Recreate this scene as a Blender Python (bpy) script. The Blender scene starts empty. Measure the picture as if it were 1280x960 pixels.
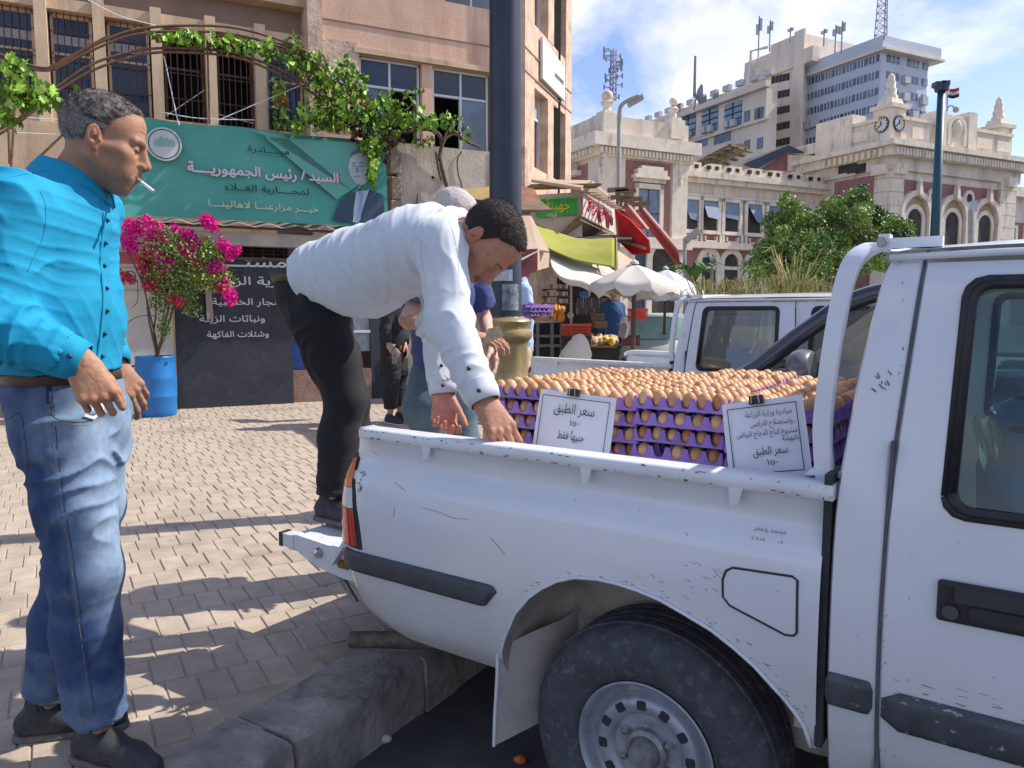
import bpy, math, random
import numpy as np
from mathutils import Vector, Matrix
R = math.radians
rnd = random.Random(7)
sc = bpy.context.scene
COL = sc.collection
# ------------------------------------------------------------------ camera, world, sun, exposure
F = 940.0; H = 1.42; PITCH = math.atan(90 / 940)          # focal length in photo pixels, eye height, downward tilt
cam = bpy.data.cameras.new('camera'); cam.sensor_width = 36; cam.lens = 36 * F / 1280; cam.clip_end = 2000; cam.clip_start = .05
camo = bpy.data.objects.new('camera', cam); COL.objects.link(camo)
camo.location = (0, 0, H); camo.rotation_euler = (R(90) - PITCH, 0, 0); sc.camera = camo
SUN_AZ, SUN_EL = R(74), R(45)                            # from +Y towards +X
w = bpy.data.worlds.new('World'); sc.world = w; w.use_nodes = True
def world_nodes():
    nt = w.node_tree; N = nt.nodes; L = nt.links
    bg = N['Background']; bg.inputs[1].default_value = .142
    sky = N.new('ShaderNodeTexSky'); sky.sky_type = 'NISHITA'; sky.sun_disc = False
    sky.sun_elevation = SUN_EL; sky.sun_rotation = SUN_AZ; sky.air_density = 1.0; sky.dust_density = .6; sky.ozone_density = 1.6
    tc = N.new('ShaderNodeTexCoord'); sp = N.new('ShaderNodeSeparateXYZ'); L.new(tc.outputs['Generated'], sp.inputs[0])
    zz = N.new('ShaderNodeMath'); zz.operation = 'ADD'; zz.inputs[1].default_value = .22; L.new(sp.outputs[2], zz.inputs[0])
    cb = N.new('ShaderNodeCombineXYZ')
    for i in (0, 1):
        d = N.new('ShaderNodeMath'); d.operation = 'DIVIDE'; L.new(sp.outputs[i], d.inputs[0]); L.new(zz.outputs[0], d.inputs[1]); L.new(d.outputs[0], cb.inputs[i])
    mp = N.new('ShaderNodeMapping'); mp.inputs[1].default_value = (5.1, 6.0, 2.0); mp.inputs[3].default_value = (1.5, 1.1, 1); L.new(cb.outputs[0], mp.inputs[0])
    n1 = N.new('ShaderNodeTexNoise'); n1.inputs['Scale'].default_value = 1.25; n1.inputs['Detail'].default_value = 9; n1.inputs['Roughness'].default_value = .56; n1.inputs['Distortion'].default_value = .25
    L.new(mp.outputs[0], n1.inputs['Vector'])
    r = N.new('ShaderNodeValToRGB'); r.color_ramp.elements[0].position = .475; r.color_ramp.elements[1].position = .62; L.new(n1.outputs[0], r.inputs[0])
    fd = N.new('ShaderNodeMath'); fd.operation = 'MULTIPLY'; fd.inputs[1].default_value = .92; L.new(r.outputs[0], fd.inputs[0])
    n2 = N.new('ShaderNodeTexNoise'); n2.inputs['Scale'].default_value = 2.2; n2.inputs['Detail'].default_value = 6; L.new(mp.outputs[0], n2.inputs['Vector'])
    cc = N.new('ShaderNodeValToRGB'); cc.color_ramp.elements[0].position = .3; cc.color_ramp.elements[0].color = (4.9, 5.2, 5.8, 1); cc.color_ramp.elements[1].position = .62; cc.color_ramp.elements[1].color = (6.9, 6.9, 7.0, 1); L.new(n2.outputs[0], cc.inputs[0])
    br = N.new('ShaderNodeMixRGB'); br.blend_type = 'MULTIPLY'; br.inputs[0].default_value = 1; br.inputs[2].default_value = (1.0, .96, 1.2, 1); L.new(sky.outputs[0], br.inputs[1])
    mx = N.new('ShaderNodeMixRGB'); L.new(fd.outputs[0], mx.inputs[0]); L.new(br.outputs[0], mx.inputs[1]); L.new(cc.outputs[0], mx.inputs[2])
    L.new(mx.outputs[0], bg.inputs[0])
world_nodes()
sl = bpy.data.lights.new('sun', 'SUN'); sl.energy = 4.8; sl.angle = R(.5); sl.color = (1, .945, .86)
so = bpy.data.objects.new('sun', sl); COL.objects.link(so)
so.rotation_euler = (R(90) - SUN_EL, 0, math.pi - SUN_AZ); so.location = (20, 10, 30)
sc.view_settings.view_transform = 'Standard'; sc.view_settings.look = 'None'; sc.view_settings.gamma = 1; sc.view_settings.use_curve_mapping = False
sc.view_settings.exposure = .32
sc.cycles.max_bounces = 6; sc.cycles.use_denoising = True
sc.cycles.transparent_max_bounces = 12
# ------------------------------------------------------------------ from photo pixels to places
cp, sp_ = math.cos(PITCH), math.sin(PITCH)
C0 = np.array([0, 0, H])
def ray(px, py):
    a = (px - 640) / F; b = (480 - py) / F
    return np.array([a, cp + b * sp_, -sp_ + b * cp])
def gp(px, py, z): r = ray(px, py); return C0 + r * ((z - H) / r[2])      # the point of height z seen there
def at(px, py, Y): r = ray(px, py); return C0 + r * (Y / r[1])            # the point Y metres ahead seen there
P0 = gp(440, 537, 1.05); _P1 = gp(1040, 612, 1.05)
U = (_P1 - P0) / np.linalg.norm(_P1 - P0); V = np.array([-U[1], U[0], 0]); O = np.array([P0[0], P0[1], 0])
def side(px, py, v=0):
    r = ray(px, py); t = np.dot(O + V * v - C0, V) / np.dot(r, V); X = C0 + r * t
    return float(np.dot(X - O, U)), float(X[2])
def tp(u, v, z): return O + U * u + V * v + np.array([0, 0, z])
def loc(P): d = np.array(P) - O; return float(d @ U), float(d @ V), float(P[2])
AF = R(26); D2 = np.array([math.cos(AF), math.sin(AF), 0]); N2 = np.array([-D2[1], D2[0], 0])   # the city's facade direction and its depth
def wallpt(px, py, G, n=N2):
    r = ray(px, py); t = np.dot(G - C0, n) / np.dot(r, n); return C0 + r * t
# ------------------------------------------------------------------ objects
def lin(c):
    if isinstance(c, str):
        c = [int(c[i:i + 2], 16) / 255 for i in (1, 3, 5)]
        c = [x / 12.92 if x < .04045 else ((x + .055) / 1.055) ** 2.4 for x in c]
    return tuple(c)[:3]
_m = {}
def mat(name, c, rough=.65, var=.12, scale=3., bump=0., bs=40., metal=0., spec=.5, attr=None, dirt=None, dscale=2., dpos=.55, rand=0., sss=0., coat=0., trans=0., alpha=None, det=4, emit=None, wear=None, streak=0., dust=None):
    if name in _m: return _m[name]
    m = bpy.data.materials.new(name); m.use_nodes = True; _m[name] = m
    nt = m.node_tree; N = nt.nodes; L = nt.links; b = N['Principled BSDF']
    c = lin(c); m.diffuse_color = (*c, 1)
    b.inputs['Roughness'].default_value = rough; b.inputs['Metallic'].default_value = metal; b.inputs['Specular IOR Level'].default_value = spec
    g = N.new('ShaderNodeNewGeometry')
    no = N.new('ShaderNodeTexNoise'); no.inputs['Scale'].default_value = scale; no.inputs['Detail'].default_value = det; L.new(g.outputs['Position'], no.inputs['Vector'])
    mr = N.new('ShaderNodeMapRange'); mr.inputs[1].default_value = .3; mr.inputs[2].default_value = .7; mr.inputs[3].default_value = 1 - var; mr.inputs[4].default_value = 1 + var
    L.new(no.outputs[0], mr.inputs[0])
    mu = N.new('ShaderNodeMixRGB'); mu.blend_type = 'MULTIPLY'; mu.inputs[0].default_value = 1; mu.inputs[1].default_value = (*c, 1)
    if attr:
        a = N.new('ShaderNodeAttribute'); a.attribute_name = attr; L.new(a.outputs[0], mu.inputs[1])
    L.new(mr.outputs[0], mu.inputs[2]); out = mu.outputs[0]
    if rand:
        oi = N.new('ShaderNodeObjectInfo'); m2 = N.new('ShaderNodeMapRange'); m2.inputs[3].default_value = 1 - rand; m2.inputs[4].default_value = 1 + rand; L.new(oi.outputs['Random'], m2.inputs[0])
        if name == 'egg_shell':
            m2 = N.new('ShaderNodeValToRGB'); L.new(oi.outputs['Random'], m2.inputs[0]); e_ = m2.color_ramp.elements; e_[0].color = (.70, .58, .48, 1); e_[1].color = (1, 1, 1, 1); e_[1].position = .45; e3 = e_.new(1.); e3.color = (1.2, 1.35, 1.5, 1)
        x = N.new('ShaderNodeMixRGB'); x.blend_type = 'MULTIPLY'; x.inputs[0].default_value = 1; L.new(out, x.inputs[1]); L.new(m2.outputs[0], x.inputs[2]); out = x.outputs[0]
    if dirt:
        n2 = N.new('ShaderNodeTexNoise'); n2.inputs['Scale'].default_value = dscale; n2.inputs['Detail'].default_value = 8; n2.inputs['Roughness'].default_value = .65; pv_ = g.outputs['Position']
        if streak: mps = N.new('ShaderNodeMapping'); mps.inputs[3].default_value = (1, 1, streak); L.new(pv_, mps.inputs[0]); pv_ = mps.outputs[0]
        L.new(pv_, n2.inputs['Vector'])
        rr = N.new('ShaderNodeMapRange'); rr.inputs[1].default_value = dpos; rr.inputs[2].default_value = dpos + .18; L.new(n2.outputs[0], rr.inputs[0])
        x = N.new('ShaderNodeMixRGB'); L.new(rr.outputs[0], x.inputs[0]); L.new(out, x.inputs[1]); x.inputs[2].default_value = (*lin(dirt), 1); out = x.outputs[0]
    if wear:                                               # small sharp chips and scratches
        mpp = N.new('ShaderNodeMapping'); mpp.inputs[3].default_value = (1, 1, 2.2); L.new(g.outputs['Position'], mpp.inputs[0])
        n3 = N.new('ShaderNodeTexNoise'); n3.inputs['Scale'].default_value = wear[1]; n3.inputs['Detail'].default_value = 7; n3.inputs['Roughness'].default_value = .7; L.new(mpp.outputs[0], n3.inputs['Vector'])
        rr = N.new('ShaderNodeMapRange'); rr.inputs[1].default_value = wear[2]; rr.inputs[2].default_value = wear[2] + .03; L.new(n3.outputs[0], rr.inputs[0])
        x = N.new('ShaderNodeMixRGB'); L.new(rr.outputs[0], x.inputs[0]); L.new(out, x.inputs[1]); x.inputs[2].default_value = (*lin(wear[0]), 1); out = x.outputs[0]
    if dust:                                               # road dust gathered low down
        sz = N.new('ShaderNodeSeparateXYZ'); L.new(g.outputs['Position'], sz.inputs[0]); mz_ = N.new('ShaderNodeMapRange'); mz_.inputs[1].default_value = dust[2]; mz_.inputs[2].default_value = dust[1]; mz_.inputs[3].default_value = 0; mz_.inputs[4].default_value = dust[3]; L.new(sz.outputs[2], mz_.inputs[0])
        n5 = N.new('ShaderNodeTexNoise'); n5.inputs['Scale'].default_value = 5; n5.inputs['Detail'].default_value = 7; L.new(g.outputs['Position'], n5.inputs['Vector']); mm_ = N.new('ShaderNodeMath'); mm_.operation = 'MULTIPLY'; mm_.use_clamp = True; L.new(mz_.outputs[0], mm_.inputs[0]); L.new(n5.outputs[0], mm_.inputs[1])
        x = N.new('ShaderNodeMixRGB'); L.new(mm_.outputs[0], x.inputs[0]); L.new(out, x.inputs[1]); x.inputs[2].default_value = (*lin(dust[0]), 1); out = x.outputs[0]
    L.new(out, b.inputs['Base Color'])
    if bump:
        n4 = N.new('ShaderNodeTexNoise'); n4.inputs['Scale'].default_value = bs; n4.inputs['Detail'].default_value = 5; L.new(g.outputs['Position'], n4.inputs['Vector'])
        bu = N.new('ShaderNodeBump'); bu.inputs['Strength'].default_value = min(1, bump * 8); bu.inputs['Distance'].default_value = .02 if bump > .5 else .01; L.new(n4.outputs[0], bu.inputs['Height']); L.new(bu.outputs[0], b.inputs['Normal'])
    if sss: b.inputs['Subsurface Weight'].default_value = sss; b.inputs['Subsurface Radius'].default_value = (.02, .008, .004); b.inputs['Subsurface Scale'].default_value = .5
    if coat: b.inputs['Coat Weight'].default_value = coat; b.inputs['Coat Roughness'].default_value = .12
    if trans: b.inputs['Transmission Weight'].default_value = trans
    if emit: b.inputs['Emission Color'].default_value = (*lin(emit[0]), 1); b.inputs['Emission Strength'].default_value = emit[1]
    return m
def glass(name, tint, gl=.12, op=.0):
    """thin pane: tinted see-through with a mirror coat; op makes it partly opaque (dust, film)"""
    if name in _m: return _m[name]
    m = bpy.data.materials.new(name); m.use_nodes = True; _m[name] = m
    nt = m.node_tree; N = nt.nodes; L = nt.links; N.remove(N['Principled BSDF']); o = N['Material Output']
    t = N.new('ShaderNodeBsdfTransparent'); t.inputs[0].default_value = (*lin(tint), 1)
    d = N.new('ShaderNodeBsdfDiffuse'); d.inputs[0].default_value = (.35, .36, .34, 1)
    m1 = N.new('ShaderNodeMixShader'); m1.inputs[0].default_value = op; L.new(t.outputs[0], m1.inputs[1]); L.new(d.outputs[0], m1.inputs[2])
    g = N.new('ShaderNodeBsdfGlossy'); g.inputs['Roughness'].default_value = .03
    fr = N.new('ShaderNodeFresnel'); fr.inputs[0].default_value = 1.5; ad = N.new('ShaderNodeMath'); ad.operation = 'MAXIMUM'; ad.inputs[1].default_value = gl; L.new(fr.outputs[0], ad.inputs[0])
    m2 = N.new('ShaderNodeMixShader'); L.new(ad.outputs[0], m2.inputs[0]); L.new(m1.outputs[0], m2.inputs[1]); L.new(g.outputs[0], m2.inputs[2]); L.new(m2.outputs[0], o.inputs[0])
    m.diffuse_color = (*lin(tint), 1); return m
_wm = {}
def wmat(o):
    return _wm.get(o.name, Matrix())
def link(o, parent=None):
    COL.objects.link(o)
    if parent is not None: o.parent = parent
    return o
def T(name, label, cat, l=(0, 0, 0), rz=0., group=None):
    o = bpy.data.objects.new(name, None); COL.objects.link(o); o.empty_display_size = .1
    o.location = tuple(l); o.rotation_euler = (0, 0, rz)
    _wm[o.name] = Matrix.Translation(Vector(tuple(l))) @ Matrix.Rotation(rz, 4, 'Z')
    o['label'] = label; o['category'] = cat
    if group: o['group'] = group
    return o
def tag(o, label=None, cat=None, group=None, kind=None):
    if label: o['label'] = label
    if cat: o['category'] = cat
    if group: o['group'] = group
    if kind: o['kind'] = kind
    return o
def mk(name, v, f, m=None, parent=None, world=False, smooth=False, col=None, mi=None, auto=None):
    v = np.asarray(v, dtype=np.float64).reshape(-1, 3)
    if world and parent is not None:
        M = wmat(parent)
        q = parent
        Mi = np.array(M.inverted()); v = v @ Mi[:3, :3].T + Mi[:3, 3]
    me = bpy.data.meshes.new(name)
    if isinstance(f, np.ndarray):
        n, k = f.shape
        me.vertices.add(len(v)); me.vertices.foreach_set('co', v.ravel())
        me.loops.add(n * k); me.loops.foreach_set('vertex_index', f.ravel().astype(np.int32))
        me.polygons.add(n); me.polygons.foreach_set('loop_start', np.arange(0, n * k, k, dtype=np.int32)); me.polygons.foreach_set('loop_total', np.full(n, k, dtype=np.int32))
        me.update(calc_edges=True)
    else:
        me.from_pydata([tuple(x) for x in v], [], f)
    me.validate()
    if smooth: me.polygons.foreach_set('use_smooth', [True] * len(me.polygons))
    if col is not None:
        a = me.color_attributes.new('col', 'FLOAT_COLOR', 'POINT'); c = np.ones((len(v), 4)); c[:, :3] = col; a.data.foreach_set('color', c.ravel())
    if m is not None:
        for x in (m if isinstance(m, (list, tuple)) else [m]): me.materials.append(x)
    if mi is not None: me.polygons.foreach_set('material_index', mi)
    if auto:
        me.polygons.foreach_set('use_smooth', [True] * len(me.polygons))
        me.set_sharp_from_angle(angle=R(auto))
    o = bpy.data.objects.new(name, me); link(o, parent)
    if parent is not None: _wm[o.name] = wmat(parent)
    return o
def cpy(o, parent=None, name=None):
    c = o.copy(); COL.objects.link(c)
    c.parent = parent
    _wm[c.name] = wmat(o)
    return c
def copy_tree(o, parent=None, skip=()):
    c = cpy(o, parent)
    for ch in list(o.children):
        if ch.name.split('.')[0] not in skip: copy_tree(ch, c, skip)
    return c
class MB:
    """collects simple shapes into one mesh"""
    def __init__(s): s.v = []; s.f = []; s.mi = []; s.m = 0
    def add(s, v, f):
        n = len(s.v); s.v += [tuple(float(q) for q in x) for x in v]; s.f += [tuple(i + n for i in q) for q in f]; s.mi += [s.m] * len(f); return s
    def box(s, c, d, rz=0., M=None, taper=1.):
        v = []
        for z in (-.5, .5):
            k = 1 if z < 0 else taper
            for x, y in ((-.5, -.5), (.5, -.5), (.5, .5), (-.5, .5)):
                v.append(np.array((x * d[0] * k, y * d[1] * k, z * d[2])))
        if rz: cs, sn = math.cos(rz), math.sin(rz); v = [np.array((q[0] * cs - q[1] * sn, q[0] * sn + q[1] * cs, q[2])) for q in v]
        if M is not None: v = [np.array(M) @ q for q in v]
        v = [q + np.array(c) for q in v]
        return s.add(v, [(3, 2, 1, 0), (4, 5, 6, 7), (0, 1, 5, 4), (1, 2, 6, 5), (2, 3, 7, 6), (3, 0, 4, 7)])
    def bar(s, a, b, w, h=None, up=(0, 0, 1)):
        a = np.array(a, float); b = np.array(b, float); h = h or w; d = b - a; d /= np.linalg.norm(d) + 1e-9
        x = np.cross(d, up)
        if np.linalg.norm(x) < 1e-3: x = np.cross(d, (1, 0, 0))
        x /= np.linalg.norm(x); y = np.cross(x, d)
        v = [p + x * i * w / 2 + y * j * h / 2 for p in (a, b) for i, j in ((-1, -1), (1, -1), (1, 1), (-1, 1))]
        return s.add(v, [(0, 1, 2, 3), (7, 6, 5, 4), (4, 5, 1, 0), (5, 6, 2, 1), (6, 7, 3, 2), (7, 4, 0, 3)])
    def tube(s, pts, r, n=8, cap=True, flat=None, up=(0, 0, 1)):
        pts = [np.array(p, float) for p in pts]; k = len(pts); rs = r if hasattr(r, '__len__') else [r] * k
        v = []; x0 = None
        for i, p in enumerate(pts):
            d = pts[min(i + 1, k - 1)] - pts[max(i - 1, 0)]; d /= np.linalg.norm(d) + 1e-9
            if x0 is None:
                x = np.cross(d, up)
                if np.linalg.norm(x) < 1e-3: x = np.cross(d, (1, 0, 0))
            else: x = x0 - d * np.dot(x0, d)
            x /= np.linalg.norm(x) + 1e-9; x0 = x; y = np.cross(x, d)
            for j in range(n):
                a = 2 * math.pi * j / n + (math.pi / n if n == 4 else 0)
                v.append(p + (x * math.cos(a) * (flat[0] if flat else 1) + y * math.sin(a) * (flat[1] if flat else 1)) * rs[i])
        f = [(i * n + j, i * n + (j + 1) % n, (i + 1) * n + (j + 1) % n, (i + 1) * n + j) for i in range(k - 1) for j in range(n)]
        if cap: f += [tuple(range(n))[::-1], tuple((k - 1) * n + j for j in range(n))]
        return s.add(v, f)
    def lathe(s, prof, n=24, c=(0, 0, 0), axis='z', cap=False):
        v = []
        for r, z in prof:
            for j in range(n):
                a = 2 * math.pi * j / n; x, y = r * math.cos(a), r * math.sin(a)
                q = (x, y, z) if axis == 'z' else (x, z, y) if axis == 'y' else (z, x, y)
                v.append(np.array(q) + np.array(c))
        k = len(prof)
        f = [(i * n + j, i * n + (j + 1) % n, (i + 1) * n + (j + 1) % n, (i + 1) * n + j) for i in range(k - 1) for j in range(n)]
        if axis == 'y': f = [q[::-1] for q in f]
        if cap: f += [tuple(range(n))[::-1], tuple((k - 1) * n + j for j in range(n))]
        return s.add(v, f)
    def prism(s, pts, ext):
        """pts: outline in 3-D (planar), ext: vector"""
        n = len(pts); e = np.array(ext, float); v = [np.array(p, float) for p in pts] + [np.array(p, float) + e for p in pts]
        return s.add(v, [tuple(range(n))[::-1], tuple(range(n, 2 * n))] + [(i, (i + 1) % n, n + (i + 1) % n, n + i) for i in range(n)])
    def grid(s, G, closed=False):
        G = np.asarray(G, float); a, b = G.shape[:2]
        f = [(i * b + j, i * b + (j + 1) % b, (i + 1) * b + (j + 1) % b, (i + 1) * b + j) for i in range(a - 1) for j in range(b if closed else b - 1)]
        return s.add(G.reshape(-1, 3), f)
    def ball(s, c, r, n=8, m=6):
        r = r if hasattr(r, '__len__') else (r, r, r); v = []; 
        for i in range(m + 1):
            t = math.pi * i / m
            for j in range(n):
                a = 2 * math.pi * j / n; v.append((c[0] + r[0] * math.sin(t) * math.cos(a), c[1] + r[1] * math.sin(t) * math.sin(a), c[2] - r[2] * math.cos(t)))
        return s.add(v, [(i * n + j, i * n + (j + 1) % n, (i + 1) * n + (j + 1) % n, (i + 1) * n + j) for i in range(m) for j in range(n)])
    def build(s, name, m, parent=None, world=False, smooth=False, auto=None, **k):
        mi = s.mi if isinstance(m, (list, tuple)) else None
        return mk(name, s.v, s.f, m, parent, world, smooth, mi=mi, auto=auto, **k)
def bez(pts, n=8):
    """Catmull-Rom through points"""
    P = [np.array(p, float) for p in pts]; P = [2 * P[0] - P[1]] + P + [2 * P[-1] - P[-2]]; out = []
    for i in range(1, len(P) - 2):
        for k in range(n):
            t = k / n; a, b, c, d = P[i - 1:i + 3]
            out.append(.5 * ((2 * b) + (-a + c) * t + (2 * a - 5 * b + 4 * c - d) * t * t + (-a + 3 * b - 3 * c + d) * t ** 3))
    out.append(P[-2]); return out
# ------------------------------------------------------------------ lettering
def shape_ar(s):
    D = {'ا': (0xFE8D, 2), 'أ': (0xFE83, 2), 'ب': (0xFE8F, 4), 'ة': (0xFE93, 2), 'ت': (0xFE95, 4), 'ث': (0xFE99, 4), 'ج': (0xFE9D, 4), 'ح': (0xFEA1, 4), 'خ': (0xFEA5, 4), 'د': (0xFEA9, 2), 'ذ': (0xFEAB, 2), 'ر': (0xFEAD, 2), 'ز': (0xFEAF, 2), 'س': (0xFEB1, 4), 'ش': (0xFEB5, 4), 'ص': (0xFEB9, 4), 'ض': (0xFEBD, 4), 'ط': (0xFEC1, 4), 'ظ': (0xFEC5, 4), 'ع': (0xFEC9, 4), 'غ': (0xFECD, 4), 'ف': (0xFED1, 4), 'ق': (0xFED5, 4), 'ك': (0xFED9, 4), 'ل': (0xFEDD, 4), 'م': (0xFEE1, 4), 'ن': (0xFEE5, 4), 'ه': (0xFEE9, 4), 'و': (0xFEED, 2), 'ى': (0xFEEF, 2), 'ي': (0xFEF1, 4), 'ئ': (0xFE89, 4), 'ـ': (0x640, 0), '\ue000': (0xFEFB, 2)}
    s = s.replace('لا', '\ue000'); o = ''
    for i, c in enumerate(s):
        if c not in D or D[c][1] == 0: o += c; continue
        b, n = D[c]; p = i > 0 and s[i - 1] in D and D[s[i - 1]][1] != 2; q = n == 4 and i + 1 < len(s) and s[i + 1] in D
        o += chr(b + (3 if p and q else 1 if p else 2 if q else 0))
    out = ''; num = ''
    for c in o[::-1]:                                      # digits keep their own order
        if '٠' <= c <= '٩' or c.isdigit(): num = c + num
        else: out += num + c; num = ''
    return out + num
_gl = {}
def text_tris(t, bold=0., ar=True):
    from mathutils.geometry import delaunay_2d_cdt
    key = (t, bold)
    if key in _gl: return _gl[key]
    cu = bpy.data.curves.new('t', 'FONT'); cu.body = shape_ar(t) if ar else t; cu.align_x = 'CENTER'; cu.fill_mode = 'NONE'; cu.resolution_u = 3; cu.offset = bold
    o = bpy.data.objects.new('t', cu); COL.objects.link(o); bpy.context.view_layer.update()
    me = o.to_mesh(); vs = [Vector((v.co.x, v.co.y)) for v in me.vertices]; es = [tuple(e.vertices) for e in me.edges]
    o.to_mesh_clear(); bpy.data.objects.remove(o); bpy.data.curves.remove(cu)
    vo, eo, fo, *_ = delaunay_2d_cdt(vs, es, [], 0, 1e-5)
    A = np.array([(vs[a].x, vs[a].y) for a, b in es]); B = np.array([(vs[b].x, vs[b].y) for a, b in es])
    VV = np.array([(v.x, v.y) for v in vo]); FF = np.array([f for f in fo if len(f) == 3]); Cn = VV[FF].mean(1)
    # winding number of each triangle centre by crossings of an upward ray
    wn = np.zeros(len(Cn), int)
    for k in range(0, len(Cn), 400):
        c = Cn[k:k + 400, None, :]
        up = (A[None, :, 0] <= c[..., 0]) & (B[None, :, 0] > c[..., 0]); dn = (B[None, :, 0] <= c[..., 0]) & (A[None, :, 0] > c[..., 0])
        dx = B[:, 0] - A[:, 0]; dx = np.where(abs(dx) < 1e-12, 1e-12, dx)
        yy = A[None, :, 1] + (c[..., 0] - A[None, :, 0]) / dx * (B[:, 1] - A[:, 1])
        ab = yy > c[..., 1]; wn[k:k + 400] = (up & ab).sum(1) - (dn & ab).sum(1)
    _gl[key] = (VV, FF[wn != 0]); return _gl[key]
def lettering(name, lines, mats, parent, o, ex, ey, lift=.003, world=True):
    """lines: (text, x, y, height, width or None, bold, material index) on the plane o + ex*x + ey*y"""
    o, ex, ey = (np.array(q, float) for q in (o, ex, ey)); n = np.cross(ex, ey); n /= np.linalg.norm(n)
    V_, F_, MI = [], [], []
    for ln in lines:
        t, x, y, h, wd, bold, mi = ln[:7]; ar = ln[7] if len(ln) > 7 else True
        vv, ff = text_tris(t, 0., ar)
        if len(ff) == 0: continue
        lo, hi = vv.min(0), vv.max(0); sx = h if wd is None else wd / (hi[0] - lo[0]); mid = (lo[0] + hi[0]) / 2
        bb = bold * h * .42
        for ci, (dx, dy) in enumerate(((0, 0), (bb, 0), (-bb, 0), (0, bb), (0, -bb)) if bold >= .02 else ((0, 0),)):
            k = len(V_); V_ += [o + ex * (x + dx + (q[0] - mid) * sx) + ey * (y + dy + q[1] * h) + n * (lift + ci * .0003) for q in vv]
            F_ += [tuple(int(i) + k for i in q) for q in ff]; MI += [mi] * len(ff)
    return mk(name, V_, F_, mats, parent, world, mi=MI)
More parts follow.
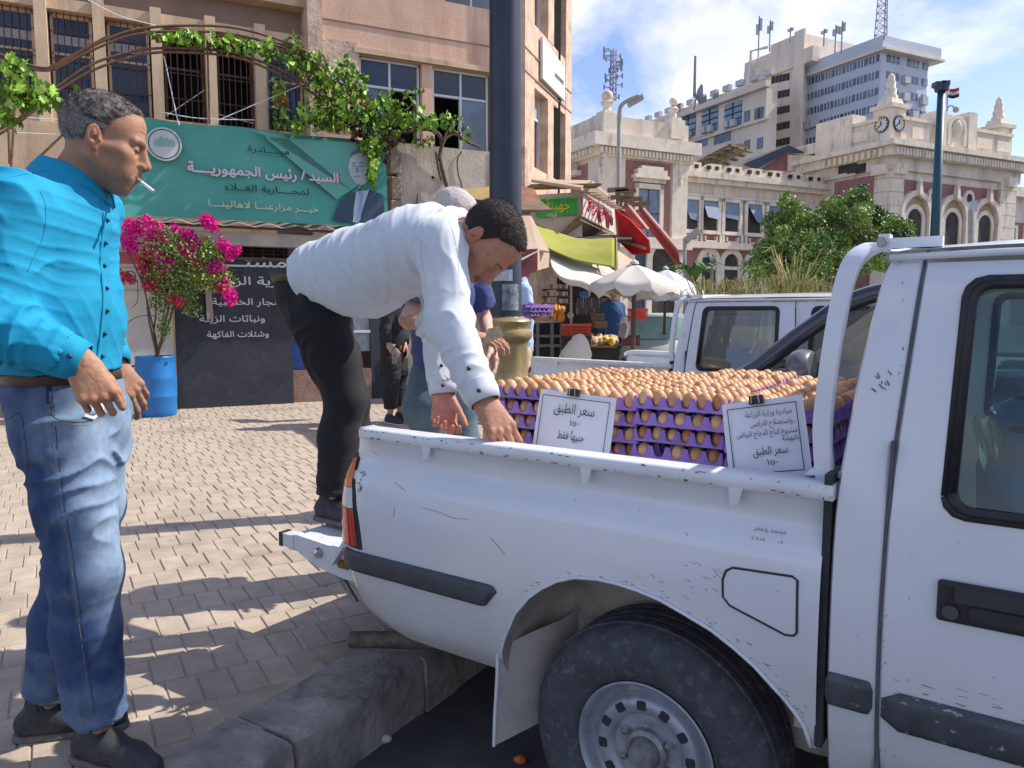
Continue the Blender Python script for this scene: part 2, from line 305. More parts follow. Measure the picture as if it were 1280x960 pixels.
# ------------------------------------------------------------------ soft solids (bodies, clothes): signed distance + surface nets
def vnoise(P, sc_=1., seed=0):
    Q = np.asarray(P) * sc_ + 100.37 + seed * 17.13; I = np.floor(Q).astype(np.int64); f = Q - I; f = f * f * (3 - 2 * f); out = 0
    def h(a, b, c):
        n = (a * 374761393 + b * 668265263 + c * 2147483647 + seed * 974711) & 0x7fffffff; n = ((n ^ (n >> 13)) * 1274126177) & 0x7fffffff; return ((n ^ (n >> 16)) & 0xffff) / 65535.
    for dx in (0, 1):
        for dy in (0, 1):
            for dz in (0, 1):
                wt = (f[..., 0] if dx else 1 - f[..., 0]) * (f[..., 1] if dy else 1 - f[..., 1]) * (f[..., 2] if dz else 1 - f[..., 2])
                out = out + wt * h(I[..., 0] + dx, I[..., 1] + dy, I[..., 2] + dz)
    return out * 2 - 1
class SDF:
    def __init__(s, lo, hi, h):
        s.lo = np.array(lo, float); s.h = h; s.n = np.maximum(4, np.ceil((np.array(hi) - s.lo) / h).astype(int) + 1)
        s.D = np.full(s.n, 1., np.float32)
    def blk(s, lo, hi):
        a = np.clip(np.floor((np.array(lo) - s.lo) / s.h).astype(int), 0, s.n - 1); b = np.clip(np.ceil((np.array(hi) - s.lo) / s.h).astype(int) + 1, 1, s.n)
        ax = [s.lo[i] + s.h * np.arange(a[i], b[i]) for i in range(3)]
        return tuple(slice(a[i], b[i]) for i in range(3)), ax
    def add(s, fn, lo, hi, k=.0, op='u'):
        m = k + 3 * s.h; sl_, ax = s.blk(np.array(lo) - m, np.array(hi) + m)
        if 0 in [len(q) for q in ax]: return s
        P = np.stack(np.meshgrid(*ax, indexing='ij'), -1); d = fn(P).astype(np.float32); A = s.D[sl_]
        if op == 'u':
            if k > 0: hh = np.maximum(k - abs(A - d), 0) / k; s.D[sl_] = np.minimum(A, d) - hh * hh * k / 4
            else: s.D[sl_] = np.minimum(A, d)
        elif op == 's':
            if k > 0: hh = np.maximum(k - abs(A + d), 0) / k; s.D[sl_] = np.maximum(A, -d) + hh * hh * k / 4
            else: s.D[sl_] = np.maximum(A, -d)
        return s
    def cap(s, a, b, ra, rb=None, k=.02, op='u', sq=None):
        rb = ra if rb is None else rb; a = np.array(a, float); b = np.array(b, float); ab = b - a; L2 = ab @ ab + 1e-12; r = max(ra, rb)
        if sq is not None: nx = np.array(sq[0], float); nx /= np.linalg.norm(nx); q = 1 / sq[1] - 1
        def fn(P):
            w_ = P - a; t = np.clip(w_ @ ab / L2, 0, 1); w_ = w_ - t[..., None] * ab
            if sq is not None: w_ = w_ + (w_ @ nx * q)[..., None] * nx
            d = np.sqrt((w_ * w_).sum(-1)) - (ra + (rb - ra) * t)
            return d * (sq[1] if sq is not None and sq[1] < 1 else 1)
        rr = r * (max(1, sq[1]) if sq is not None else 1)
        return s.add(fn, np.minimum(a, b) - rr, np.maximum(a, b) + rr, k, op)
    def chain(s, pts, k=.02, op='u', sq=None):
        for (a, ra), (b, rb) in zip(pts[:-1], pts[1:]): s.cap(a, b, ra, rb, k, op, sq)
        return s
    def ell(s, c, r, k=.02, op='u', M=None):
        c = np.array(c, float); r = np.array(r, float); Mi = None if M is None else np.array(M, float)
        def fn(P):
            w_ = P - c
            if Mi is not None: w_ = w_ @ Mi
            a = np.sqrt(((w_ / r) ** 2).sum(-1)) + 1e-9; b = np.sqrt(((w_ / r ** 2) ** 2).sum(-1)) + 1e-9
            return a * (a - 1) / b
        m = r.max(); return s.add(fn, c - m, c + m, k, op)
    def cut(s, p, n, k=0.):
        """drop everything on the side n points to"""
        p = np.array(p, float); n = np.array(n, float); n /= np.linalg.norm(n)
        ax = [s.lo[i] + s.h * np.arange(s.n[i]) for i in range(3)]
        d = ((ax[0] - p[0]) * n[0])[:, None, None] + ((ax[1] - p[1]) * n[1])[None, :, None] + ((ax[2] - p[2]) * n[2])[None, None, :]
        s.D = np.maximum(s.D, d.astype(np.float32)); return s
    def mesh(s):
        D = s.D; D[0] = D[-1] = 1; D[:, 0] = D[:, -1] = 1; D[:, :, 0] = D[:, :, -1] = 1
        S = D < 0; nx, ny, nz = D.shape
        cs = [(i, j, k) for i in (0, 1) for j in (0, 1) for k in (0, 1)]
        cnt = sum(S[i:nx - 1 + i, j:ny - 1 + j, k:nz - 1 + k].astype(np.int8) for i, j, k in cs)
        act = np.argwhere((cnt > 0) & (cnt < 8)); idx = np.full((nx - 1, ny - 1, nz - 1), -1, np.int64); idx[tuple(act.T)] = np.arange(len(act))
        vals = {c: D[act[:, 0] + c[0], act[:, 1] + c[1], act[:, 2] + c[2]] for c in cs}
        acc = np.zeros((len(act), 3)); nn = np.zeros(len(act))
        for c in cs:
            for ax in range(3):
                if c[ax] == 0:
                    c2 = tuple(1 if q == ax else c[q] for q in range(3)); a, b = vals[c], vals[c2]; m = (a < 0) != (b < 0)
                    t = np.where(m, a / np.where(m, a - b, 1), 0); p = np.tile(np.array(c, float), (len(act), 1)); p[:, ax] = t; acc += p * m[:, None]; nn += m
        Vv = s.lo + s.h * (act + acc / nn[:, None]); Fs = []
        for ax in range(3):
            sl0 = [slice(None)] * 3; sl1 = [slice(None)] * 3; sl0[ax] = slice(0, -1); sl1[ax] = slice(1, None)
            e = np.argwhere(S[tuple(sl0)] != S[tuple(sl1)]); o1, o2 = (ax + 1) % 3, (ax + 2) % 3
            e = e[(e[:, o1] > 0) & (e[:, o2] > 0)]
            q = []
            for d1, d2 in ((1, 1), (0, 1), (0, 0), (1, 0)):
                c = e.copy(); c[:, o1] -= d1; c[:, o2] -= d2; q.append(idx[tuple(c.T)])
            q = np.stack(q, 1); fl = S[tuple(e.T)]; q[~fl] = q[~fl][:, ::-1]; Fs.append(q)
        return Vv, np.concatenate(Fs)
def vnormals(Vv, Fq):
    a = Vv[Fq[:, 2]] - Vv[Fq[:, 0]]; b = Vv[Fq[:, 3]] - Vv[Fq[:, 1]]; n = np.cross(a, b); N_ = np.zeros_like(Vv)
    for i in range(4): np.add.at(N_, Fq[:, i], n)
    return N_ / (np.linalg.norm(N_, axis=1, keepdims=True) + 1e-9)
def creases(P, d, freq, warp=.6, wf=6., seed=0, sharp=2.):
    """fold lines running across direction d, each wandering and fading"""
    d = np.array(d, float); d /= np.linalg.norm(d)
    t = P @ d * freq + warp * vnoise(P, wf, seed) * 2 + warp * vnoise(P, wf * 2.3, seed + 3)
    r = 1 - 2 * abs((t % 1) - .5); return (r ** sharp) * np.clip(.35 + vnoise(P, wf * .7, seed + 9) * 1.3, 0, 1)
def join(parts):
    Vs, Fs, Cs, n = [], [], [], 0
    for p in parts:
        Vs.append(p[0]); Fs.append(p[1] + n); n += len(p[0]); Cs.append(p[2] if len(p) > 2 and p[2] is not None else np.ones((len(p[0]), 3)))
    return np.concatenate(Vs), np.concatenate(Fs), np.concatenate(Cs)
def rotm(fwd, up):
    """columns: forward, left, up"""
    f = np.array(fwd, float); f /= np.linalg.norm(f); u = np.array(up, float); u -= f * (u @ f); u /= np.linalg.norm(u); l = np.cross(u, f); return np.stack([f, l, u], 1)
def ypr(yaw, pitch, roll=0.):
    """facing yaw (from +X, ccw), nodding down by pitch, tilting by roll"""
    return np.array(Matrix.Rotation(R(yaw), 3, 'Z') @ Matrix.Rotation(R(pitch), 3, 'Y') @ Matrix.Rotation(R(roll), 3, 'X'))
# ------------------------------------------------------------------ a head in its own frame: x face, y left, z up, origin between the ears
def head_part(h=.0027, smile=0., jaw=1., fat=0., must=0., bald=False, neck=None, seed=1, skin=(.42, .235, .15), age=.5, hairc=(.03, .026, .022), eyes=1.):
    s = SDF((-.16, -.115, -.27), (.15, .115, .155), h)
    s.ell((-.014, 0, .045), (.098, .078, .084), .0); s.ell((-.035, 0, .03), (.07, .072, .075), .03); s.ell((.035, 0, .05), (.052, .062, .06), .03)
    s.ell((.032, 0, -.022), (.058, .058 + fat, .078), .03)
    for y in (-1, 1):
        s.cap((-.008, y * .056, -.045), (.062, y * .024, -.098), .020 + fat, .017, .035); s.ell((.062, y * .040, -.022), (.026, .022, .022), .025)
        s.cap((.078, y * .044, .026), (.092, y * .014, .024), .009, .010, .016); s.ell((.064, y * .034, -.062), (.026, .022, .028), .025)
        s.cap((-.005, y * .062, -.015), (.05, y * .055, -.012), .012, .012, .02)
    s.ell((.070, 0, -.108 * jaw), (.020, .022, .016), .03); s.ell((.080, 0, -.070), (.020, .030, .026), .022)
    for y in (-1, 1): s.ell((.094, y * .031, .006), (.018, .019, .0125), .012, 's')
    for y in (-1, 1): s.ell((.076, y * .031, .006), (.0145, .0155, .0135), .004)          # eyeball with lids
    s.cap((.092, 0, .018), (.113, 0, -.022), .0085, .0105, .012); s.ell((.114, 0, -.030), (.0135, .0115, .0105), .010); s.cap((.088, 0, -.036), (.110, 0, -.036), .0075, .0055, .008)
    for y in (-1, 1): s.ell((.102, y * .0125, -.034), (.0125, .0075, .0078), .009); s.ell((.112, y * .0065, -.0425), (.005, .0034, .004), .002, 's')
    s.cap((.090, 0, .012), (.098, 0, -.030), .0095, .0115, .010)
    s.cap((.100, -.010, -.050), (.100, .010, -.050), .006, None, .012)
    mz = -.066; sm = smile * .006
    for y in (-1, 1):
        s.cap((.1015, y * .004, mz + .004), (.089, y * .024, mz + sm + .001), .0062, .0035, .005); s.cap((.0995, y * .003, mz - .007), (.088, y * .022, mz + sm - .002), .0068, .0035, .005)
        s.cap((.106, y * .001, mz - .0008), (.092, y * .025, mz + sm), .0016, .0010, .003, 's')
        (s.cap((.104, y * .0205, -.036), (.0955, y * .034, -.064), .0022, .0014, .010, 's'), s.cap((.092, y * .020, -.006), (.083, y * .044, -.016), .0012, .0008, .008, 's')) if age > .3 else None
        # ears
        Me = np.array(Matrix.Rotation(R(-y * 18), 3, 'Z') @ Matrix.Rotation(R(-10), 3, 'Y'))
        s.ell((-.014, y * .083, .0), (.019, .0085, .032), .005, 'u', Me); s.ell((-.0125, y * .0935, .004), (.0125, .0085, .023), .003, 's', Me); s.ell((-.014, y * .087, .006), (.006, .0045, .014), .003, 'u', Me); s.ell((-.008, y * .090, -.006), (.006, .010, .007), .002, 's', Me); s.ell((.002, y * .084, -.006), (.004, .004, .006), .003); s.ell((-.009, y * .080, -.029), (.009, .006, .010), .006)
    if age > .6:
        for k in (0, 1, 2):
            for y in (-1, 1): s.cap((.0975, 0, .052 + .012 * k), (.083, y * .038, .054 + .012 * k), .0007, None, .006, 's')
    # neck: to the point given in head space
    nk = np.array(neck if neck is not None else (-.035, 0, -.19), float)
    s.cap((-.022, 0, -.03), nk, .056, .062, .03, sq=((0, 1, 0), .96)); s.cap((.035, 0, -.088), nk + np.array([.04, 0, .03]), .022, .03, .04)
    Vv, Fq = s.mesh(); N_ = vnormals(Vv, Fq)
    x, y, z = Vv.T; ay = abs(y); c = np.tile(np.array(skin), (len(Vv), 1))
    def mixc(c, col, m): return c * (1 - m[:, None]) + np.array(col) * m[:, None]
    g = lambda d, w_: np.exp(-(d / w_) ** 2)
    blot = vnoise(Vv, 22, seed); c = c * (1 + .08 * blot[:, None]); red = g(x - .07, .03) * g(ay - .042, .02) * g(z + .03, .025) * .35 + g(x - .118, .014) * g(z + .033, .014) * .45 + g(ay - .086, .012) * g(x + .01, .03) * .4
    c = mixc(c, (skin[0] * 1.18, skin[1] * .75, skin[2] * .7), np.clip(red, 0, 1))
    st = np.clip(g(z + .088, .035) * np.clip((x + .01) / .04, 0, 1) + g(z + .052, .012) * g(ay, .04) * (x > .085), 0, 1) * .38 * (1 + .5 * vnoise(Vv, 300, 2))
    c = mixc(c, (.11, .075, .06), np.clip(st, 0, .6))
    lip = (g(z - mz - np.where(ay > .01, sm * ay / .024, 0) + .0015, .0075) ** 2) * (x > .088) * (ay < .025); c = mixc(c, (.30, .12, .095), np.clip(lip, 0, .75))
    ml = g(z - mz - sm * ay / .024, .0013) * (x > .086) * (ay < .025); c = mixc(c, (.04, .015, .012), np.clip(ml * 1.2, 0, 1))
    if smile > 1: c = mixc(c, (.75, .72, .66), np.clip(g(z - mz - sm * ay / .024 + .001, .0018) * (x > .09) * (ay < .015), 0, 1))
    # brows, eyes painted on the modelled forms
    bz = .028 + .05 * ay - 1.6 * (ay - .03) ** 2 * 8
    br = g(z - bz, .0042) * (ay > .010) * (ay < .050) * (x > .06) * (.75 + .4 * vnoise(Vv, 350, 4)); c = mixc(c, hairc, np.clip(br, 0, .9))
    e = ((ay - .031) / .0125) ** 2 + ((z - .0045) / .0042) ** 2
    if eyes: 
        m = (e < 1) & (x > .075); c[m] = (.55, .5, .46); m = m & (((ay - .031) ** 2 + (z - .0045) ** 2) < .0052 ** 2); c[m] = (.03, .02, .015)
        c = mixc(c, (.07, .04, .03), np.clip(g(e - 1.15, .25), 0, 1) * (x > .07) * .8)
    else: c = mixc(c, (.06, .035, .025), np.clip(g(z - .0005, .0016), 0, 1) * (x > .078) * (abs(ay - .031) < .014) * .9)
    c = mixc(c, (skin[0] * .6, skin[1] * .5, skin[2] * .5), np.clip(g(e - 2.2, 1.1) * (z < .004) * (x > .06) * .45 * age, 0, 1))
    c = mixc(c, (.05, .03, .025), np.clip(((ay - .0065) ** 2 + (x - .112) ** 2 + (z + .043) ** 2 < .0045 ** 2) * 1., 0, 1))
    if must:
        mm = (g(z + .0535, .0065) * (ay < .034) * (x > .082) * (.8 + .4 * vnoise(Vv, 300, 6))); c = mixc(c, (.035, .022, .018), np.clip(mm * must, 0, .95)); Vv = Vv + N_ * (np.clip(mm, 0, 1) * .0022 * must)[:, None]
    if bald: pass
    return Vv, Fq, c
def hair_part(kind='short', h=.0027, thick=.008, seed=3):
    s = SDF((-.15, -.115, -.12), (.13, .115, .165), h); t = thick
    s.ell((-.014, 0, .045), (.098 + t, .078 + t * .8, .084 + t), 0); s.ell((-.035, 0, .03), (.07 + t, .072 + t * .7, .075 + t * .6), .03); s.ell((.035, 0, .05), (.052 + t * .6, .062 + t * .6, .06 + t), .03)
    ax = [s.lo[i] + s.h * np.arange(s.n[i]) for i in range(3)]; X, Y, Z = np.meshgrid(*ax, indexing='ij'); P = np.stack([X, Y, Z], -1); ay = abs(Y)
    nz = vnoise(P, 45, seed) * .0016 + vnoise(P, 170, seed + 1) * .0016
    # hairline: forehead edge, temple, round the ear, nape
    if kind == 'short': fr = .088 - 26 * np.maximum(0, ay - .022) ** 2 * .35 - .0 ; frz = .068 + ay * .10
    else: fr = .07 - 10 * np.maximum(0, ay - .01) ** 2; frz = .082
    low = np.where(X > .018, .075 - (X < .05) * 0 + (X - .05) * .35, np.where(X > -.004, -.018 + (X + .004) * 3.3, np.where(X > -.034, .030 - abs(X + .015) * .3, np.interp(X, [-.12, -.06, -.034], [-.055, -.055, -.015]))))
    low = np.where(ay < .05, np.where(X > 0, np.interp(ay, [0, .05], [frz.mean() if np.ndim(frz) else frz, .072]), low), low)
    d = low - Z + nz * 1.5; d = np.maximum(d, (X - fr) * .7 + nz * 1.3)
    s.D = np.maximum(s.D + nz, d * .7).astype(np.float32)
    return s.mesh()
# ------------------------------------------------------------------ a hand: wrist w, direction d, back of the hand n; curl per finger in degrees per joint
def hand_part(w_, d, n, right=True, curl=(20, 25, 28, 32), spread=1., thumb=(35, 20), scale=1., h=.0026, fore=None, skin=(.42, .235, .15), fr=(.030, .040), seed=2):
    d = np.array(d, float); d /= np.linalg.norm(d); n = np.array(n, float); n -= d * (n @ d); n /= np.linalg.norm(n)
    t = np.cross(d, n) * (1 if right else -1)                 # towards the thumb? (right hand, back up, fingers ahead: thumb on the left)
    t = -t
    w_ = np.array(w_, float); k = scale; pts = []; segs = []
    W = lambda a, b, c: w_ + (d * a + t * b + n * c) * k
    roots = [(.092, .030), (.096, .009), (.091, -.012), (.082, -.031)]; lens = [(.044, .026, .021), (.048, .030, .022), (.045, .028, .021), (.035, .021, .019)]; rad = [.0088, .009, .0086, .0078]
    for (a, b), L_, r, cu, sp in zip(roots, lens, rad, curl, (.10, .02, -.07, -.17)):
        p = W(a, b, 0); ang = R(cu) * .7; dd = d + t * sp * spread; dd /= np.linalg.norm(dd); prev = r * k * 1.08
        segs.append((W(.02, b * .55, 0), p, .013 * k, .0115 * k, .014))
        for j, l in enumerate(L_):
            v = dd * math.cos(ang) - n * math.sin(ang); q = p + v * l * k; rr = r * k * (1 - .09 * (j + 1)); segs.append((p, q, prev, rr, .004)); p, prev = q, rr; ang += R(cu)
    th = R(thumb[0]); p = W(.025, .022, -.008); dd = d * math.cos(th) + t * math.sin(th) - n * .35; dd /= np.linalg.norm(dd); prev = .016 * k
    for j, (l, r) in enumerate(((.042, .0115), (.033, .0098), (.026, .0082))):
        q = p + dd * l * k; segs.append((p, q, prev, r * k, .008 if j == 0 else .004)); p, prev = q, r * k
        a = R(thumb[1]); dd = dd * math.cos(a) + (d * .7 - n * .5 - t * .35) * math.sin(a); dd /= np.linalg.norm(dd)
    ps = [q for s_ in segs for q in s_[:2]] + [w_] + ([np.array(fore)] if fore is not None else [])
    s = SDF(np.min(ps, 0) - .05, np.max(ps, 0) + .05, h)
    s.cap(w_ - d * .01, W(.03, 0, 0), .024 * k, .026 * k, .01, sq=(n, .68)); s.cap(W(.02, .012, 0), W(.08, .018, 0), .021 * k, .017 * k, .015, sq=(n, .62)); s.cap(W(.02, -.012, 0), W(.072, -.018, 0), .020 * k, .015 * k, .015, sq=(n, .62))
    if fore is not None: s.cap(w_, fore, fr[0] * .82, fr[1], .02, sq=(n, .85))
    for a, b, ra, rb, kk in segs: s.cap(a, b, ra, rb, kk)
    for (a, b), L_ in zip(roots, lens): s.ell(W(a, b, .006), (.0085 * k,) * 3, .006)
    Vv, Fq = s.mesh(); c = np.tile(np.array(skin), (len(Vv), 1)) * (1 + .10 * vnoise(Vv, 60, seed))[:, None]
    rel = (Vv - w_) / k; u_ = rel @ d; kn = np.exp(-((u_ - .095) / .02) ** 2) * .25; c = c * (1 - kn[:, None] * np.array([.0, .35, .4]))
    N_ = vnormals(Vv, Fq); Vv = Vv + N_ * (vnoise(Vv, 140, seed) * .0006)[:, None]
    for i, (a, b) in enumerate(roots): pass
    return Vv, Fq, c
skinm = mat('skin', (.4, .22, .14), .62, .10, 70, spec=.3, attr='col', sss=.06, bump=.010, bs=380, det=8)
hairm = mat('dark_hair', (.035, .028, .024), .75, .45, 260, attr='col', bump=.05, bs=620, spec=.25)
def xf(part, M, p): return (part[0] @ np.array(M).T + np.array(p),) + tuple(part[1:])
# ------------------------------------------------------------------ ground: road, pavement, pavers, kerb stones
KD = np.array([.517, .856, 0]); KN = np.array([-KD[1], KD[0], 0])      # kerb direction, side of the pavement
K0 = gp(545, 815, .15); K0[2] = 0
RZ = -.055                                                 # road level
asph = mat('asphalt', (.085, .085, .088), .9, .35, 3, bump=.06, bs=120, dirt=(.14, .13, .12), dscale=1.3, dpos=.5)
b = MB(); b.add([(-400, -60, RZ), (400, -60, RZ), (400, 700, RZ), (-400, 700, RZ)], [(0, 1, 2, 3)]); tag(b.build('road', asph), kind='structure')
pave_m = mat('paving_bed', (.37, .31, .24), .95, .3, 6, bump=.05)
bed = [K0 - KD * 9 + KN * .15, K0 + KD * 9 + KN * .15, K0 + KD * 9 + KN * .15 + KN * 20, K0 - KD * 9 + KN * 20]
b = MB(); b.prism([p + np.array([0, 0, RZ - .1]) for p in bed], (0, 0, .244 - RZ)); pavement = tag(b.build('pavement', pave_m), kind='structure')
far_m = mat('far_paving', (.42, .36, .28), .9, .2, 2)
b = MB(); b.prism([K0 + KD * 9, K0 + KD * 60, K0 + KD * 60 + KN * 60, K0 + KD * 9 + KN * 60], (0, 0, .146)); tag(b.build('forecourt', far_m), kind='structure')
PJ = np.array([.52, -.854, 0]); PK = np.array([.854, .52, 0])            # long side of a paver, run of the courses
PL, PW = .205, .104
paver_m = mat('paver', (.42, .345, .265), .88, .13, 9, bump=.035, bs=90, rand=.08, dirt=(.27, .22, .175), dscale=1.6, dpos=.53)
def paver_geo(l, wd):
    e = .004; x, y = l / 2, wd / 2
    v = [(sx * (x - (e if t else 0)), sy * (y - (e if t else 0)), 0 if t else -.006 - (0 if t else 0)) for t in (0, 1) for sx, sy in ((-1, -1), (1, -1), (1, 1), (-1, 1))]
    return v, [(4, 5, 6, 7), (0, 1, 5, 4), (1, 2, 6, 5), (2, 3, 7, 6), (3, 0, 4, 7)]
pv, pf = paver_geo(PL - .003, PW - .003)
cells = []
B0 = K0 + KN * .16
for i in range(-66, 66):
    for j in range(-120, 120):
        c = np.array([-2.0, 5.0, 0]) + PJ * (i * PL) + PK * (j * PW + (.5 * PW if i % 2 else 0) + .02 * math.sin(i * 1.7))
        if (c - B0) @ KN < .16 or c[1] < 1.2 or c[1] > 11.6: continue
        if (c - np.array([-3.5, 10.25, 0])) @ np.array([-.539, .842, 0]) > .1: continue
        if abs(c[0]) > .74 * c[1] + .5 and True: continue
        cells.append(c)
cells.sort(key=lambda c: c[0] ** 2 + c[1] ** 2)
inview = [c for c in cells if -.70 < c[0] / c[1] < .1 and c[1] > 1.75]
near = {id(c) for c in inview[:300]}
ang = math.atan2(PJ[1], PJ[0]); first = None; SV = []; SF = []
for c in cells:
    z = .15 + rnd.uniform(-.0022, .0018); a = ang + rnd.uniform(-.012, .012); tx, ty = rnd.uniform(-.006, .006), rnd.uniform(-.006, .006)
    if id(c) in near:
        if first is None: first = mk('paver', pv, pf, paver_m, pavement); o = first
        else: o = first.copy(); COL.objects.link(o); o.parent = pavement
        o.location = (c[0], c[1], z); o.rotation_euler = (tx, ty, a)
    else:
        k = len(SV); cs, sn = math.cos(a), math.sin(a)
        SV += [(c[0] + x * cs - y * sn, c[1] + x * sn + y * cs, z + q + x * ty) for x, y, q in pv]; SF += [tuple(t + k for t in q) for q in pf]
tag(mk('paver_field', SV, SF, mat('paver_far', (.42, .345, .265), .88, .16, 9, bump=.035, bs=90, dirt=(.27, .22, .175), dscale=1.6, dpos=.53), pavement), kind='stuff')
kerb_m = mat('kerb_stone', (.28, .26, .235), .85, .3, 7, bump=.12, bs=30, dirt=(.15, .14, .13), dscale=6, dpos=.47)
def kerb_geo(l, seed):
    r = random.Random(seed); n = 12; prof = [(.0, RZ - .02), (-.003, .03), (.0, .11), (.008, .136), (.026, .149), (.09, .151), (.15, .150), (.22, .1495), (.27, .149)]
    G = []
    for i in range(n + 1):
        s_ = -l / 2 + l * i / n; G.append([(s_, y + r.uniform(-.006, .006) * (y < .05) + (.006 * math.sin(s_ * 9 + seed)), z + r.uniform(-.003, .003)) for y, z in prof])
    return G
for k, s_ in enumerate(np.arange(-4.1, 8.6, .62)):
    b = MB(); G = kerb_geo(.605, k); b.grid(G); b.add(G[0], [tuple(range(9))]); b.add(G[-1], [tuple(range(9))[::-1]])
    o = b.build('kerb_stone', kerb_m, pavement, smooth=False, auto=40); o.location = tuple(K0 + KD * s_); o.rotation_euler = (0, 0, math.atan2(KD[1], KD[0]))
# loose stones and litter on the road by the kerb
def pebble(p, r, m, name='stone', label='', cat='stone'):
    b = MB(); rr = random.Random(int(r * 1e5)); v = []
    b.ball((0, 0, r * .6), (r, r * .8, r * .65), 9, 6); b.v = [(x * (1 + rr.uniform(-.12, .12)), y * (1 + rr.uniform(-.12, .12)), max(0, z)) for x, y, z in b.v]
    o = b.build(name, m, None, smooth=True); o.location = tuple(p); tag(o, label, cat); return o
pebble(gp(482, 928, RZ), .024, mat('pale_stone', (.42, .44, .46), .8, .2, 30, bump=.05), 'stone', 'small pale angular stone lying on the dark road beside the kerb')
pebble(gp(650, 954, RZ), .022, mat('orange_peel', (.62, .17, .03), .7, .2, 30), 'orange_peel', 'bright orange scrap of peel on the road below the mud flap', 'litter')
# ------------------------------------------------------------------ the white pickup (frame: u to the front, v to the far side, z up)
WZ = RZ + .338; TRZ = math.atan2(U[1], U[0])
paint = mat('white_paint', (.66, .685, .72), .25, .035, 2.5, spec=.5, coat=.5, dirt=(.6, .58, .54), dscale=1.4, dpos=.62, wear=((.09, .075, .06), 26, .735), dust=((.40, .35, .28), .38, .85, 1.1))
paint2 = mat('white_paint_worn', (.66, .68, .70), .42, .06, 8, coat=.15, dirt=(.42, .36, .28), dscale=14, dpos=.6, wear=((.05, .04, .035), 34, .66))
blackm = mat('black_plastic', (.022, .023, .026), .5, .2, 30, spec=.4)
stripm = mat('grey_rubbing_strip', (.055, .06, .07), .55, .2, 20, bump=.01, wear=((.16, .16, .16), 30, .66))
strip_worn = mat('worn_rubbing_strip', (.06, .065, .075), .5, .3, 20, bump=.02, wear=((.3, .31, .33), 22, .6))
wellm = mat('wheel_well_dust', (.42, .38, .32), .9, .25, 9, bump=.03, dirt=(.24, .21, .17), dscale=7, dpos=.5)
under = mat('underbody', (.02, .018, .016), .9, .3, 9)
tyrem = mat('tyre_rubber', (.06, .063, .072), .85, .25, 20, bump=.04, bs=90, dirt=(.13, .13, .135), dscale=38, dpos=.52)
rimm = mat('steel_rim', (.36, .38, .42), .45, .12, 14, metal=.35, dirt=(.2, .17, .14), dscale=12, dpos=.56)
hubm = mat('hub_metal', (.3, .29, .28), .5, .3, 40, metal=.5)
steel = mat('bright_steel', (.5, .5, .5), .3, .2, 40, metal=.9)
rust = mat('rusty_bracket', (.25, .13, .05), .7, .3, 40, metal=.3)
darkpaint = mat('dark_joint', (.03, .03, .032), .8, .2, 30)
def interp(x, xs, ys): return float(np.interp(x, xs, ys))
def vprof(z): return interp(z, [.385, .43, .47, .55, .66, .80, .88, .905, .935, .965, .99, 1.03], [.055, .025, .010, -.004, -.012, -.013, -.008, -.001, .016, .027, .022, .006])
def utail(z): return interp(z, [.385, .413, .477, .589, .667, .75, .827, .939, 1.015, 1.05], [.125, .054, -.017, -.058, -.070, -.069, -.065, -.047, -.015, 0])
def vside(u, z):
    d = u - utail(z); k = max(0, (.10 - d) / .10); return vprof(z) + .034 * k ** 2.2
ARCH = [(.5640, .388), (.566, .43), (.572, .47), (.585, .505), (.6, .536), (.632, .60), (.679, .656), (.72, .69), (.766, .719), (.82, .74), (.884, .749), (.94, .749), (.994, .744), (1.055, .733), (1.118, .712), (1.18, .69), (1.234, .661), (1.28, .63), (1.308, .605), (1.345, .572), (1.37, .545), (1.388, .518), (1.396, .495), (1.402, .47)]
def zlow(u):
    if u <= .5640: return interp(u, [-.05, .107, .3, .56], [.40, .392, .388, .388])
    return interp(u, [a[0] for a in ARCH], [a[1] for a in ARCH])
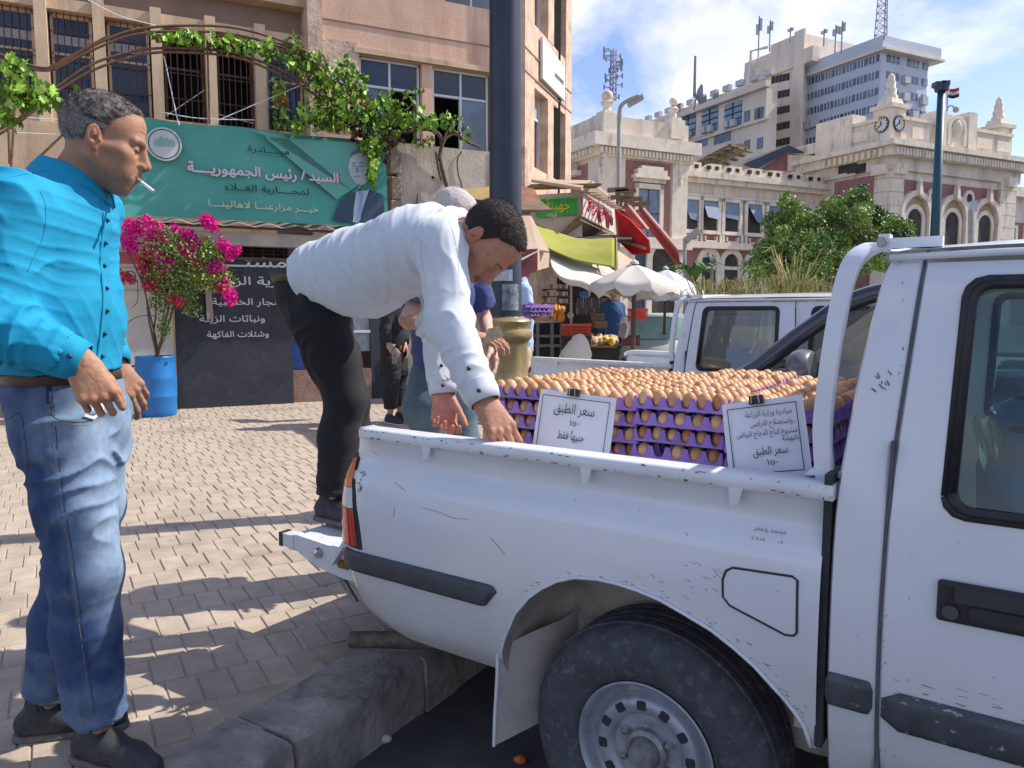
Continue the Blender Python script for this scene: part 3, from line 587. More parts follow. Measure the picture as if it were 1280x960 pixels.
def make_pickup(name, label, full=True):
    tr = T(name, label, 'pickup truck', O, TRZ)
    tl = lambda *a, **k: mk(*a, **k)
    # --- bed side, near: columns follow the tail edge, the wheel arch and the cab gap
    us = [0, .004, .012, .022, .036, .055, .08, .11, .15, .2, .26, .32, .38, .44, .5, .54, .5639] + [a[0] for a in ARCH] + [1.412]
    fz = np.concatenate([np.linspace(0, 1, 26)])
    def bedside(vs=1, off=0.):
        G = []
        for i, u0 in enumerate(us):
            col = []
            zl = zlow(u0)
            for t in fz:
                z = zl + (1.03 - zl) * t
                if u0 < .5: u = utail(z) + (u0 / .5) * (.5 - utail(z))
                else: u = u0
                v = vside(u, z); col.append((u, off + vs * v, z))
            G.append(col)
        return G
    b = MB(); b.grid(bedside()); o = b.build('bed_side', paint, tr, auto=50)
    me = o.data
    b = MB(); b.grid([c[::-1] for c in bedside(-1, 1.65)]); b.build('bed_side', paint, tr, auto=50)
    # bed-side lower lip (folded under)
    # --- rails: rounded channel on top of both walls
    for off, s_ in ((0, 1), (1.65, -1)):
        b = MB(); prof = [(.016, 1.027), (-.006, 1.026), (-.009, 1.029), (-.0095, 1.05), (-.006, 1.056), (.002, 1.059), (.056, 1.059), (.064, 1.054), (.068, 1.02)]
        G = [[(u, off + s_ * (v + .075 * max(0, (.05 - u) / .06) ** 2), z - .02 * max(0, (.03 - u) / .04) ** 2) for v, z in prof] for u in (-.012, -.004, .02, .06, .3, .6, .9, 1.2, 1.43)]
        if s_ < 0: G = [g[::-1] for g in G]
        b.grid(G); b.add(G[0], [tuple(range(9))[::-1]]); b.add(G[-1], [tuple(range(9))]); b.build('bed_rail', paint2, tr, auto=45)
        for u in ((.30, .83, 1.21) if s_ > 0 else (.3, .83)):                       # rope hooks under the rail
            b = MB(); v0 = off - s_ * .012
            b.prism([(u, v0, 1.028), (u + .032, v0, 1.028), (u + .022, v0 + s_ * .004, .993), (u + .004, v0 + s_ * .004, .985)], (0, s_ * .006, 0)); b.build('rope_hook', paint2, tr)
    # inner walls and floor of the bed, front wall
    b = MB(); b.box((.70, .075, .905), (1.42, .012, .26)); b.box((.70, 1.575, .83), (1.42, .012, .41)); b.box((1.405, .825, .83), (.03, 1.5, .42))
    for u in (.2, .45, .8, 1.1): b.box((u, .085, .91), (.05, .012, .25)); b.box((u, 1.565, .91), (.05, .012, .25))
    b.build('bed_liner', paint2, tr)
    b = MB(); b.box((.69, .835, .615), (1.44, .93, .03)); b.box((.25, .22, .615), (.55, .30, .03)); b.box((.25, 1.45, .615), (.55, .30, .03)); b.box((.97, .225, .785), (.88, .29, .02)); b.box((.97, 1.44, .785), (.88, .29, .02)); b.box((.97, .375, .70), (.88, .015, .17))
    for k in range(5): b.box((.69, .47 + k * .18, .634), (1.4, .06, .012))
    b.build('bed_floor', paint2, tr)
    if full:
        b = MB(); b.box((.62, .825, .5), (1.1, .96, .14)); b.box((2.45, .825, .33), (1.7, 1.4, .12)); b.box((1.9, .48, .42), (4.6, .08, .12)); b.box((1.9, 1.17, .42), (4.6, .08, .12)); b.build('chassis', under, tr)
    # wheel well: inner fender skin and far liner
    b = MB(); G = []
    for vv, dz_ in ((.004, -.001), (.03, .006), (.12, .010), (.19, .002), (.245, -.03), (.275, -.09), (.285, -.30)):
        G.append([(a[0], vside(a[0], a[1]) + vv, max(.30, a[1] + dz_)) for a in ARCH])
    b.grid([g for g in G]); b.build('wheel_well', wellm, tr, smooth=True)
    b = MB(); b.tube([(a[0], vside(a[0], a[1]) - .004, a[1] + .001) for a in ARCH[1:]], .0045, 6); b.build('arch_lip', paint2, tr, smooth=True)
    b = MB(); b.box((.985, .305, .57), (.86, .02, .42)); b.build('well_back', wellm, tr)
    # bulge above the arch
    # mud flap panel behind the wheel
    b = MB(); G = [[(.560 - .0 * t, .03 + .0 * k, .40 - t * .0) for k in range(2)] for t in (0, 1)]
    FL = [(.563, .47), (.560, .38), (.552, .27), (.548, .17)]
    G = []
    for u, z in FL:
        G.append([(u - .012, .022, z), (u, .05, z + .004), (u + .05, .12, z + .03), (u + .10, .20, z + .055 if z < .2 else z + .05), (u + .12, .30, z + .08)])
    b.grid(G); b.build('mud_flap', mat('pale_dusty_flap', (.44, .41, .36), .85, .15, 9, dirt=(.28, .25, .2), dscale=8, dpos=.55), tr, smooth=True)
    b = MB(); b.tube([(u - .012, .020, z) for u, z in FL], .005, 6); b.build('flap_edge', paint2, tr)
    # rubbing strip wrapping round the tail
    def pad(name, u0, u1, z0, z1, off, m, rend=.05, n=40, skew=0., vf=vside, lrend=0.):
        G = []; cu = np.linspace(0, 1, n)
        for a in cu:
            row = []
            for tz in (0, .06, .2, .5, .8, .94, 1):
                z = z0 + (z1 - z0) * tz; u = u0 + (u1 - u0) * a
                if rend:
                    e = (1 - a) * (u1 - u0)
                    if e < rend: q = 1 - e / rend; sh = (1 - math.sqrt(max(0, 1 - q * q))); z = z + ((z0 + z1) / 2 - z) * sh * .5
                if lrend:
                    e = a * (u1 - u0)
                    if e < lrend: q = 1 - e / lrend; sh = (1 - math.sqrt(max(0, 1 - q * q))); z = z + ((z0 + z1) / 2 - z) * sh * .5
                u += skew * (tz - .5)
                h = off * (0 if tz in (0, 1) else .8 if tz in (.06, .94) else 1) * (0 if a in (0., 1.) else 1)
                row.append((u, vf(u, z) - h - .001, z))
            G.append(row)
        b = MB(); b.grid(G); return b.build(name, m, tr, auto=60)
    pad('rubbing_strip', -.058, .556, .594, .664, .014, stripm, .03, 60, .03)
    # tail lamp: lens in three colours set in a black gasket
    orange = mat('orange_lens', (.75, .2, .01), .15, .08, 60, coat=.6); clear = mat('clear_lens', (.62, .6, .58), .2, .1, 90, coat=.6); red = mat('red_lens', (.45, .02, .015), .15, .12, 60, coat=.6)
    def lampgrid(z0, z1, off, e0=.0, e1=.0, nn=8):
        G = []
        for z in np.linspace(z0, z1, nn):
            wd = interp(z, [.68, .75, .84, .92, .965], [.108, .096, .076, .052, .024]); ut = utail(z)
            G.append([(ut + e0 + (wd - e0 - e1) * t, vside(ut + .0 + wd * t, z) - off * (0 if t in (0, 1) else 1), z) for t in (0, .08, .3, .6, .92, 1)])
        return G
    lamp = None
    b = MB(); b.grid(lampgrid(.672, .968, .004, -.004, -.012)); lamp = b.build('tail_light', blackm, tr, smooth=True)
    for nm, z0, z1, m in (('lens', .682, .80, red), ('lens', .802, .866, clear), ('lens', .868, .955, orange)):
        b = MB(); b.grid(lampgrid(z0, z1, .012, .002, .008)); b.build(nm, m, lamp, smooth=True)
    # fuel flap
    FP = [(1.211, .836), (1.225, .846), (1.355, .852), (1.366, .845), (1.369, .73), (1.362, .722), (1.345, .720), (1.222, .758), (1.206, .775), (1.204, .815)]
    b = MB(); b.add([(u, vside(u, z) - .0025, z) for u, z in FP], [tuple(range(len(FP)))[::-1]]); fl = b.build('fuel_flap', paint, tr)
    b = MB(); b.tube([(u, vside(u, z) - .002, z) for u, z in FP + FP[:1]], .0028, 5); b.build('flap_gap', darkpaint, fl)
    # --- cab: corner panel, doors, roof, windows
    def vcab(z): return interp(z, [.39, .45, .55, .66, .8, .92, 1.0, 1.1, 1.25, 1.4, 1.48, 1.515, 1.535, 1.55], [.05, .02, 0, -.008, -.008, 0, .006, .018, .042, .068, .086, .1, .12, .15])
    zc = [.39, .43, .5, .56, .62, .68, .75, .83, .92, 1.0, 1.05, 1.1, 1.2, 1.3, 1.4, 1.46, 1.5, 1.52, 1.535, 1.545]
    def ub(z): return interp(z, [.39, .98, 1.07, 1.306, 1.49, 1.531, 1.55], [1.428, 1.424, 1.43, 1.455, 1.485, 1.50, 1.52])
    def ud(z): return interp(z, [.39, .8, 1.08, 1.51, 1.55], [1.534, 1.530, 1.533, 1.566, 1.568])
    for off, s_ in ((0, 1), (1.65, -1)):
        b = MB(); G = []
        for t in (0, .04, .1, .3, .6, .9, .97, 1):
            G.append([(ub(z) + (ud(z) - .005 - ub(z)) * t, off + s_ * (vcab(z) + (.035 * max(0, 1 - t / .1) ** 2) + (.006 * max(0, (t - .9) / .1) ** 2)), z) for z in zc])
        if s_ < 0: G = G[::-1]
        b.grid(G); b.build('cab_corner', paint, tr, auto=50)
    b = MB(); b.box((1.418, .06, .78), (.016, .12, .60)); b.build('cab_gap', darkpaint, tr)
    for off, s_ in ((0, 1),):
        b = MB(); b.box((1.534, .035, .78), (.006, .05, .76)); b.tube([(ud(z) - .002, vcab(z) + .004, z) for z in zc], .0032, 5); b.build('door_gap', mat('panel_gap', (.09, .095, .11), .7, .2, 30), tr)
    def door(u0f, u1f, win, name='door', off=0, s_=1):
        """door skin with its window opening: win=(uL(z), uR(z), z0, z1, corner radius)"""
        uL, uR, z0, z1 = win
        zz = sorted(set(zc[:-2] + [z0, z1, z0 + .012, z1 - .012])); G = []
        b = MB()
        tt = [0, .02, .06]
        def P(u, z, e=0.): return (u, off + s_ * (vcab(z) + e), z)
        G = [[P(u0f(z) + (uL(z) - u0f(z)) * t, z, .008 if t == 0 else 0) for z in zz] for t in (0, .06, .5, 1)]
        b.grid(G if s_ > 0 else G[::-1])
        G = [[P(uR(z) + (u1f(z) - uR(z)) * t, z, .008 if t == 1 else 0) for z in zz] for t in (0, .5, .94, 1)]
        b.grid(G if s_ > 0 else G[::-1])
        for lo, hi in ((0, z0), (z1, 9)):
            zs = [z for z in zz if lo <= z <= hi]
            G = [[P(uL(z) + (uR(z) - uL(z)) * t, z) for z in zs] for t in np.linspace(0, 1, 8)]
            b.grid(G if s_ > 0 else G[::-1])
        d = b.build(name, paint, tr, auto=50)
        rim = []
        r_ = .035
        for (cx, cz, a0) in ((uL(z0) + r_, z0 + r_, 180), (uR(z0) - r_, z0 + r_, 270), (uR(z1) - r_, z1 - r_, 0), (uL(z1) + r_, z1 - r_, 90)):
            for a in (0, 30, 60, 90): q = R(a0 + a); rim.append((cx + r_ * math.cos(q), cz + r_ * math.sin(q)))
        rim.append(rim[0])
        b = MB(); b.tube([(u, off + s_ * (vcab(z) - .002), z) for u, z in rim], .011, 6, flat=(1, 1)); b.tube([(u + (-.009 if u < (uL(z0) + uR(z0)) / 2 else .009), off + s_ * (vcab(z) - .001), z + (-.008 if z < 1.2 else .008)) for u, z in rim], .009, 6)
        b.build('window_seal', blackm, d, smooth=True)
        g = MB(); G = [[(uL(z) + (uR(z) - uL(z)) * t, off + s_ * (vcab(z) + .012), z) for z in (z0, 1.2, 1.35, z1)] for t in (0, .5, 1)]
        g.grid(G if s_ > 0 else G[::-1]); g.build('window_glass', glass('cab_glass', (.66, .86, .86), .06), d)
        return d
    wL = lambda z: interp(z, [1.03, 1.10, 1.48], [1.640, 1.638, 1.652]); wR = lambda z: interp(z, [1.03, 1.48], [2.22, 2.2])
    u1 = lambda z: 2.36 if z < 1.1 else 2.36 - (z - 1.1) * .12
    for off, s_ in ((0, 1), (1.65, -1)):
        d = door(ud, u1, (wL, wR, 1.035, 1.475), off=off, s_=s_)
        if s_ > 0:
            # recessed handle
            b = MB(); b.box((1.71, -.010, .862), (.165, .014, .082)); hd = b.build('handle_plate', blackm, d); 
            md = hd.modifiers.new('bevel', 'BEVEL'); md.width = .012; md.segments = 3
            b = MB(); b.box((1.72, -.020, .882), (.125, .012, .03)); b.build('handle_lever', mat('handle_black', (.035, .036, .04), .4, .1), hd)
            b = MB(); b.lathe([(.0, -.026), (.014, -.026), (.016, -.016)], 14, (1.652, 0, .845), 'y'); b.build('lock', mat('lock_metal', (.12, .12, .12), .4, .1, metal=.8), hd)
            b = MB(); b.box((1.733, -.0185, .848), (.10, .006, .026)); b.build('handle_recess', darkpaint, hd)
            pad('rubbing_strip', ud(.6) + .006, 2.33, .568, .652, .016, strip_worn, .02, 24, vf=lambda u, z: vcab(z), lrend=.02)
            pad('rubbing_strip', 1.4285, 1.522, .585, .66, .012, strip_worn, .012, 14, vf=lambda u, z: vcab(z), lrend=.004)
    # front door, wing and bonnet (past the frame)
    fL = lambda z: u1(z) + .008; fR = lambda z: 3.3 if z < 1.05 else 3.3 - (z - 1.05) * .9
    for off, s_ in ((0, 1), (1.65, -1)):
        door(fL, fR, (lambda z: 2.45 - .0 * z, lambda z: fR(z) - .1, 1.035, 1.475), off=off, s_=s_)
        b = MB(); b.grid([[(u, off + s_ * (vcab(z) + .0 + .15 * max(0, (u - 4.1) / .3) ** 2), z) for z in ([.42, .6, .8, .92, .98] if not (3.42 < u < 4.1) else [.74, .78, .85, .92, .98])][::s_] for u in (3.305, 3.4, 3.43, 3.6, 3.8, 4.0, 4.11, 4.2, 4.4)]); b.build('wing', paint, tr, auto=50)
    b = MB(); b.grid([[(u, v, z - .03 * abs(v - .825) ** 2) for v in np.linspace(.03, 1.62, 7)][::-1] for u, z in ((3.3, 1.05), (3.7, 1.02), (4.2, .97), (4.4, .9), (4.42, .6), (4.4, .4))]); b.build('bonnet', paint, tr, auto=40)
    b = MB(); b.grid([[(u, v, z) for v in (.12, .825, 1.53)][::-1] for u, z in ((2.88, 1.5), (3.3, 1.06))]); b.build('windscreen', glass('cab_glass', (.30, .55, .56)), tr)
    # roof skin with a drip edge
    G = []
    for u, e in ((1.485, -.03), (1.50, -.006), (1.53, .004), (1.7, .012), (2.2, .016), (2.75, .01), (2.86, -.01), (2.92, -.035)):
        G.append([(u, v, 1.548 + e * (1 if .2 < v < 1.45 else .4) + .03 * (1 - ((v - .825) / .7) ** 2)) for v in np.linspace(.118, 1.532, 13)][::-1])
    b = MB(); b.grid(G); b.build('roof', paint, tr, auto=50)
    b = MB(); b.tube([(1.5, .1, 1.532), (1.7, .098, 1.536), (2.8, .098, 1.534)], .008, 6); b.build('drip_rail', paint, tr, smooth=True)
    # back wall of the cab and its window
    b = MB(); bw = lambda z: ub(z) + .02
    for v0, v1, za, zb in ((.05, 1.6, .62, 1.08), (.1, .27, 1.08, 1.43), (1.38, 1.55, 1.08, 1.43), (.1, 1.55, 1.43, 1.53)):
        b.grid([[(bw(z), v, z) for z in (za, zb)][::-1] for v in (v0, v1)])
    b.build('cab_back', paint, tr)
    b = MB(); b.grid([[(bw(z) + .003, v, z) for z in (1.08, 1.43)][::-1] for v in (.27, 1.38)]); b.build('rear_window', glass('rear_glass', (.33, .4, .38), .08), tr)
    b = MB(); b.tube([(bw(z), v, z) for v, z in ((.27, 1.08), (1.38, 1.08), (1.38, 1.43), (.27, 1.43), (.27, 1.08))], .012, 6); b.build('window_seal', blackm, tr)
    # roll bar: flat hoop at the bed's front
    bar = bez([(1.400, .065, 1.055), (1.392, .065, 1.13), (1.390, .068, 1.2), (1.400, .073, 1.33), (1.412, .082, 1.44), (1.422, .092, 1.50), (1.435, .11, 1.535), (1.455, .145, 1.556), (1.468, .19, 1.562), (1.47, .4, 1.572), (1.47, .825, 1.58), (1.47, 1.25, 1.572), (1.468, 1.46, 1.562), (1.455, 1.505, 1.556), (1.435, 1.54, 1.535), (1.412, 1.568, 1.44), (1.400, 1.578, 1.33), (1.39, 1.585, 1.2), (1.4, 1.585, 1.055)], 4)
    b = MB(); nrm = []
    pts = bar; Gq = []
    for i, p in enumerate(pts):
        d = pts[min(i + 1, len(pts) - 1)] - pts[max(i - 1, 0)]; d /= np.linalg.norm(d); x = np.array([1., 0, 0]); x = x - d * (x @ d); x /= np.linalg.norm(x); y = np.cross(d, x)
        Gq.append([p + x * a + y * c for a, c in ((-.020, -.010), (.014, -.011), (.018, -.007), (.018, .009), (-.018, .010), (-.021, 0))])
    b.grid(Gq, closed=True); b.add(Gq[0], [tuple(range(6))]); rb = b.build('roll_bar', paint, tr, auto=45)
    b = MB(); b.prism([(1.36, .05, 1.066), (1.44, .05, 1.066), (1.43, .05, 1.078), (1.37, .05, 1.078)], (0, .04, 0)); b.build('bar_foot', paint2, rb)
    b = MB(); b.box((1.53, .17, 1.567), (.12, .03, .022)); b.box((1.48, .17, 1.570), (.022, .04, .034)); b.build('roof_bracket', paint, rb)
    b = MB(); b.lathe([(0, -.01), (.011, -.01), (.011, .0)], 6, (1.478, .146, 1.570), 'y'); b.build('bolt', hubm, rb)
    # --- seats and cab trim seen through the glass
    seatm = mat('blue_grey_seat', (.10, .14, .19), .85, .2, 12, bump=.02); trim = mat('beige_trim', (.4, .37, .31), .8, .12, 6)
    for v in (.42, 1.2):
        b = MB(); G = []
        for z, uu, wv, th in ((.72, 1.80, .23, .10), (.9, 1.78, .25, .11), (1.06, 1.76, .24, .10), (1.13, 1.755, .16, .07), (1.15, 1.75, .07, .03)):
            G.append([(uu + th * math.cos(a), v + wv * math.sin(a), z) for a in np.linspace(0, 2 * math.pi, 16, endpoint=False)])
        b.grid(G, closed=True); G = []
        for z, s_ in ((1.155, .3), (1.17, .8), (1.21, 1.), (1.26, 1.), (1.29, .75), (1.305, .3)):
            G.append([(1.81 + .05 * s_ * math.cos(a), v + .115 * s_ * math.sin(a), z) for a in np.linspace(0, 2 * math.pi, 16, endpoint=False)])
        b.grid(G, closed=True); b.box((2.0, v, .72), (.5, .5, .16)); b.build('seat', seatm, tr, smooth=True)
    b = MB(); b.box((2.2, .825, .50), (1.7, 1.5, .06)); b.box((1.5, .825, .95), (.02, 1.4, .5)); b.build('cab_trim', trim, tr)
    b = MB(); G = []; towel = mat('pale_green_towel', (.62, .74, .56), .95, .15, 40, bump=.1, bs=160)
    for (xa, xb, py) in ((1212, 1245, 521), (1216, 1252, 535), (1226, 1262, 570), (1236, 1282, 610), (1250, 1300, 645), (1262, 1320, 690)):
        G.append([(side(xa + (xb - xa) * k / 7, py, .30)[0], .30 + .03 * math.sin(k * 1.6 + py), side(xa, py + 2 * math.cos(k * 1.9), .30)[1]) for k in range(8)])
    b.grid(G); tow = b.build('towel', towel, None, smooth=True); tow.location = tuple(O); tow.rotation_euler = (0, 0, TRZ); tag(tow, 'pale green towel draped over the rear seat inside the near white pickup', 'towel')
    if not full: bpy.data.objects.remove(tow)
    # --- wheels
    def wheel(u, v, s_):
        tyre = MB(); prof = [(.178, .02), (.190, -.004), (.212, -.024), (.245, -.034), (.285, -.030), (.312, -.014), (.328, .006), (.334, .03), (.336, .09), (.334, .15), (.328, .172), (.305, .192), (.26, .205), (.22, .19), (.205, .17)]
        tyre.lathe([(r, y * s_) for r, y in prof], 64, (u, v, WZ), 'y')
        for k in range(84):                                 # tread blocks
            a = 2 * math.pi * k / 84
            for vy in (.022, .062, .102, .142):
                c = (u + .335 * math.cos(a + vy * .5), v + s_ * (vy + .008), WZ + .335 * math.sin(a + vy * .5)); M = Matrix.Rotation(-a, 3, 'Y')
                tyre.box(c, (.007, .022, .024), M=M)
        wh = tyre.build('wheel', tyrem, tr, auto=35)
        b = MB(); b.lathe([(r, y * s_) for r, y in ((.177, .05), (.180, .006), (.187, -.006), (.190, -.010), (.186, -.013), (.179, -.008), (.175, .006), (.172, .022), (.163, .032), (.152, .034), (.146, .026), (.142, .012), (.134, .004), (.121, .002), (.107, .006), (.098, .014), (.093, .022), (.08, .024), (.0, .024))], 48, (u, v, WZ), 'y'); b.build('rim', rimm, wh, auto=40)
        for k in range(12):
            a = 2 * math.pi * k / 12 + .1; c = (u + .123 * math.cos(a), v + s_ * .0015, WZ + .123 * math.sin(a)); b = MB(); b.prism([(-.009, 0, -.013), (.009, 0, -.013), (.012, 0, -.008), (.012, 0, .008), (.009, 0, .013), (-.009, 0, .013), (-.012, 0, .008), (-.012, 0, -.008)], (0, .003, 0)); M_ = np.array(Matrix.Rotation(-a, 3, 'Y')); b.v = [tuple(M_ @ np.array(q) + np.array(c)) for q in b.v]; b.build('vent_hole', darkpaint, wh)
        b = MB(); b.lathe([(r, y * s_) for r, y in ((.058, .024), (.056, .006), (.05, .0), (.046, -.002), (.038, .004), (.034, -.022), (.03, -.03), (.0, -.031))], 24, (u, v, WZ), 'y'); hb = b.build('hub', hubm, wh, auto=35)
        for k in range(6):
            a = 2 * math.pi * k / 6 + .5; b = MB(); b.lathe([(.010, .024 * s_), (.010, .006 * s_), (.007, 0), (0, -.001)], 6, (u + .070 * math.cos(a), v, WZ + .070 * math.sin(a)), 'y'); b.build('lug_nut', steel, hb)
        return wh
    wheel(.985, .065, 1)
    if full:
        wheel(1.0, 1.575, -1); wheel(3.76, .075, 1); wheel(3.76, 1.575, -1)
        b = MB(); b.tube([(1.0, .2, WZ), (1.0, 1.45, WZ)], .045, 10); b.build('axle', under, tr)
    # exhaust
    if full:
        b = MB(); b.tube([(.6, .38, .40), (.25, .22, .335), (-.02, .085, .325), (-.085, .055, .318)], .028, 12, cap=False); b.tube([(-.085, .055, .318), (.2, .19, .33)], .024, 12, cap=False); b.build('exhaust_pipe', mat('sooty_pipe', (.13, .11, .09), .7, .4, 30, metal=.4, bump=.03), tr, smooth=True)
        # tailgate hanging open level with the floor
        b = MB(); G = []
        prof = [(.0, .595), (-.05, .60), (-.40, .612), (-.43, .612), (-.445, .60), (-.445, .575), (-.40, .568), (-.33, .566), (-.2, .545), (-.06, .538), (.0, .545)]
        v0, v1 = .075, 1.575
        b.prism([(u, v0, z) for u, z in prof], (0, v1 - v0, 0)); tg = b.build('tailgate', paint2, tr)
        b = MB(); b.prism([(u, v0 - .012, z) for u, z in ((-.0, .612), (-.35, .632), (-.40, .626), (-.40, .60), (-.34, .565), (-.25, .535), (-.12, .52), (.0, .52))], (0, .012, 0)); b.box((-.405, v0 + .01, .604), (.06, .05, .045)); b.build('tailgate_side', paint2, tg)
        b = MB(); b.box((-.44, v0 + .005, .604), (.018, .045, .05)); b.box((-.452, v0 + .005, .604), (.01, .03, .032)); b.build('latch', blackm, tg)
        b = MB(); b.lathe([(0, -.02), (.016, -.016), (.02, 0)], 8, (-.24, v0 - .012, .59), 'y'); b.build('latch_bolt', steel, tg)
        b = MB(); b.lathe([(0, -.014), (.01, -.012), (.012, 0)], 8, (-.17, v0 - .012, .575), 'y'); b.build('latch_bolt', steel, tg)
        b = MB(); b.box((-.12, v0 - .014, .572), (.05, .006, .03)); b.build('latch_plate', rust, tg)
        b = MB(); b.bar((-.15, v0 - .03, .575), (.0, v0 - .0, .79), .014, .03, up=(0, 1, 0)); b.build('stay', paint2, tg)
        b = MB(); b.bar((-.20, v0 + .02, .54), (-.12, v0 + .04, .42), .012, .02); b.build('bumper_stay', hubm, tg)
        # text remains of a sticker on the wing
    return tr
def scuffs(tr):
    r = random.Random(12); b = MB()
    def fleck(u, z, l, wd, a, vf=vside):
        du, dz = math.cos(a) * l / 2, math.sin(a) * l / 2; nx, nz = -math.sin(a) * wd / 2, math.cos(a) * wd / 2
        b.add([(u + x, vf(u + x, z + y) - .0012, z + y) for x, y in ((-du - nx * .4, -dz - nz * .4), (du - nx, dz - nz), (du + nx, dz + nz), (-du + nx, -dz + nz))], [(3, 2, 1, 0)])
    for k in range(60): u, z = r.choice(ARCH[6:22]); fleck(u + r.gauss(0, .012), z + abs(r.gauss(0, .014)) + .006, r.uniform(.002, .014), r.uniform(.0006, .0024), r.uniform(-.6, .2))
    for k in range(26): fleck(r.gauss(1.16, .05), r.gauss(.80, .035), r.uniform(.004, .02), r.uniform(.0005, .0016), r.uniform(-.7, -.1))
    for k in range(26): fleck(r.uniform(.1, 1.38), r.uniform(.55, .98), r.uniform(.002, .007), r.uniform(.0006, .002), r.uniform(-3, 3)) if r.random() < .6 else None
    for k in range(14): fleck(.03 + .02 * r.random(), r.uniform(.86, .92), r.uniform(.004, .014), r.uniform(.002, .005), r.uniform(-3, 3))
    def line(pts, wd=.0007):
        b.tube([(u, vside(u, z) - .0006, z) for u, z in bez(pts, 6)], wd, 4)
    line([(.30, .845), (.36, .842), (.42, .833), (.47, .838)]); line([(.18, .905), (.23, .885)]); line([(.06, .985), (.11, .968)]); line([(.55, .80), (.60, .76)]); line([(.19, .83), (.185, .80)])
    vc = lambda u, z: interp(z, [.39, .45, .55, .66, .8, .92, 1.0, 1.1, 1.25, 1.4], [.05, .02, 0, -.008, -.008, 0, .006, .018, .042, .068])
    for k in range(9): fleck(r.gauss(1.505, .008), r.gauss(1.265, .012), r.uniform(.005, .013), r.uniform(.002, .004), r.uniform(-1.4, -.4), vc)
    for k in range(26): fleck(1.535 + r.gauss(0, .003), r.uniform(.5, 1.5), r.uniform(.002, .007), r.uniform(.001, .002), r.uniform(1.2, 1.9), vc)
    for k in range(24): fleck(r.uniform(1.55, 1.85), r.gauss(.668, .010), r.uniform(.003, .02), r.uniform(.0006, .0022), r.uniform(-.2, .2), vc)
    for k in range(16): fleck(r.uniform(1.43, 1.85), r.uniform(.5, 1.0), r.uniform(.002, .006), r.uniform(.0006, .0018), r.uniform(-2, 2), vc)
    o = b.build('paint_chips', mat('bare_chips', (.19, .17, .15), .8, .4, 60), tr); o['kind'] = 'stuff'
    # chips on the rail top
    b = MB()
    for k in range(70): u = r.uniform(.05, 1.4); l = r.uniform(.003, .014); z = r.choice((1.0305, 1.052)) + r.uniform(-.002, .003); b.add([(u, -.0108, z), (u + l, -.0108, z + r.uniform(-.001, .001)), (u + l * .8, -.0108, z + r.uniform(.001, .004)), (u + l * .1, -.0108, z + r.uniform(.001, .004))], [(0, 1, 2, 3)])
    o = b.build('rail_chips', _m['bare_chips'], tr); o['kind'] = 'stuff'
truck = make_pickup('pickup_truck', 'near white pickup loaded with egg trays, tailgate open over the pavement')
scuffs(truck)
inkm = mat('faded_ink', (.12, .12, .13), .8, .3, 60)
o_ = tp(1.27, vside(1.27, .93) - .001, .93)
lettering('sticker_residue', [('حلا وولاقة', 0, -.008, .02, .085, 0, 0), ('محمد وعمر', 0, .022, .017, .07, 0, 0)], [inkm], truck, tp(1.30, vside(1.27, .92) - .001, .915), U, (0, 0, 1), .002)
# ------------------------------------------------------------------ egg trays, eggs, price cards in the bed
TS = .262; trayp = mat('purple_pulp', (.30, .175, .52), .85, .16, 30, bump=.04, bs=240, dirt=(.40, .28, .60), dscale=9, dpos=.55, rand=.12)
def tray_geo(nx=5, ny=6, k=8):
    X = np.linspace(0, TS, nx * k + 1); Y = np.linspace(0, TS, ny * k + 1); G = []
    for x in X:
        row = []
        for y in Y:
            a = (math.cos(2 * math.pi * x / TS * nx) + 1) / 2; b_ = (math.cos(2 * math.pi * y / TS * ny) + 1) / 2
            e_ = lambda q, c, w_: min(1, max(0, (q - c) / w_)); z = .015 * e_(max(a, b_), .1, .6) + .029 * e_(a * b_, .42, .34)
            row.append((x, y, z))
        G.append(row)
    return G
def make_tray(nx, ny):
    b = MB(); G = tray_geo(nx, ny); b.grid(G)
    # flange round the edge with a turned-down lip
    ring = [G[i][0] for i in range(len(G))] + [G[-1][j] for j in range(1, len(G[0]))] + [G[i][-1] for i in range(len(G) - 2, -1, -1)] + [G[0][j] for j in range(len(G[0]) - 2, 0, -1)]
    c = TS / 2; L = []
    for g, dz, k in ((0, 0, 1), (.003, -.001, .55), (.0045, -.003, .0), (.005, -.008, .0)):
        L.append([(c + (x - c) * (1 + g / c), c + (y - c) * (1 + g / c), .016 + (z - .016) * k + dz) for x, y, z in ring])
    b.grid(L, closed=True); return b
tray_mesh = [None, None]; egg_lab = 'brown hen egg standing in a top purple tray on the near pickup'
eggm = mat('egg_shell', (.62, .335, .16), .5, .10, 60, spec=.35, rand=.26, sss=.1)
def egg_mesh():
    b = MB(); n, m = 14, 10; v = []
    for i in range(m + 1):
        t = math.pi * i / m; r = .0222 * math.sin(t) * (1 + .13 * math.cos(t)); z = -.0285 * math.cos(t)
        for j in range(n): a = 2 * math.pi * j / n; v.append((r * math.cos(a), r * math.sin(a), z))
    b.add(v, [(i * n + j, i * n + (j + 1) % n, (i + 1) * n + (j + 1) % n, (i + 1) * n + j) for i in range(m) for j in range(n)]); return b
ranks = ['leftmost', 'second', 'third', 'rightmost']; rowsn = ['near', 'middle', 'back']; lev = ['top', 'second', 'third', 'fourth', 'fifth', 'sixth', 'seventh', 'eighth', 'ninth', 'tenth', 'eleventh']
eggs = []                                                   # (distance, matrix, below the top?)
camw = np.array([0, 0, H]); first_tray = {}
stacks = [(c, r) for c in range(4) for r in range(3)]
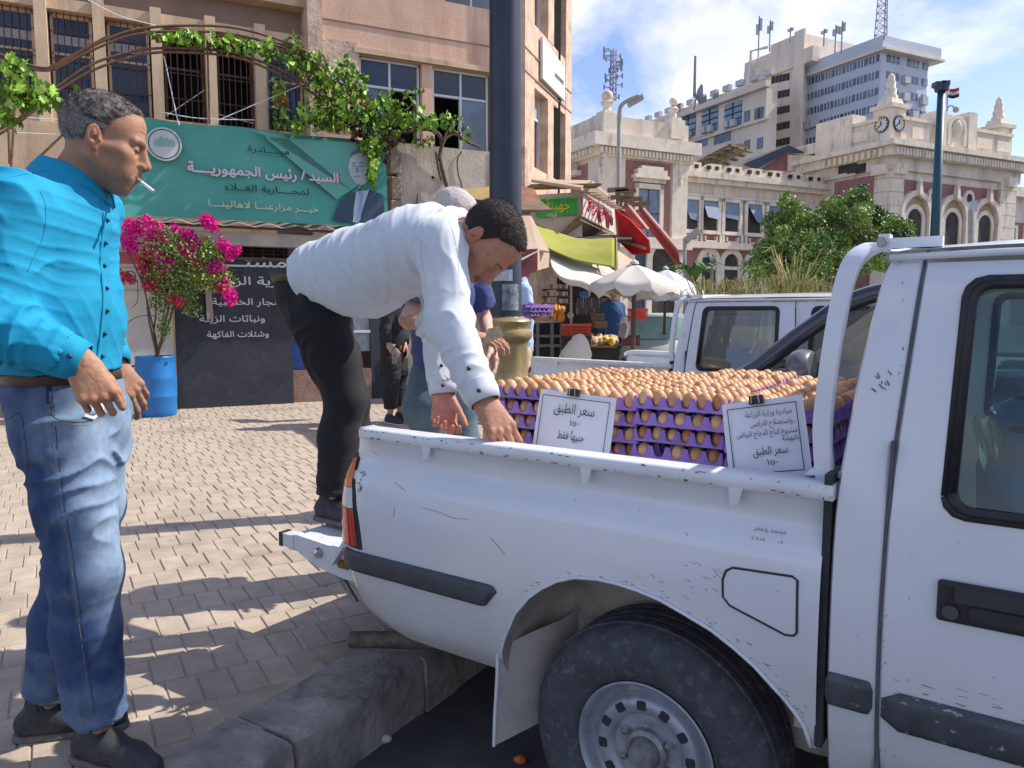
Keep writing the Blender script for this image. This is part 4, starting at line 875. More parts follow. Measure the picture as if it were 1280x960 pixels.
for c, r in stacks:
    su = .300 + c * .2655 + rnd.uniform(-.003, .003) - r * .004; sv = .305 + r * .274 + rnd.uniform(-.006, .006) + (.012 if c in (1,) and r == 0 else 0) + (.02 if c == 0 and r == 0 else 0)
    top = 1.135 + [.002, -.006, .006, -.004][c] + r * .003 + rnd.uniform(-.006, .006); rot = R(rnd.uniform(-1.2, 1.2)); nl = 11 if r == 0 else 3
    for L_ in range(nl):
        z = top - L_ * .0475; kind = (L_ + c + r) % 2; nx, ny = (5, 6) if kind else (6, 5)
        ju, jv, jr = (rnd.uniform(-.006, .006), rnd.uniform(-.007, .007), R(rnd.uniform(-1.6, 1.6))) if L_ else (0, 0, 0)
        if kind not in first_tray: o = make_tray(nx, ny).build('egg_tray', trayp, None, smooth=True); first_tray[kind] = o
        else: o = first_tray[kind].copy(); COL.objects.link(o)
        M = Matrix.Translation(Vector(tuple(tp(su + ju, sv + jv, z)))) @ Matrix.Rotation(TRZ + rot + jr, 4, 'Z')
        o.matrix_world = M; o.location = M.translation; o.rotation_euler = (0, 0, TRZ + rot + jr)
        tag(o, '%s purple tray of the %s egg stack in the %s row on the pickup' % (lev[L_], ranks[c], rowsn[r]), 'egg tray', 'purple egg trays stacked in the pickup bed')
        for i in range(nx):
            for j in range(ny):
                if L_ and not (j == 0 or (i == nx - 1 and c == 3)): continue
                if L_ and rnd.random() < .05: continue
                if L_ == 0 and j == 0 and rnd.random() < .0: continue
                x = (i + .5) * TS / nx + rnd.uniform(-.0015, .0015); y = (j + .5) * TS / ny + rnd.uniform(-.0015, .0015)
                sc_ = rnd.uniform(.90, 1.07); tilt = Matrix.Rotation(R(rnd.uniform(-9, 9)), 4, 'X') @ Matrix.Rotation(R(rnd.uniform(-9, 9)), 4, 'Y')
                E = M @ Matrix.Translation(Vector((x, y, .0335 if L_ == 0 else .0265))) @ tilt @ Matrix.Rotation(rnd.uniform(0, 6), 4, 'Z') @ Matrix.Diagonal(Vector((sc_, sc_, sc_ * (1 if L_ == 0 else .82), 1)))
                eggs.append((np.linalg.norm(np.array(E.translation) - camw) + (.4 if L_ > 6 else 0), E, (L_, ranks[c], rowsn[r])))
eggs.sort(key=lambda e: e[0]); e0 = None; SV = []; SF = []; em = egg_mesh()
for k, (d, E, L_) in enumerate(eggs):
    if k < 300:
        if e0 is None: o = e0 = em.build('egg', eggm, None, smooth=True)
        else: o = e0.copy(); COL.objects.link(o)
        o.location = E.translation; o.rotation_euler = E.to_euler(); o.scale = E.to_scale()
        if L_[0] == 0: tag(o, 'brown egg in the top tray of the %s stack, %s row' % L_[1:], 'egg', 'brown eggs in the top tray of the %s %s stack' % L_[1:])
        else: tag(o, 'brown egg showing at the edge of the %s tray of the %s near stack' % (lev[L_[0]], L_[1]), 'egg', 'brown eggs in the %s tray of the %s near stack' % (lev[L_[0]], L_[1]))
    else:
        n = len(SV); SV += [tuple(E @ Vector(v)) for v in em.v]; SF += [tuple(i + n for i in f) for f in em.f]
o = mk('more_eggs', SV, SF, mat('egg_shell_far', (.62, .335, .16), .5, .22, 34, spec=.35, det=1), None, smooth=True); tag(o, 'brown hen eggs filling the trays farther back on the pickup', 'eggs', None, 'stuff')
# price cards clipped to the near trays
paperm = mat('white_card', (.74, .74, .80), .6, .02, 9); ink = mat('black_print', (.03, .03, .035), .6, .1)
def card(corners, lines, label, clip):
    TL, TR, BL = corners; ex = (TR - TL); W_ = np.linalg.norm(ex); ex = ex / W_; ey = TL - BL; Hh = np.linalg.norm(ey); ey = ey / Hh; n = np.cross(ex, ey)
    t = T('price_card', label, 'price card', BL)
    G = [[BL + ex * W_ * a + ey * Hh * b_ + n * (.006 * math.sin(a * 3.1) * (1 - b_) + .003 * math.sin(b_ * 4 + a * 3)) for b_ in np.linspace(0, 1, 7)] for a in np.linspace(0, 1, 9)]
    b = MB(); b.grid(G); sh = b.build('sheet', paperm, t, world=True, smooth=True)
    lettering('print', lines, [ink], t, BL, ex, ey, .0085)
    b = MB(); m_ = .014
    for m_, w_ in ((.016, .0022),):
        for a, c in (((m_, m_), (W_ - m_, m_)), ((W_ - m_, m_), (W_ - m_, Hh - m_)), ((W_ - m_, Hh - m_), (m_, Hh - m_)), ((m_, Hh - m_), (m_, m_))):
            b.bar(BL + ex * a[0] + ey * a[1] + n * .0075, BL + ex * c[0] + ey * c[1] + n * .0075, w_, .0004, up=n)
    b.build('border', ink, t, world=True)
    cp_ = BL + ex * clip * W_ + ey * Hh
    k = T('binder_clip', 'black binder clip holding the ' + ('left' if 'upright' in label else 'right') + ' price card to the trays', 'binder clip', cp_)
    b = MB(); b.prism([cp_ - ex * .017 + ey * .012 + n * .008, cp_ - ex * .017 - ey * .010 + n * .013, cp_ - ex * .017 - ey * .010 - n * .006, cp_ - ex * .017 + ey * .012 - n * .003], ex * .034); b.build('jaw', blackm, k, world=True)
    b = MB(); b.tube([cp_ - ex * .010 - ey * .008 + n * .014, cp_ - ex * .007 + ey * .020 + n * .018, cp_ + ex * .007 + ey * .020 + n * .018, cp_ + ex * .010 - ey * .008 + n * .014], .0013, 6); b.build('wire_arm', steel, k, world=True)
def onv(px, py, v): u, z = side(px, py, v); return tp(u, v, z)
c1 = [onv(676, 486, .262), onv(771, 498, .262)]; dn = np.array([-.010, 0, -.190]) - V * .03
card([c1[0], c1[1], c1[0] + dn], [('سعر الطبق', .128, .132, .040, .135, .012, 0), ('١٥٠', .135, .097, .026, .030, .0, 0), ('جنيهاً فقط', .128, .056, .034, .088, .012, 0)], 'upright white price card clipped to the trays, three printed lines', .46)
c2 = [onv(902, 506, .25), onv(1003, 493, .25)]; ex_ = c2[1] - c2[0]; up_ = np.cross(V, ex_ / np.linalg.norm(ex_)); dn = up_ * .195 * (1 if up_[2] < 0 else -1) - V * .03
card([c2[0], c2[1], c2[0] + dn], [('مبادرة وزارة الزراعة', .118, .156, .020, .115, .008, 0), ('واستصلاح الاراضى', .122, .132, .020, .105, .008, 0), ('مشروع انتاج الدجاج البياض', .108, .108, .020, .150, .008, 0), ('بالنهضة', .165, .090, .018, .040, .008, 0), ('سعر الطبق', .112, .060, .028, .085, .012, 0), ('١٥٠', .115, .034, .020, .026, .0, 0)], 'tilted white price card with six printed lines beside the roll bar', .45)
# ------------------------------------------------------------------ the old apartment block on the left, its terrace wall, kiosk and banner
G1 = np.array([-3.5, 10.25, 0.])
def P1(s, o, z, G=G1): return G + D2 * s + N2 * o + np.array([0, 0, z])
def fs(px, py, off=0., G=G1):
    X = wallpt(px, py, G + N2 * off); d = X - (G + N2 * off); return float(d @ D2), float(X[2])
plaster = mat('pink_plaster', (.70, .455, .315), .92, .16, 1.1, bump=.05, bs=24, dirt=(.57, .34, .235), dscale=2.2, dpos=.47, streak=.12)
plaster2 = mat('rough_plaster', (.60, .43, .31), .95, .22, 5, bump=.35, bs=22, dirt=(.28, .18, .12), dscale=1.5, dpos=.55)
beamm = mat('ochre_render', (.62, .45, .29), .9, .12, 2.5, bump=.04, bs=30, streak=.12, dirt=(.44, .30, .19), dscale=4, dpos=.5)
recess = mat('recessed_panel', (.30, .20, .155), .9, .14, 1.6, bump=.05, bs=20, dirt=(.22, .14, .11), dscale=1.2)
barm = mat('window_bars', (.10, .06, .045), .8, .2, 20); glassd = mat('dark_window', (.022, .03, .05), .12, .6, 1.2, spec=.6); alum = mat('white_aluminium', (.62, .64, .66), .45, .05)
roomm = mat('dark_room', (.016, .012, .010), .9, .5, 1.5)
bld = T('apartment_block', 'old ochre and pink apartment block with barred windows behind the green banner', 'building', G1, AF)
def lb(name, boxes, m, parent=bld, **k):
    b = MB()
    for (s0, s1, o0, o1, z0, z1) in boxes: b.box(((s0 + s1) / 2, (o0 + o1) / 2, (z0 + z1) / 2), (s1 - s0, o1 - o0, z1 - z0))
    return b.build(name, m, parent, **k)
# left half: pillars, recessed windows
PX = [(-3.85, -3.71), (-3.15, -3.02), (-2.47, -2.33), (-1.80, -1.66), (-1.10, -.96), (-.40, -.26), (.27, .42), (1.0, 1.24)]
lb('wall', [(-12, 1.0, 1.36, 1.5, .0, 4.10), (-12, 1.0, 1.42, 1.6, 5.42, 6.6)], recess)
for a, b_ in PX[:-1]: lb('pillar', [(a, b_, 1.12, 1.5, 3.3, 5.60)], beamm)
lb('beam', [(-12, 1.0, 1.19, 1.45, 5.40, 5.55)], beamm); lb('beam', [(-12, 1.0, 1.15, 1.45, 5.95, 6.12)], beamm); lb('parapet', [(-12, 1.0, 1.2, 1.45, 3.9, 4.12)], beamm)
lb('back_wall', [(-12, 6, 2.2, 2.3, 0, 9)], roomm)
for i in range(len(PX) - 1):
    a, b_ = PX[i][1], PX[i + 1][0]; s0, s1 = a + .02, b_ - .02; broken = i in (4, 5)
    wn = lb('window', [(s0, s1, 1.34, 1.38, 5.34, 5.39), (s0, s0 + .035, 1.34, 1.38, 4.12, 5.39), (s1 - .035, s1, 1.34, 1.38, 4.12, 5.39), (s0, s1, 1.34, 1.38, 4.12, 4.16), (s0, s1, 1.34, 1.38, 4.86, 4.89)], beamm if not broken else barm)
    if not broken: lb('pane', [(s0 + .03, s1 - .03, 1.355, 1.365, 4.16, 4.86)], glassd, wn); lb('pane', [(s0 + .03, s1 - .03, 1.355, 1.365, 4.89, 5.34)], glassd, wn)
    if i < 4: lb('blind', [(s0 + .03, s1 - .03, 1.345, 1.352, 5.0, 5.12)], mat('pale_blind', (.36, .35, .36), .8, .15, 12), wn)
    for k in range(5):
        x = s0 + (s1 - s0) * (k + 1) / 6; b = MB(); b.tube([(x, 1.30, 4.1), (x, 1.30, 5.4)], .008, 5); b.build('bar', barm, wn)
    for z in (4.45, 4.8, 5.15): b = MB(); b.tube([(s0, 1.295, z), (s1, 1.295, z)], .007, 5); b.build('bar', barm, wn)
    if broken: b = MB(); b.tube([(s0, 1.32, 4.2 + .1 * (i % 2)), (s1, 1.32, 4.62 - .4 * (i % 2))], .008, 5); b.build('brace', alum, wn)
# plain base behind the kiosk roof and terrace
lb('lower_wall', [(-12, 4.7, 1.02, 1.18, 0, 3.9)], beamm)
# right half: smooth pink wall with two aluminium windows, and the floor above
S0, S1 = 1.22, 4.72
wz0, wz1 = 4.06, 5.36
lb('wall', [(S0, 1.78, 1.0, 1.5, 3.7, wz1), (2.80, 2.98, 1.03, 1.5, 3.7, wz1), (4.02, S1, 1.0, 1.5, 3.7, wz1), (S0, S1, 1.0, 1.5, wz1, 6.36), (S0, 3.18, 1.0, 1.5, 6.36, 7.9), (1.78, 4.02, 1.03, 1.5, 3.7, wz0), (4.2, S1, 1.0, 1.5, 6.36, 7.9)], plaster)
lb('pier', [(1.0, S0, .93, 1.5, 0, 8.2)], plaster2)
lb('string_course', [(S0, S1, .985, 1.0, 5.775, 5.79)], recess); lb('wall_panel', [(S0 + .01, 1.74, .985, 1.0, 4.2, 5.50)], plaster2)
lb('lintel', [(1.70, 4.12, .965, 1.02, 5.36, 5.44)], beamm); lb('sill', [(1.74, 4.1, .93, 1.05, 3.98, 4.05)], beamm)
def awin(s0, s1, z0, z1, o=1.12, op=()):
    f = .035; m = (s0 + s1) / 2; zt = z0 + (z1 - z0) * .66
    wn = lb('window', [(s0, s0 + f, o, o + .05, z0, z1), (s1 - f, s1, o, o + .05, z0, z1), (s0, s1, o, o + .05, z1 - f, z1), (s0, s1, o, o + .05, z0, z0 + f), (m - f / 2, m + f / 2, o - .005, o + .055, z0, z1), (s0, s1, o - .003, o + .053, zt, zt + f)], alum)
    for i, (a, b_) in enumerate(((s0 + f, m - f / 2), (m + f / 2, s1 - f))):
        lb('pane', [(a, b_, o + .02, o + .03, zt + f, z1 - f)], glassd, wn)
        if (i) not in op: lb('pane', [(a, b_, o + .02, o + .03, z0 + f, zt)], mat('grey_reflecting_window', (.13, .16, .20), .08, .5, 1.5, spec=.8), wn)
    return wn
w1 = awin(1.80, 2.78, wz0, wz1 - .01, op=(1,)); w2 = awin(3.0, 3.99, wz0, wz1 - .01, op=(0,)); awin(3.2, 4.18, 6.38, 7.6)
lamp_e = mat('lit_bulb', (.9, .88, .8), .4, .02, emit=('#fff6e0', 6))
for s_ in (2.33, 3.12): b = MB(); b.ball((s_, 1.75, 5.30), .045, 10, 7); b.build('ceiling_bulb', lamp_e, w1 if s_ < 3 else w2, smooth=True)
lb('ceiling', [(1.3, 4.6, 1.2, 2.2, 5.45, 5.5)], recess)
lb('roof_slab', [(-12, 4.6, 1.2, 6, 8.2, 8.35)], plaster)
# corner and the side street face
K1 = P1(4.72, 1.0, 0); DS = np.array([math.cos(R(70)), math.sin(R(70)), 0]); NS = np.array([-DS[1], DS[0], 0]); AS = R(70)
def ss_(px, py, off=0.): X = wallpt(px, py, K1 + NS * off, NS); d = X - K1; return float(d @ DS), float(X[2])
sidew = T('side_wing', 'narrow side face of the pink block with tall windows and a white board', 'building', K1, AS)
L_end = ss_(714, 150)[0]
def sb(name, boxes, m, parent=sidew): return lb(name, boxes, m, parent)
wA = [ss_(668, 150)[0], ss_(685, 150)[0], ss_(692, 150)[0], ss_(707, 150)[0]]
sb('wall', [(-.25, wA[0], 0, .5, 0, 9), (wA[1], wA[2], .0, .5, 3.6, 5.3), (wA[1], wA[2], .0, .5, 6.35, 8.2), (wA[3], L_end, 0, .5, 0, 9), (wA[0], wA[3], 0.01, .5, 0, 3.95), (wA[0], wA[3], 0.01, .5, 5.3, 6.35), (wA[0], wA[3], .01, .5, 8.2, 9)], plaster2)
sb('string_course', [(-.25, L_end, -.012, 0, 5.42, 5.44), (-.25, L_end, -.012, 0, 5.80, 5.82)], recess)
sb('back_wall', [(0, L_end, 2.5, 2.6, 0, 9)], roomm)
for z0, z1 in ((3.95, 5.3), (6.35, 8.2)):
    for a, b_ in ((wA[0], wA[1]), (wA[2], wA[3])):
        wn = sb('window', [(a, a + .05, .16, .21, z0, z1), (b_ - .05, b_, .16, .21, z0, z1), (a, b_, .16, .21, z0 + (z1 - z0) * .68, z0 + (z1 - z0) * .68 + .05)], alum); m = (a + b_) / 2
        sb('pane', [(a + .05, m, .18, .19, z0, z0 + (z1 - z0) * .68), (a + .05, b_ - .05, .18, .19, z0 + (z1 - z0) * .71, z1)], mat('curtained_window', (.42, .42, .38), .5, .2, 3), wn)
bs = [ss_(678, 46, -.05), ss_(706, 86, -.05), ss_(706, 127, -.05), ss_(678, 98, -.05)]
bd = T('white_board', 'plain white sign board hung between the floors of the side wing', 'sign', K1 + DS * bs[0][0] - NS * .06, AS)
b = MB(); b.prism([K1 + DS * s_ + NS * -.06 + np.array([0, 0, z]) for s_, z in bs], NS * .05); b.build('board', mat('white_board', (.66, .64, .62), .6, .06, 2, dirt=(.5, .45, .4), dscale=2.5, dpos=.55), bd, world=True)
b = MB()
for k in range(7): p = K1 + DS * (bs[0][0] + .02 + (bs[1][0] - bs[0][0]) * (.52 + .06 * k)) - NS * .065; z = bs[3][1] + .27; b.bar(p + np.array([0, 0, z - .03]), p + np.array([0, 0, z + .04]), .05, .01)
b.build('faded_letters', mat('faded_grey', (.3, .28, .27), .8, .1), bd, world=True)
# terrace wall of blockwork to the right of the banner
conc = mat('stained_concrete', (.50, .43, .34), .92, .2, 2.2, bump=.08, bs=24, dirt=(.27, .225, .17), dscale=3, dpos=.48, streak=.3)
tw = T('terrace_wall', 'stained concrete terrace wall with a crack behind the balding man', 'wall', P1(1.95, 0, 0), AF)
b = MB(); b.box((.85, .12, 1.05), (1.5, .22, 5.62)); b.build('wall', conc, tw)
b = MB(); b.box((1.75, .5, 1.9), (.4, 1., 3.9)); b.build('return_wall', conc, tw)
for i, (zz, hh_) in enumerate(((3.55, .30), (3.2, .34), (2.9, .28), (2.62, .27), (2.35, .26), (2.05, .28))):
    b = MB(); b.box((.055 + .01 * (i % 2), .08 - .01 * (i % 3), zz), (.17 - .02 * (i % 2), .26, hh_ - .02)); o = b.build('stone_block', mat('grey_stone', (.27, .215, .155), .95, .3, 6, bump=.2, bs=22), tw); md = o.modifiers.new('b', 'BEVEL'); md.width = .012
b = MB(); cr = bez([P1(3.05, -.0, 3.82), P1(2.98, 0, 3.7), P1(2.99, 0, 3.5), P1(3.05, 0, 3.3), P1(3.03, 0, 3.1)], 5); cr = [p + D2 * .0 - N2 * .008 for p in cr]; b.tube(cr, .008, 5); b.build('crack', roomm, tw, world=True)
b = MB(); b.tube(bez([fsP for fsP in [P1(2.35, -.008, 3.15), P1(2.33, -.008, 2.95), P1(2.40, -.008, 2.75), P1(2.5, -.008, 2.6)]], 5), .005, 5); b.build('crack', roomm, tw, world=True)
p_ = P1(*((fs(541, 222)[0],) + (-.01,) + (fs(541, 222)[1],))); b = MB(); b.lathe([(0, -.012), (.02, -.012), (.022, .0)], 12, (0, 0, 0), 'y'); o = b.build('pipe_hole', roomm, tw); o.location = (fs(541, 222)[0] - 1.95, 0, fs(541, 222)[1])
# ground floor: kiosk, painted panel, doors, dado
gm = mat('cream_paint', (.55, .52, .46), .7, .08, 3, dirt=(.40, .36, .29), dscale=3, dpos=.56); darkp = mat('dark_blue_paint', (.028, .033, .043), .7, .22, 3.5, bump=.02, dirt=(.055, .058, .062), dscale=6, dpos=.54)
kio = T('kiosk', 'cream painted kiosk wall with a red and white frieze behind the blue barrel', 'kiosk', P1(-2.6, 0, 0), AF)
b = MB(); b.box((.78, .3, 1.2), (1.62, .6, 2.15)); b.build('wall', gm, kio)
b = MB(); b.box((.78, -.004, 1.70), (1.62, .012, .02)); b.box((.78, -.004, 1.98), (1.62, .012, .02)); b.build('moulding', mat('buff', (.42, .36, .26), .8), kio)
b = MB(); b.box((.78, -.003, 2.10), (1.6, .008, .15)); b.build('red_frieze', mat('faded_red', (.42, .10, .09), .8, .15), kio)
b = MB()
for k in range(6):
    x = .25 + k * .2; b.tube([(x, -.008, 1.76), (x, -.008, 1.9), (x + .04, -.008, 1.93), (x + .10, -.008, 1.93), (x + .13, -.008, 1.9), (x + .13, -.008, 1.8), (x + .08, -.008, 1.76)], .005, 4)
b.build('scroll_ornament', roomm, kio)
b = MB(); b.box((.60, -.005, 1.1), (.05, .02, 1.5)); b.build('corner_post', gm, kio)
hut = T('painted_panel', 'tall dark blue panel painted with white lettering beside the barrel', 'sign', P1(-.98, -.02, 0), AF)
b = MB(); b.box((.735, .1, 1.13), (1.47, .2, 1.96)); b.build('panel', darkp, hut)
b = MB(); b.box((.735, -.012, 2.13), (1.5, .03, .04)); b.build('top_edge', barm, hut)
wl = mat('white_lettering', (.60, .60, .60), .8, .08, 40)
_s = lambda px, py: (fs(px, py, -.02)[0] + .98, fs(px, py, -.02)[1])
L = []
for txt, px, py, wpx, hgt, bo in (('مشتــــل', 303, 333, 110, .20, .045), ('مديرية الزراعة', 318, 356, 120, .15, .035), ('أشجار الخشبية', 312, 381, 92, .12, .03), ('ونباثات الزينة', 291, 402, 80, .12, .03), ('وشثلات الفاكهة', 298, 421, 76, .11, .025)):
    s_, z = _s(px, py); L.append((txt, s_, z, hgt, wpx * .0103, bo, 0))
lettering('lettering', L, [wl], hut, P1(-.98, -.02, 0), D2, (0, 0, 1), .006)
b = MB(); b.prism([P1(-.62, -.06, 2.15), P1(-.55, -.05, 2.15), P1(-.52, -.07, 1.35), P1(-.60, -.09, 1.30)], N2 * .01); o = b.build('hanging_cloth', mat('brown_cloth', (.30, .24, .2), .9, .15), None); tag(o, 'brown cloth strip hanging on the dark painted panel behind the flowers', 'cloth')
gw = T('ground_floor', 'low shop front with brick dado and dark doors behind the seller', 'shop front', P1(.5, .05, 0), AF)
lbx = lambda name, boxes, m, parent=gw: lb(name, [(a - .5, b_ - .5, c - .05, d - .05, e, f_) for a, b_, c, d, e, f_ in boxes], m, parent)
lbx('dado', [(.49, 1.62, .04, .3, .0, .60)], mat('brown_brick', (.25, .16, .12), .9, .25, 6, bump=.08, bs=30))
lbx('wall', [(.49, 1.30, .10, .3, .60, 2.3), (1.88, 1.97, .1, .3, 0, 2.3)], mat('grey_wall', (.16, .145, .13), .9, .2, 3))
lbx('blue_poster', [(.50, .80, .08, .098, .62, 1.02)], mat('blue_poster', (.008, .045, .22), .6, .1))
lbx('curtain', [(1.31, 1.62, .12, .15, .85, 1.6)], mat('grey_curtain', (.3, .33, .36), .85, .2, 10)); lbx('door', [(1.62, 1.90, .06, .14, .15, 2.2)], darkp); lbx('jamb', [(1.90, 1.94, .02, .12, .15, .85)], alum)
lbx('counter_rail', [(1.3, 1.62, .06, .12, 1.12, 1.16)], alum)
# concrete fascia, wire mesh and corrugated canopy under the banner
fa_ = T('canopy', 'corrugated sheet canopy with a concrete fascia under the green banner', 'canopy', P1(-3.6, 0, 0), AF)
b = MB(); b.box((2.8, -.02, 2.38), (5.5, .25, .17)); b.build('fascia', mat('pale_render', (.42, .37, .32), .9, .2, 4, bump=.06, dirt=(.3, .25, .2)), fa_)
b = MB(); b.box((2.8, .25, 2.2), (5.5, .1, .24)); b.build('vent_recess', roomm, fa_)
b = MB()
for k in range(40): b.tube([(.1 + k * .14, .0, 2.10), (.1 + k * .14, .0, 2.3)], .004, 4)
for z in (2.15, 2.2, 2.25): b.tube([(0, .0, z), (5.5, .0, z)], .003, 4)
b.build('wire_mesh', barm, fa_)
b = MB(); G = []
for i in range(241):
    s_ = i * 5.55 / 240; zz = .022 * math.sin(s_ * 2 * math.pi / .37) ; G.append([(s_, .6, 2.68 + zz), (s_, -.28, 2.56 + zz), (s_, -.285, 2.545 + zz)])
b.grid(G); b.build('corrugated_sheet', mat('corrugated_sheet', (.24, .21, .18), .8, .2, 8, metal=.2, dirt=(.35, .3, .25)), fa_, smooth=True)
b = MB(); b.tube([(0, -.22, 2.52), (5.5, -.22, 2.52)], .02, 6); b.build('front_rail', barm, fa_)
# banner
bn = T('banner', 'green banner with four lines of Arabic lettering and a suited figure', 'banner', P1(-1.62, -.12, 2.62), AF)
b = MB(); G = []
for i in range(41):
    s_ = 3.48 * i / 40; row = []
    for j in range(13):
        t = j / 12; z = 1.20 * t + .012 * math.sin(s_ * 5) * t; o_ = .020 * math.sin(s_ * 2.2 + t * 2) + .012 * math.sin(s_ * 7 - t * 5) + .05 * t
        row.append((s_, o_, z))
    G.append(row)
b.grid(G); green = mat('banner_green', (.065, .33, .26), .55, .10, 1.4, dirt=(.10, .37, .30), dscale=1.0, dpos=.5, bump=.015, bs=6); b.build('cloth', green, bn, smooth=True)
bo = P1(-1.62, -.12 - .045, 2.62); _b = lambda px, py: (fs(px, py, -.12)[0] + 1.62, fs(px, py, -.12)[1] - 2.62)
def bpoly(name, pts, m, lift=.0, parent=bn):
    b = MB(); q = [(_b(x, y)) for x, y in pts]; b.add([tuple(bo + D2 * s_ + np.array([0, 0, z]) - N2 * lift) for s_, z in q], [tuple(range(len(q)))]); return b.build(name, m, parent, world=True)
bpoly('light_facet', [(311, 163), (352, 168), (440, 240), (330, 170)], mat('banner_light', (.11, .36, .30), .55, .08), .0); bpoly('light_facet', [(330, 172), (473, 181), (474, 214), (420, 250)], mat('banner_light', (.11, .36, .30), .55, .08), .0)
blk = mat('banner_black', (.012, .03, .03), .6); whi = mat('banner_white', (.60, .55, .58), .6, .1, 20); cre = mat('banner_cream', (.50, .55, .36), .6); red_ = mat('banner_outline', (.30, .12, .13), .6)
L = []
for txt, px, py, wpx, h_, bo_, mi in (('مبــــادرة', 335, 192, 50, .11, .04, 0), ('السيد / رئيس الجمهوريــــة', 332, 222, 186, .17, .085, 3), ('السيد / رئيس الجمهوريــــة', 332, 222, 182, .17, .062, 1), ('لمحــــاربة الغــلاء', 334, 241, 102, .12, .04, 0), ('خيـــر مزارعنــا لاهالينـــا', 331, 262, 134, .115, .045, 2)):
    s_, z = _b(px, py); L.append((txt, s_, z, h_, wpx * .0105, bo_, mi))
lettering('lettering', [l for l in L if l[6] == 3], [blk, whi, cre, red_], bn, bo, D2, (0, 0, 1), .004)
lettering('lettering', [l for l in L if l[6] != 3], [blk, whi, cre, red_], bn, bo, D2, (0, 0, 1), .008)
# round emblem: ring, disc, small green plants
def disc(name, px, py, r0, r1, m, lift, n=36):
    s_, z = _b(px, py); c = bo + D2 * s_ + np.array([0, 0, z]) - N2 * lift; b = MB(); e = np.array([0, 0, 1]); v = []
    for r in (r0, r1):
        for k in range(n): a = 2 * math.pi * k / n; v.append(c + D2 * r * math.cos(a) + e * r * math.sin(a))
    b.add(v, [(k, (k + 1) % n, n + (k + 1) % n, n + k) for k in range(n)]); return b.build(name, m, bn, world=True)
disc('emblem_disc', 205, 181, .001, .205, mat('emblem_white', (.5, .53, .52), .6, .05), .004); disc('emblem_ring', 205, 181, .17, .182, blk, .006)
for dx, hh_ in ((-9, .07), (-3, .10), (4, .08), (10, .06)):
    s_, z = _b(205 + dx, 184); b = MB(); c = bo + D2 * s_ + np.array([0, 0, z]) - N2 * .007
    b.add([c + D2 * -.028, c + D2 * .028, c + np.array([0, 0, hh_]) + D2 * .03, c + np.array([0, 0, hh_ + .03]), c + np.array([0, 0, hh_]) - D2 * .03], [(0, 1, 2, 3, 4)]); b.build('emblem_leaf', mat('emblem_green', (.22, .42, .33), .6), bn, world=True)
# generic suited figure at the right end
bpoly('figure_suit', [(415, 275), (424, 252), (440, 243), (448, 238), (462, 238), (478, 244), (480, 283), (415, 276)], mat('figure_navy', (.03, .06, .10), .6), .006)
bpoly('figure_shirt', [(444, 240), (460, 238), (452, 262), (447, 279), (440, 278), (441, 262)], mat('figure_pale', (.40, .47, .58), .6), .009)
bpoly('figure_face', [(436, 200), (440, 192), (448, 189), (457, 191), (462, 199), (463, 213), (459, 226), (452, 232), (444, 230), (437, 221), (434, 210)], mat('figure_face', (.44, .52, .56), .6, .15, 8), .010)
bpoly('figure_hair', [(436, 199), (438, 191), (446, 187), (456, 188), (463, 196), (464, 208), (461, 203), (458, 195), (448, 192), (440, 195)], mat('figure_hair', (.10, .17, .19), .7), .013)
for q in ([(438, 205), (443, 203.5), (444, 205), (439, 206.5)], [(447, 203.5), (454, 204), (454, 205.5), (447, 205)], [(439, 208), (443, 207.5), (443, 209.5), (439, 209.5)], [(447, 207.5), (452, 208), (452, 209.8), (448, 209.8)], [(444, 209), (446, 209), (447, 216), (443, 216.5)], [(440, 221), (449, 220.5), (449, 222), (441, 222.5)]): bpoly('figure_feature', q, mat('figure_shade', (.20, .28, .31), .7), .014)
bpoly('figure_tie', [(447, 240), (452, 240), (453, 247), (449, 276), (444, 276), (448, 248)], mat('figure_tie', (.22, .32, .50), .6), .012)
# ------------------------------------------------------------------ barrel and bougainvillea
bp = gp(197, 519, .15); blue = mat('blue_plastic', (.012, .15, .42), .45, .12, 4, spec=.5, dirt=(.05, .2, .42), dscale=5, dpos=.58)
br = T('blue_barrel', 'blue plastic barrel used as a planter for the bougainvillea', 'barrel', bp)
b = MB(); r = .228; b.lathe([(.0, .0), (r * .93, .0), (r * .98, .02), (r, .08), (r * 1.01, .22), (r * 1.035, .235), (r * 1.035, .25), (r * 1.01, .265), (r * 1.02, .4), (r * 1.04, .455), (r * 1.04, .475), (r * 1.015, .49), (r * 1.0, .64), (r * .97, .69), (r * .99, .70), (r * 1.0, .725), (r * .97, .735), (r * .92, .73), (r * .91, .66), (.0, .66)], 40); b.build('drum', blue, br, auto=40)
b = MB(); b.lathe([(0, .662), (r * .9, .668)], 20); b.build('soil', mat('soil', (.06, .04, .025), .95, .3, 20), br)
b = MB(); b.box((.20, -.12, .66), (.03, .03, .02)); b.build('handle_lug', blue, br); b = MB(); b.tube([(-.21, -.05, .62), (-.29, -.06, .60)], .012, 6); b.build('spout', roomm, br)
leafg = mat('leaf_green', (.10, .20, .035), .6, .3, 25, rand=.25, spec=.3); leafy = mat('vine_leaf', (.14, .28, .03), .55, .35, 14, rand=.35, spec=.3); woodm = mat('bark', (.12, .085, .055), .9, .3, 20, bump=.1, bs=60)
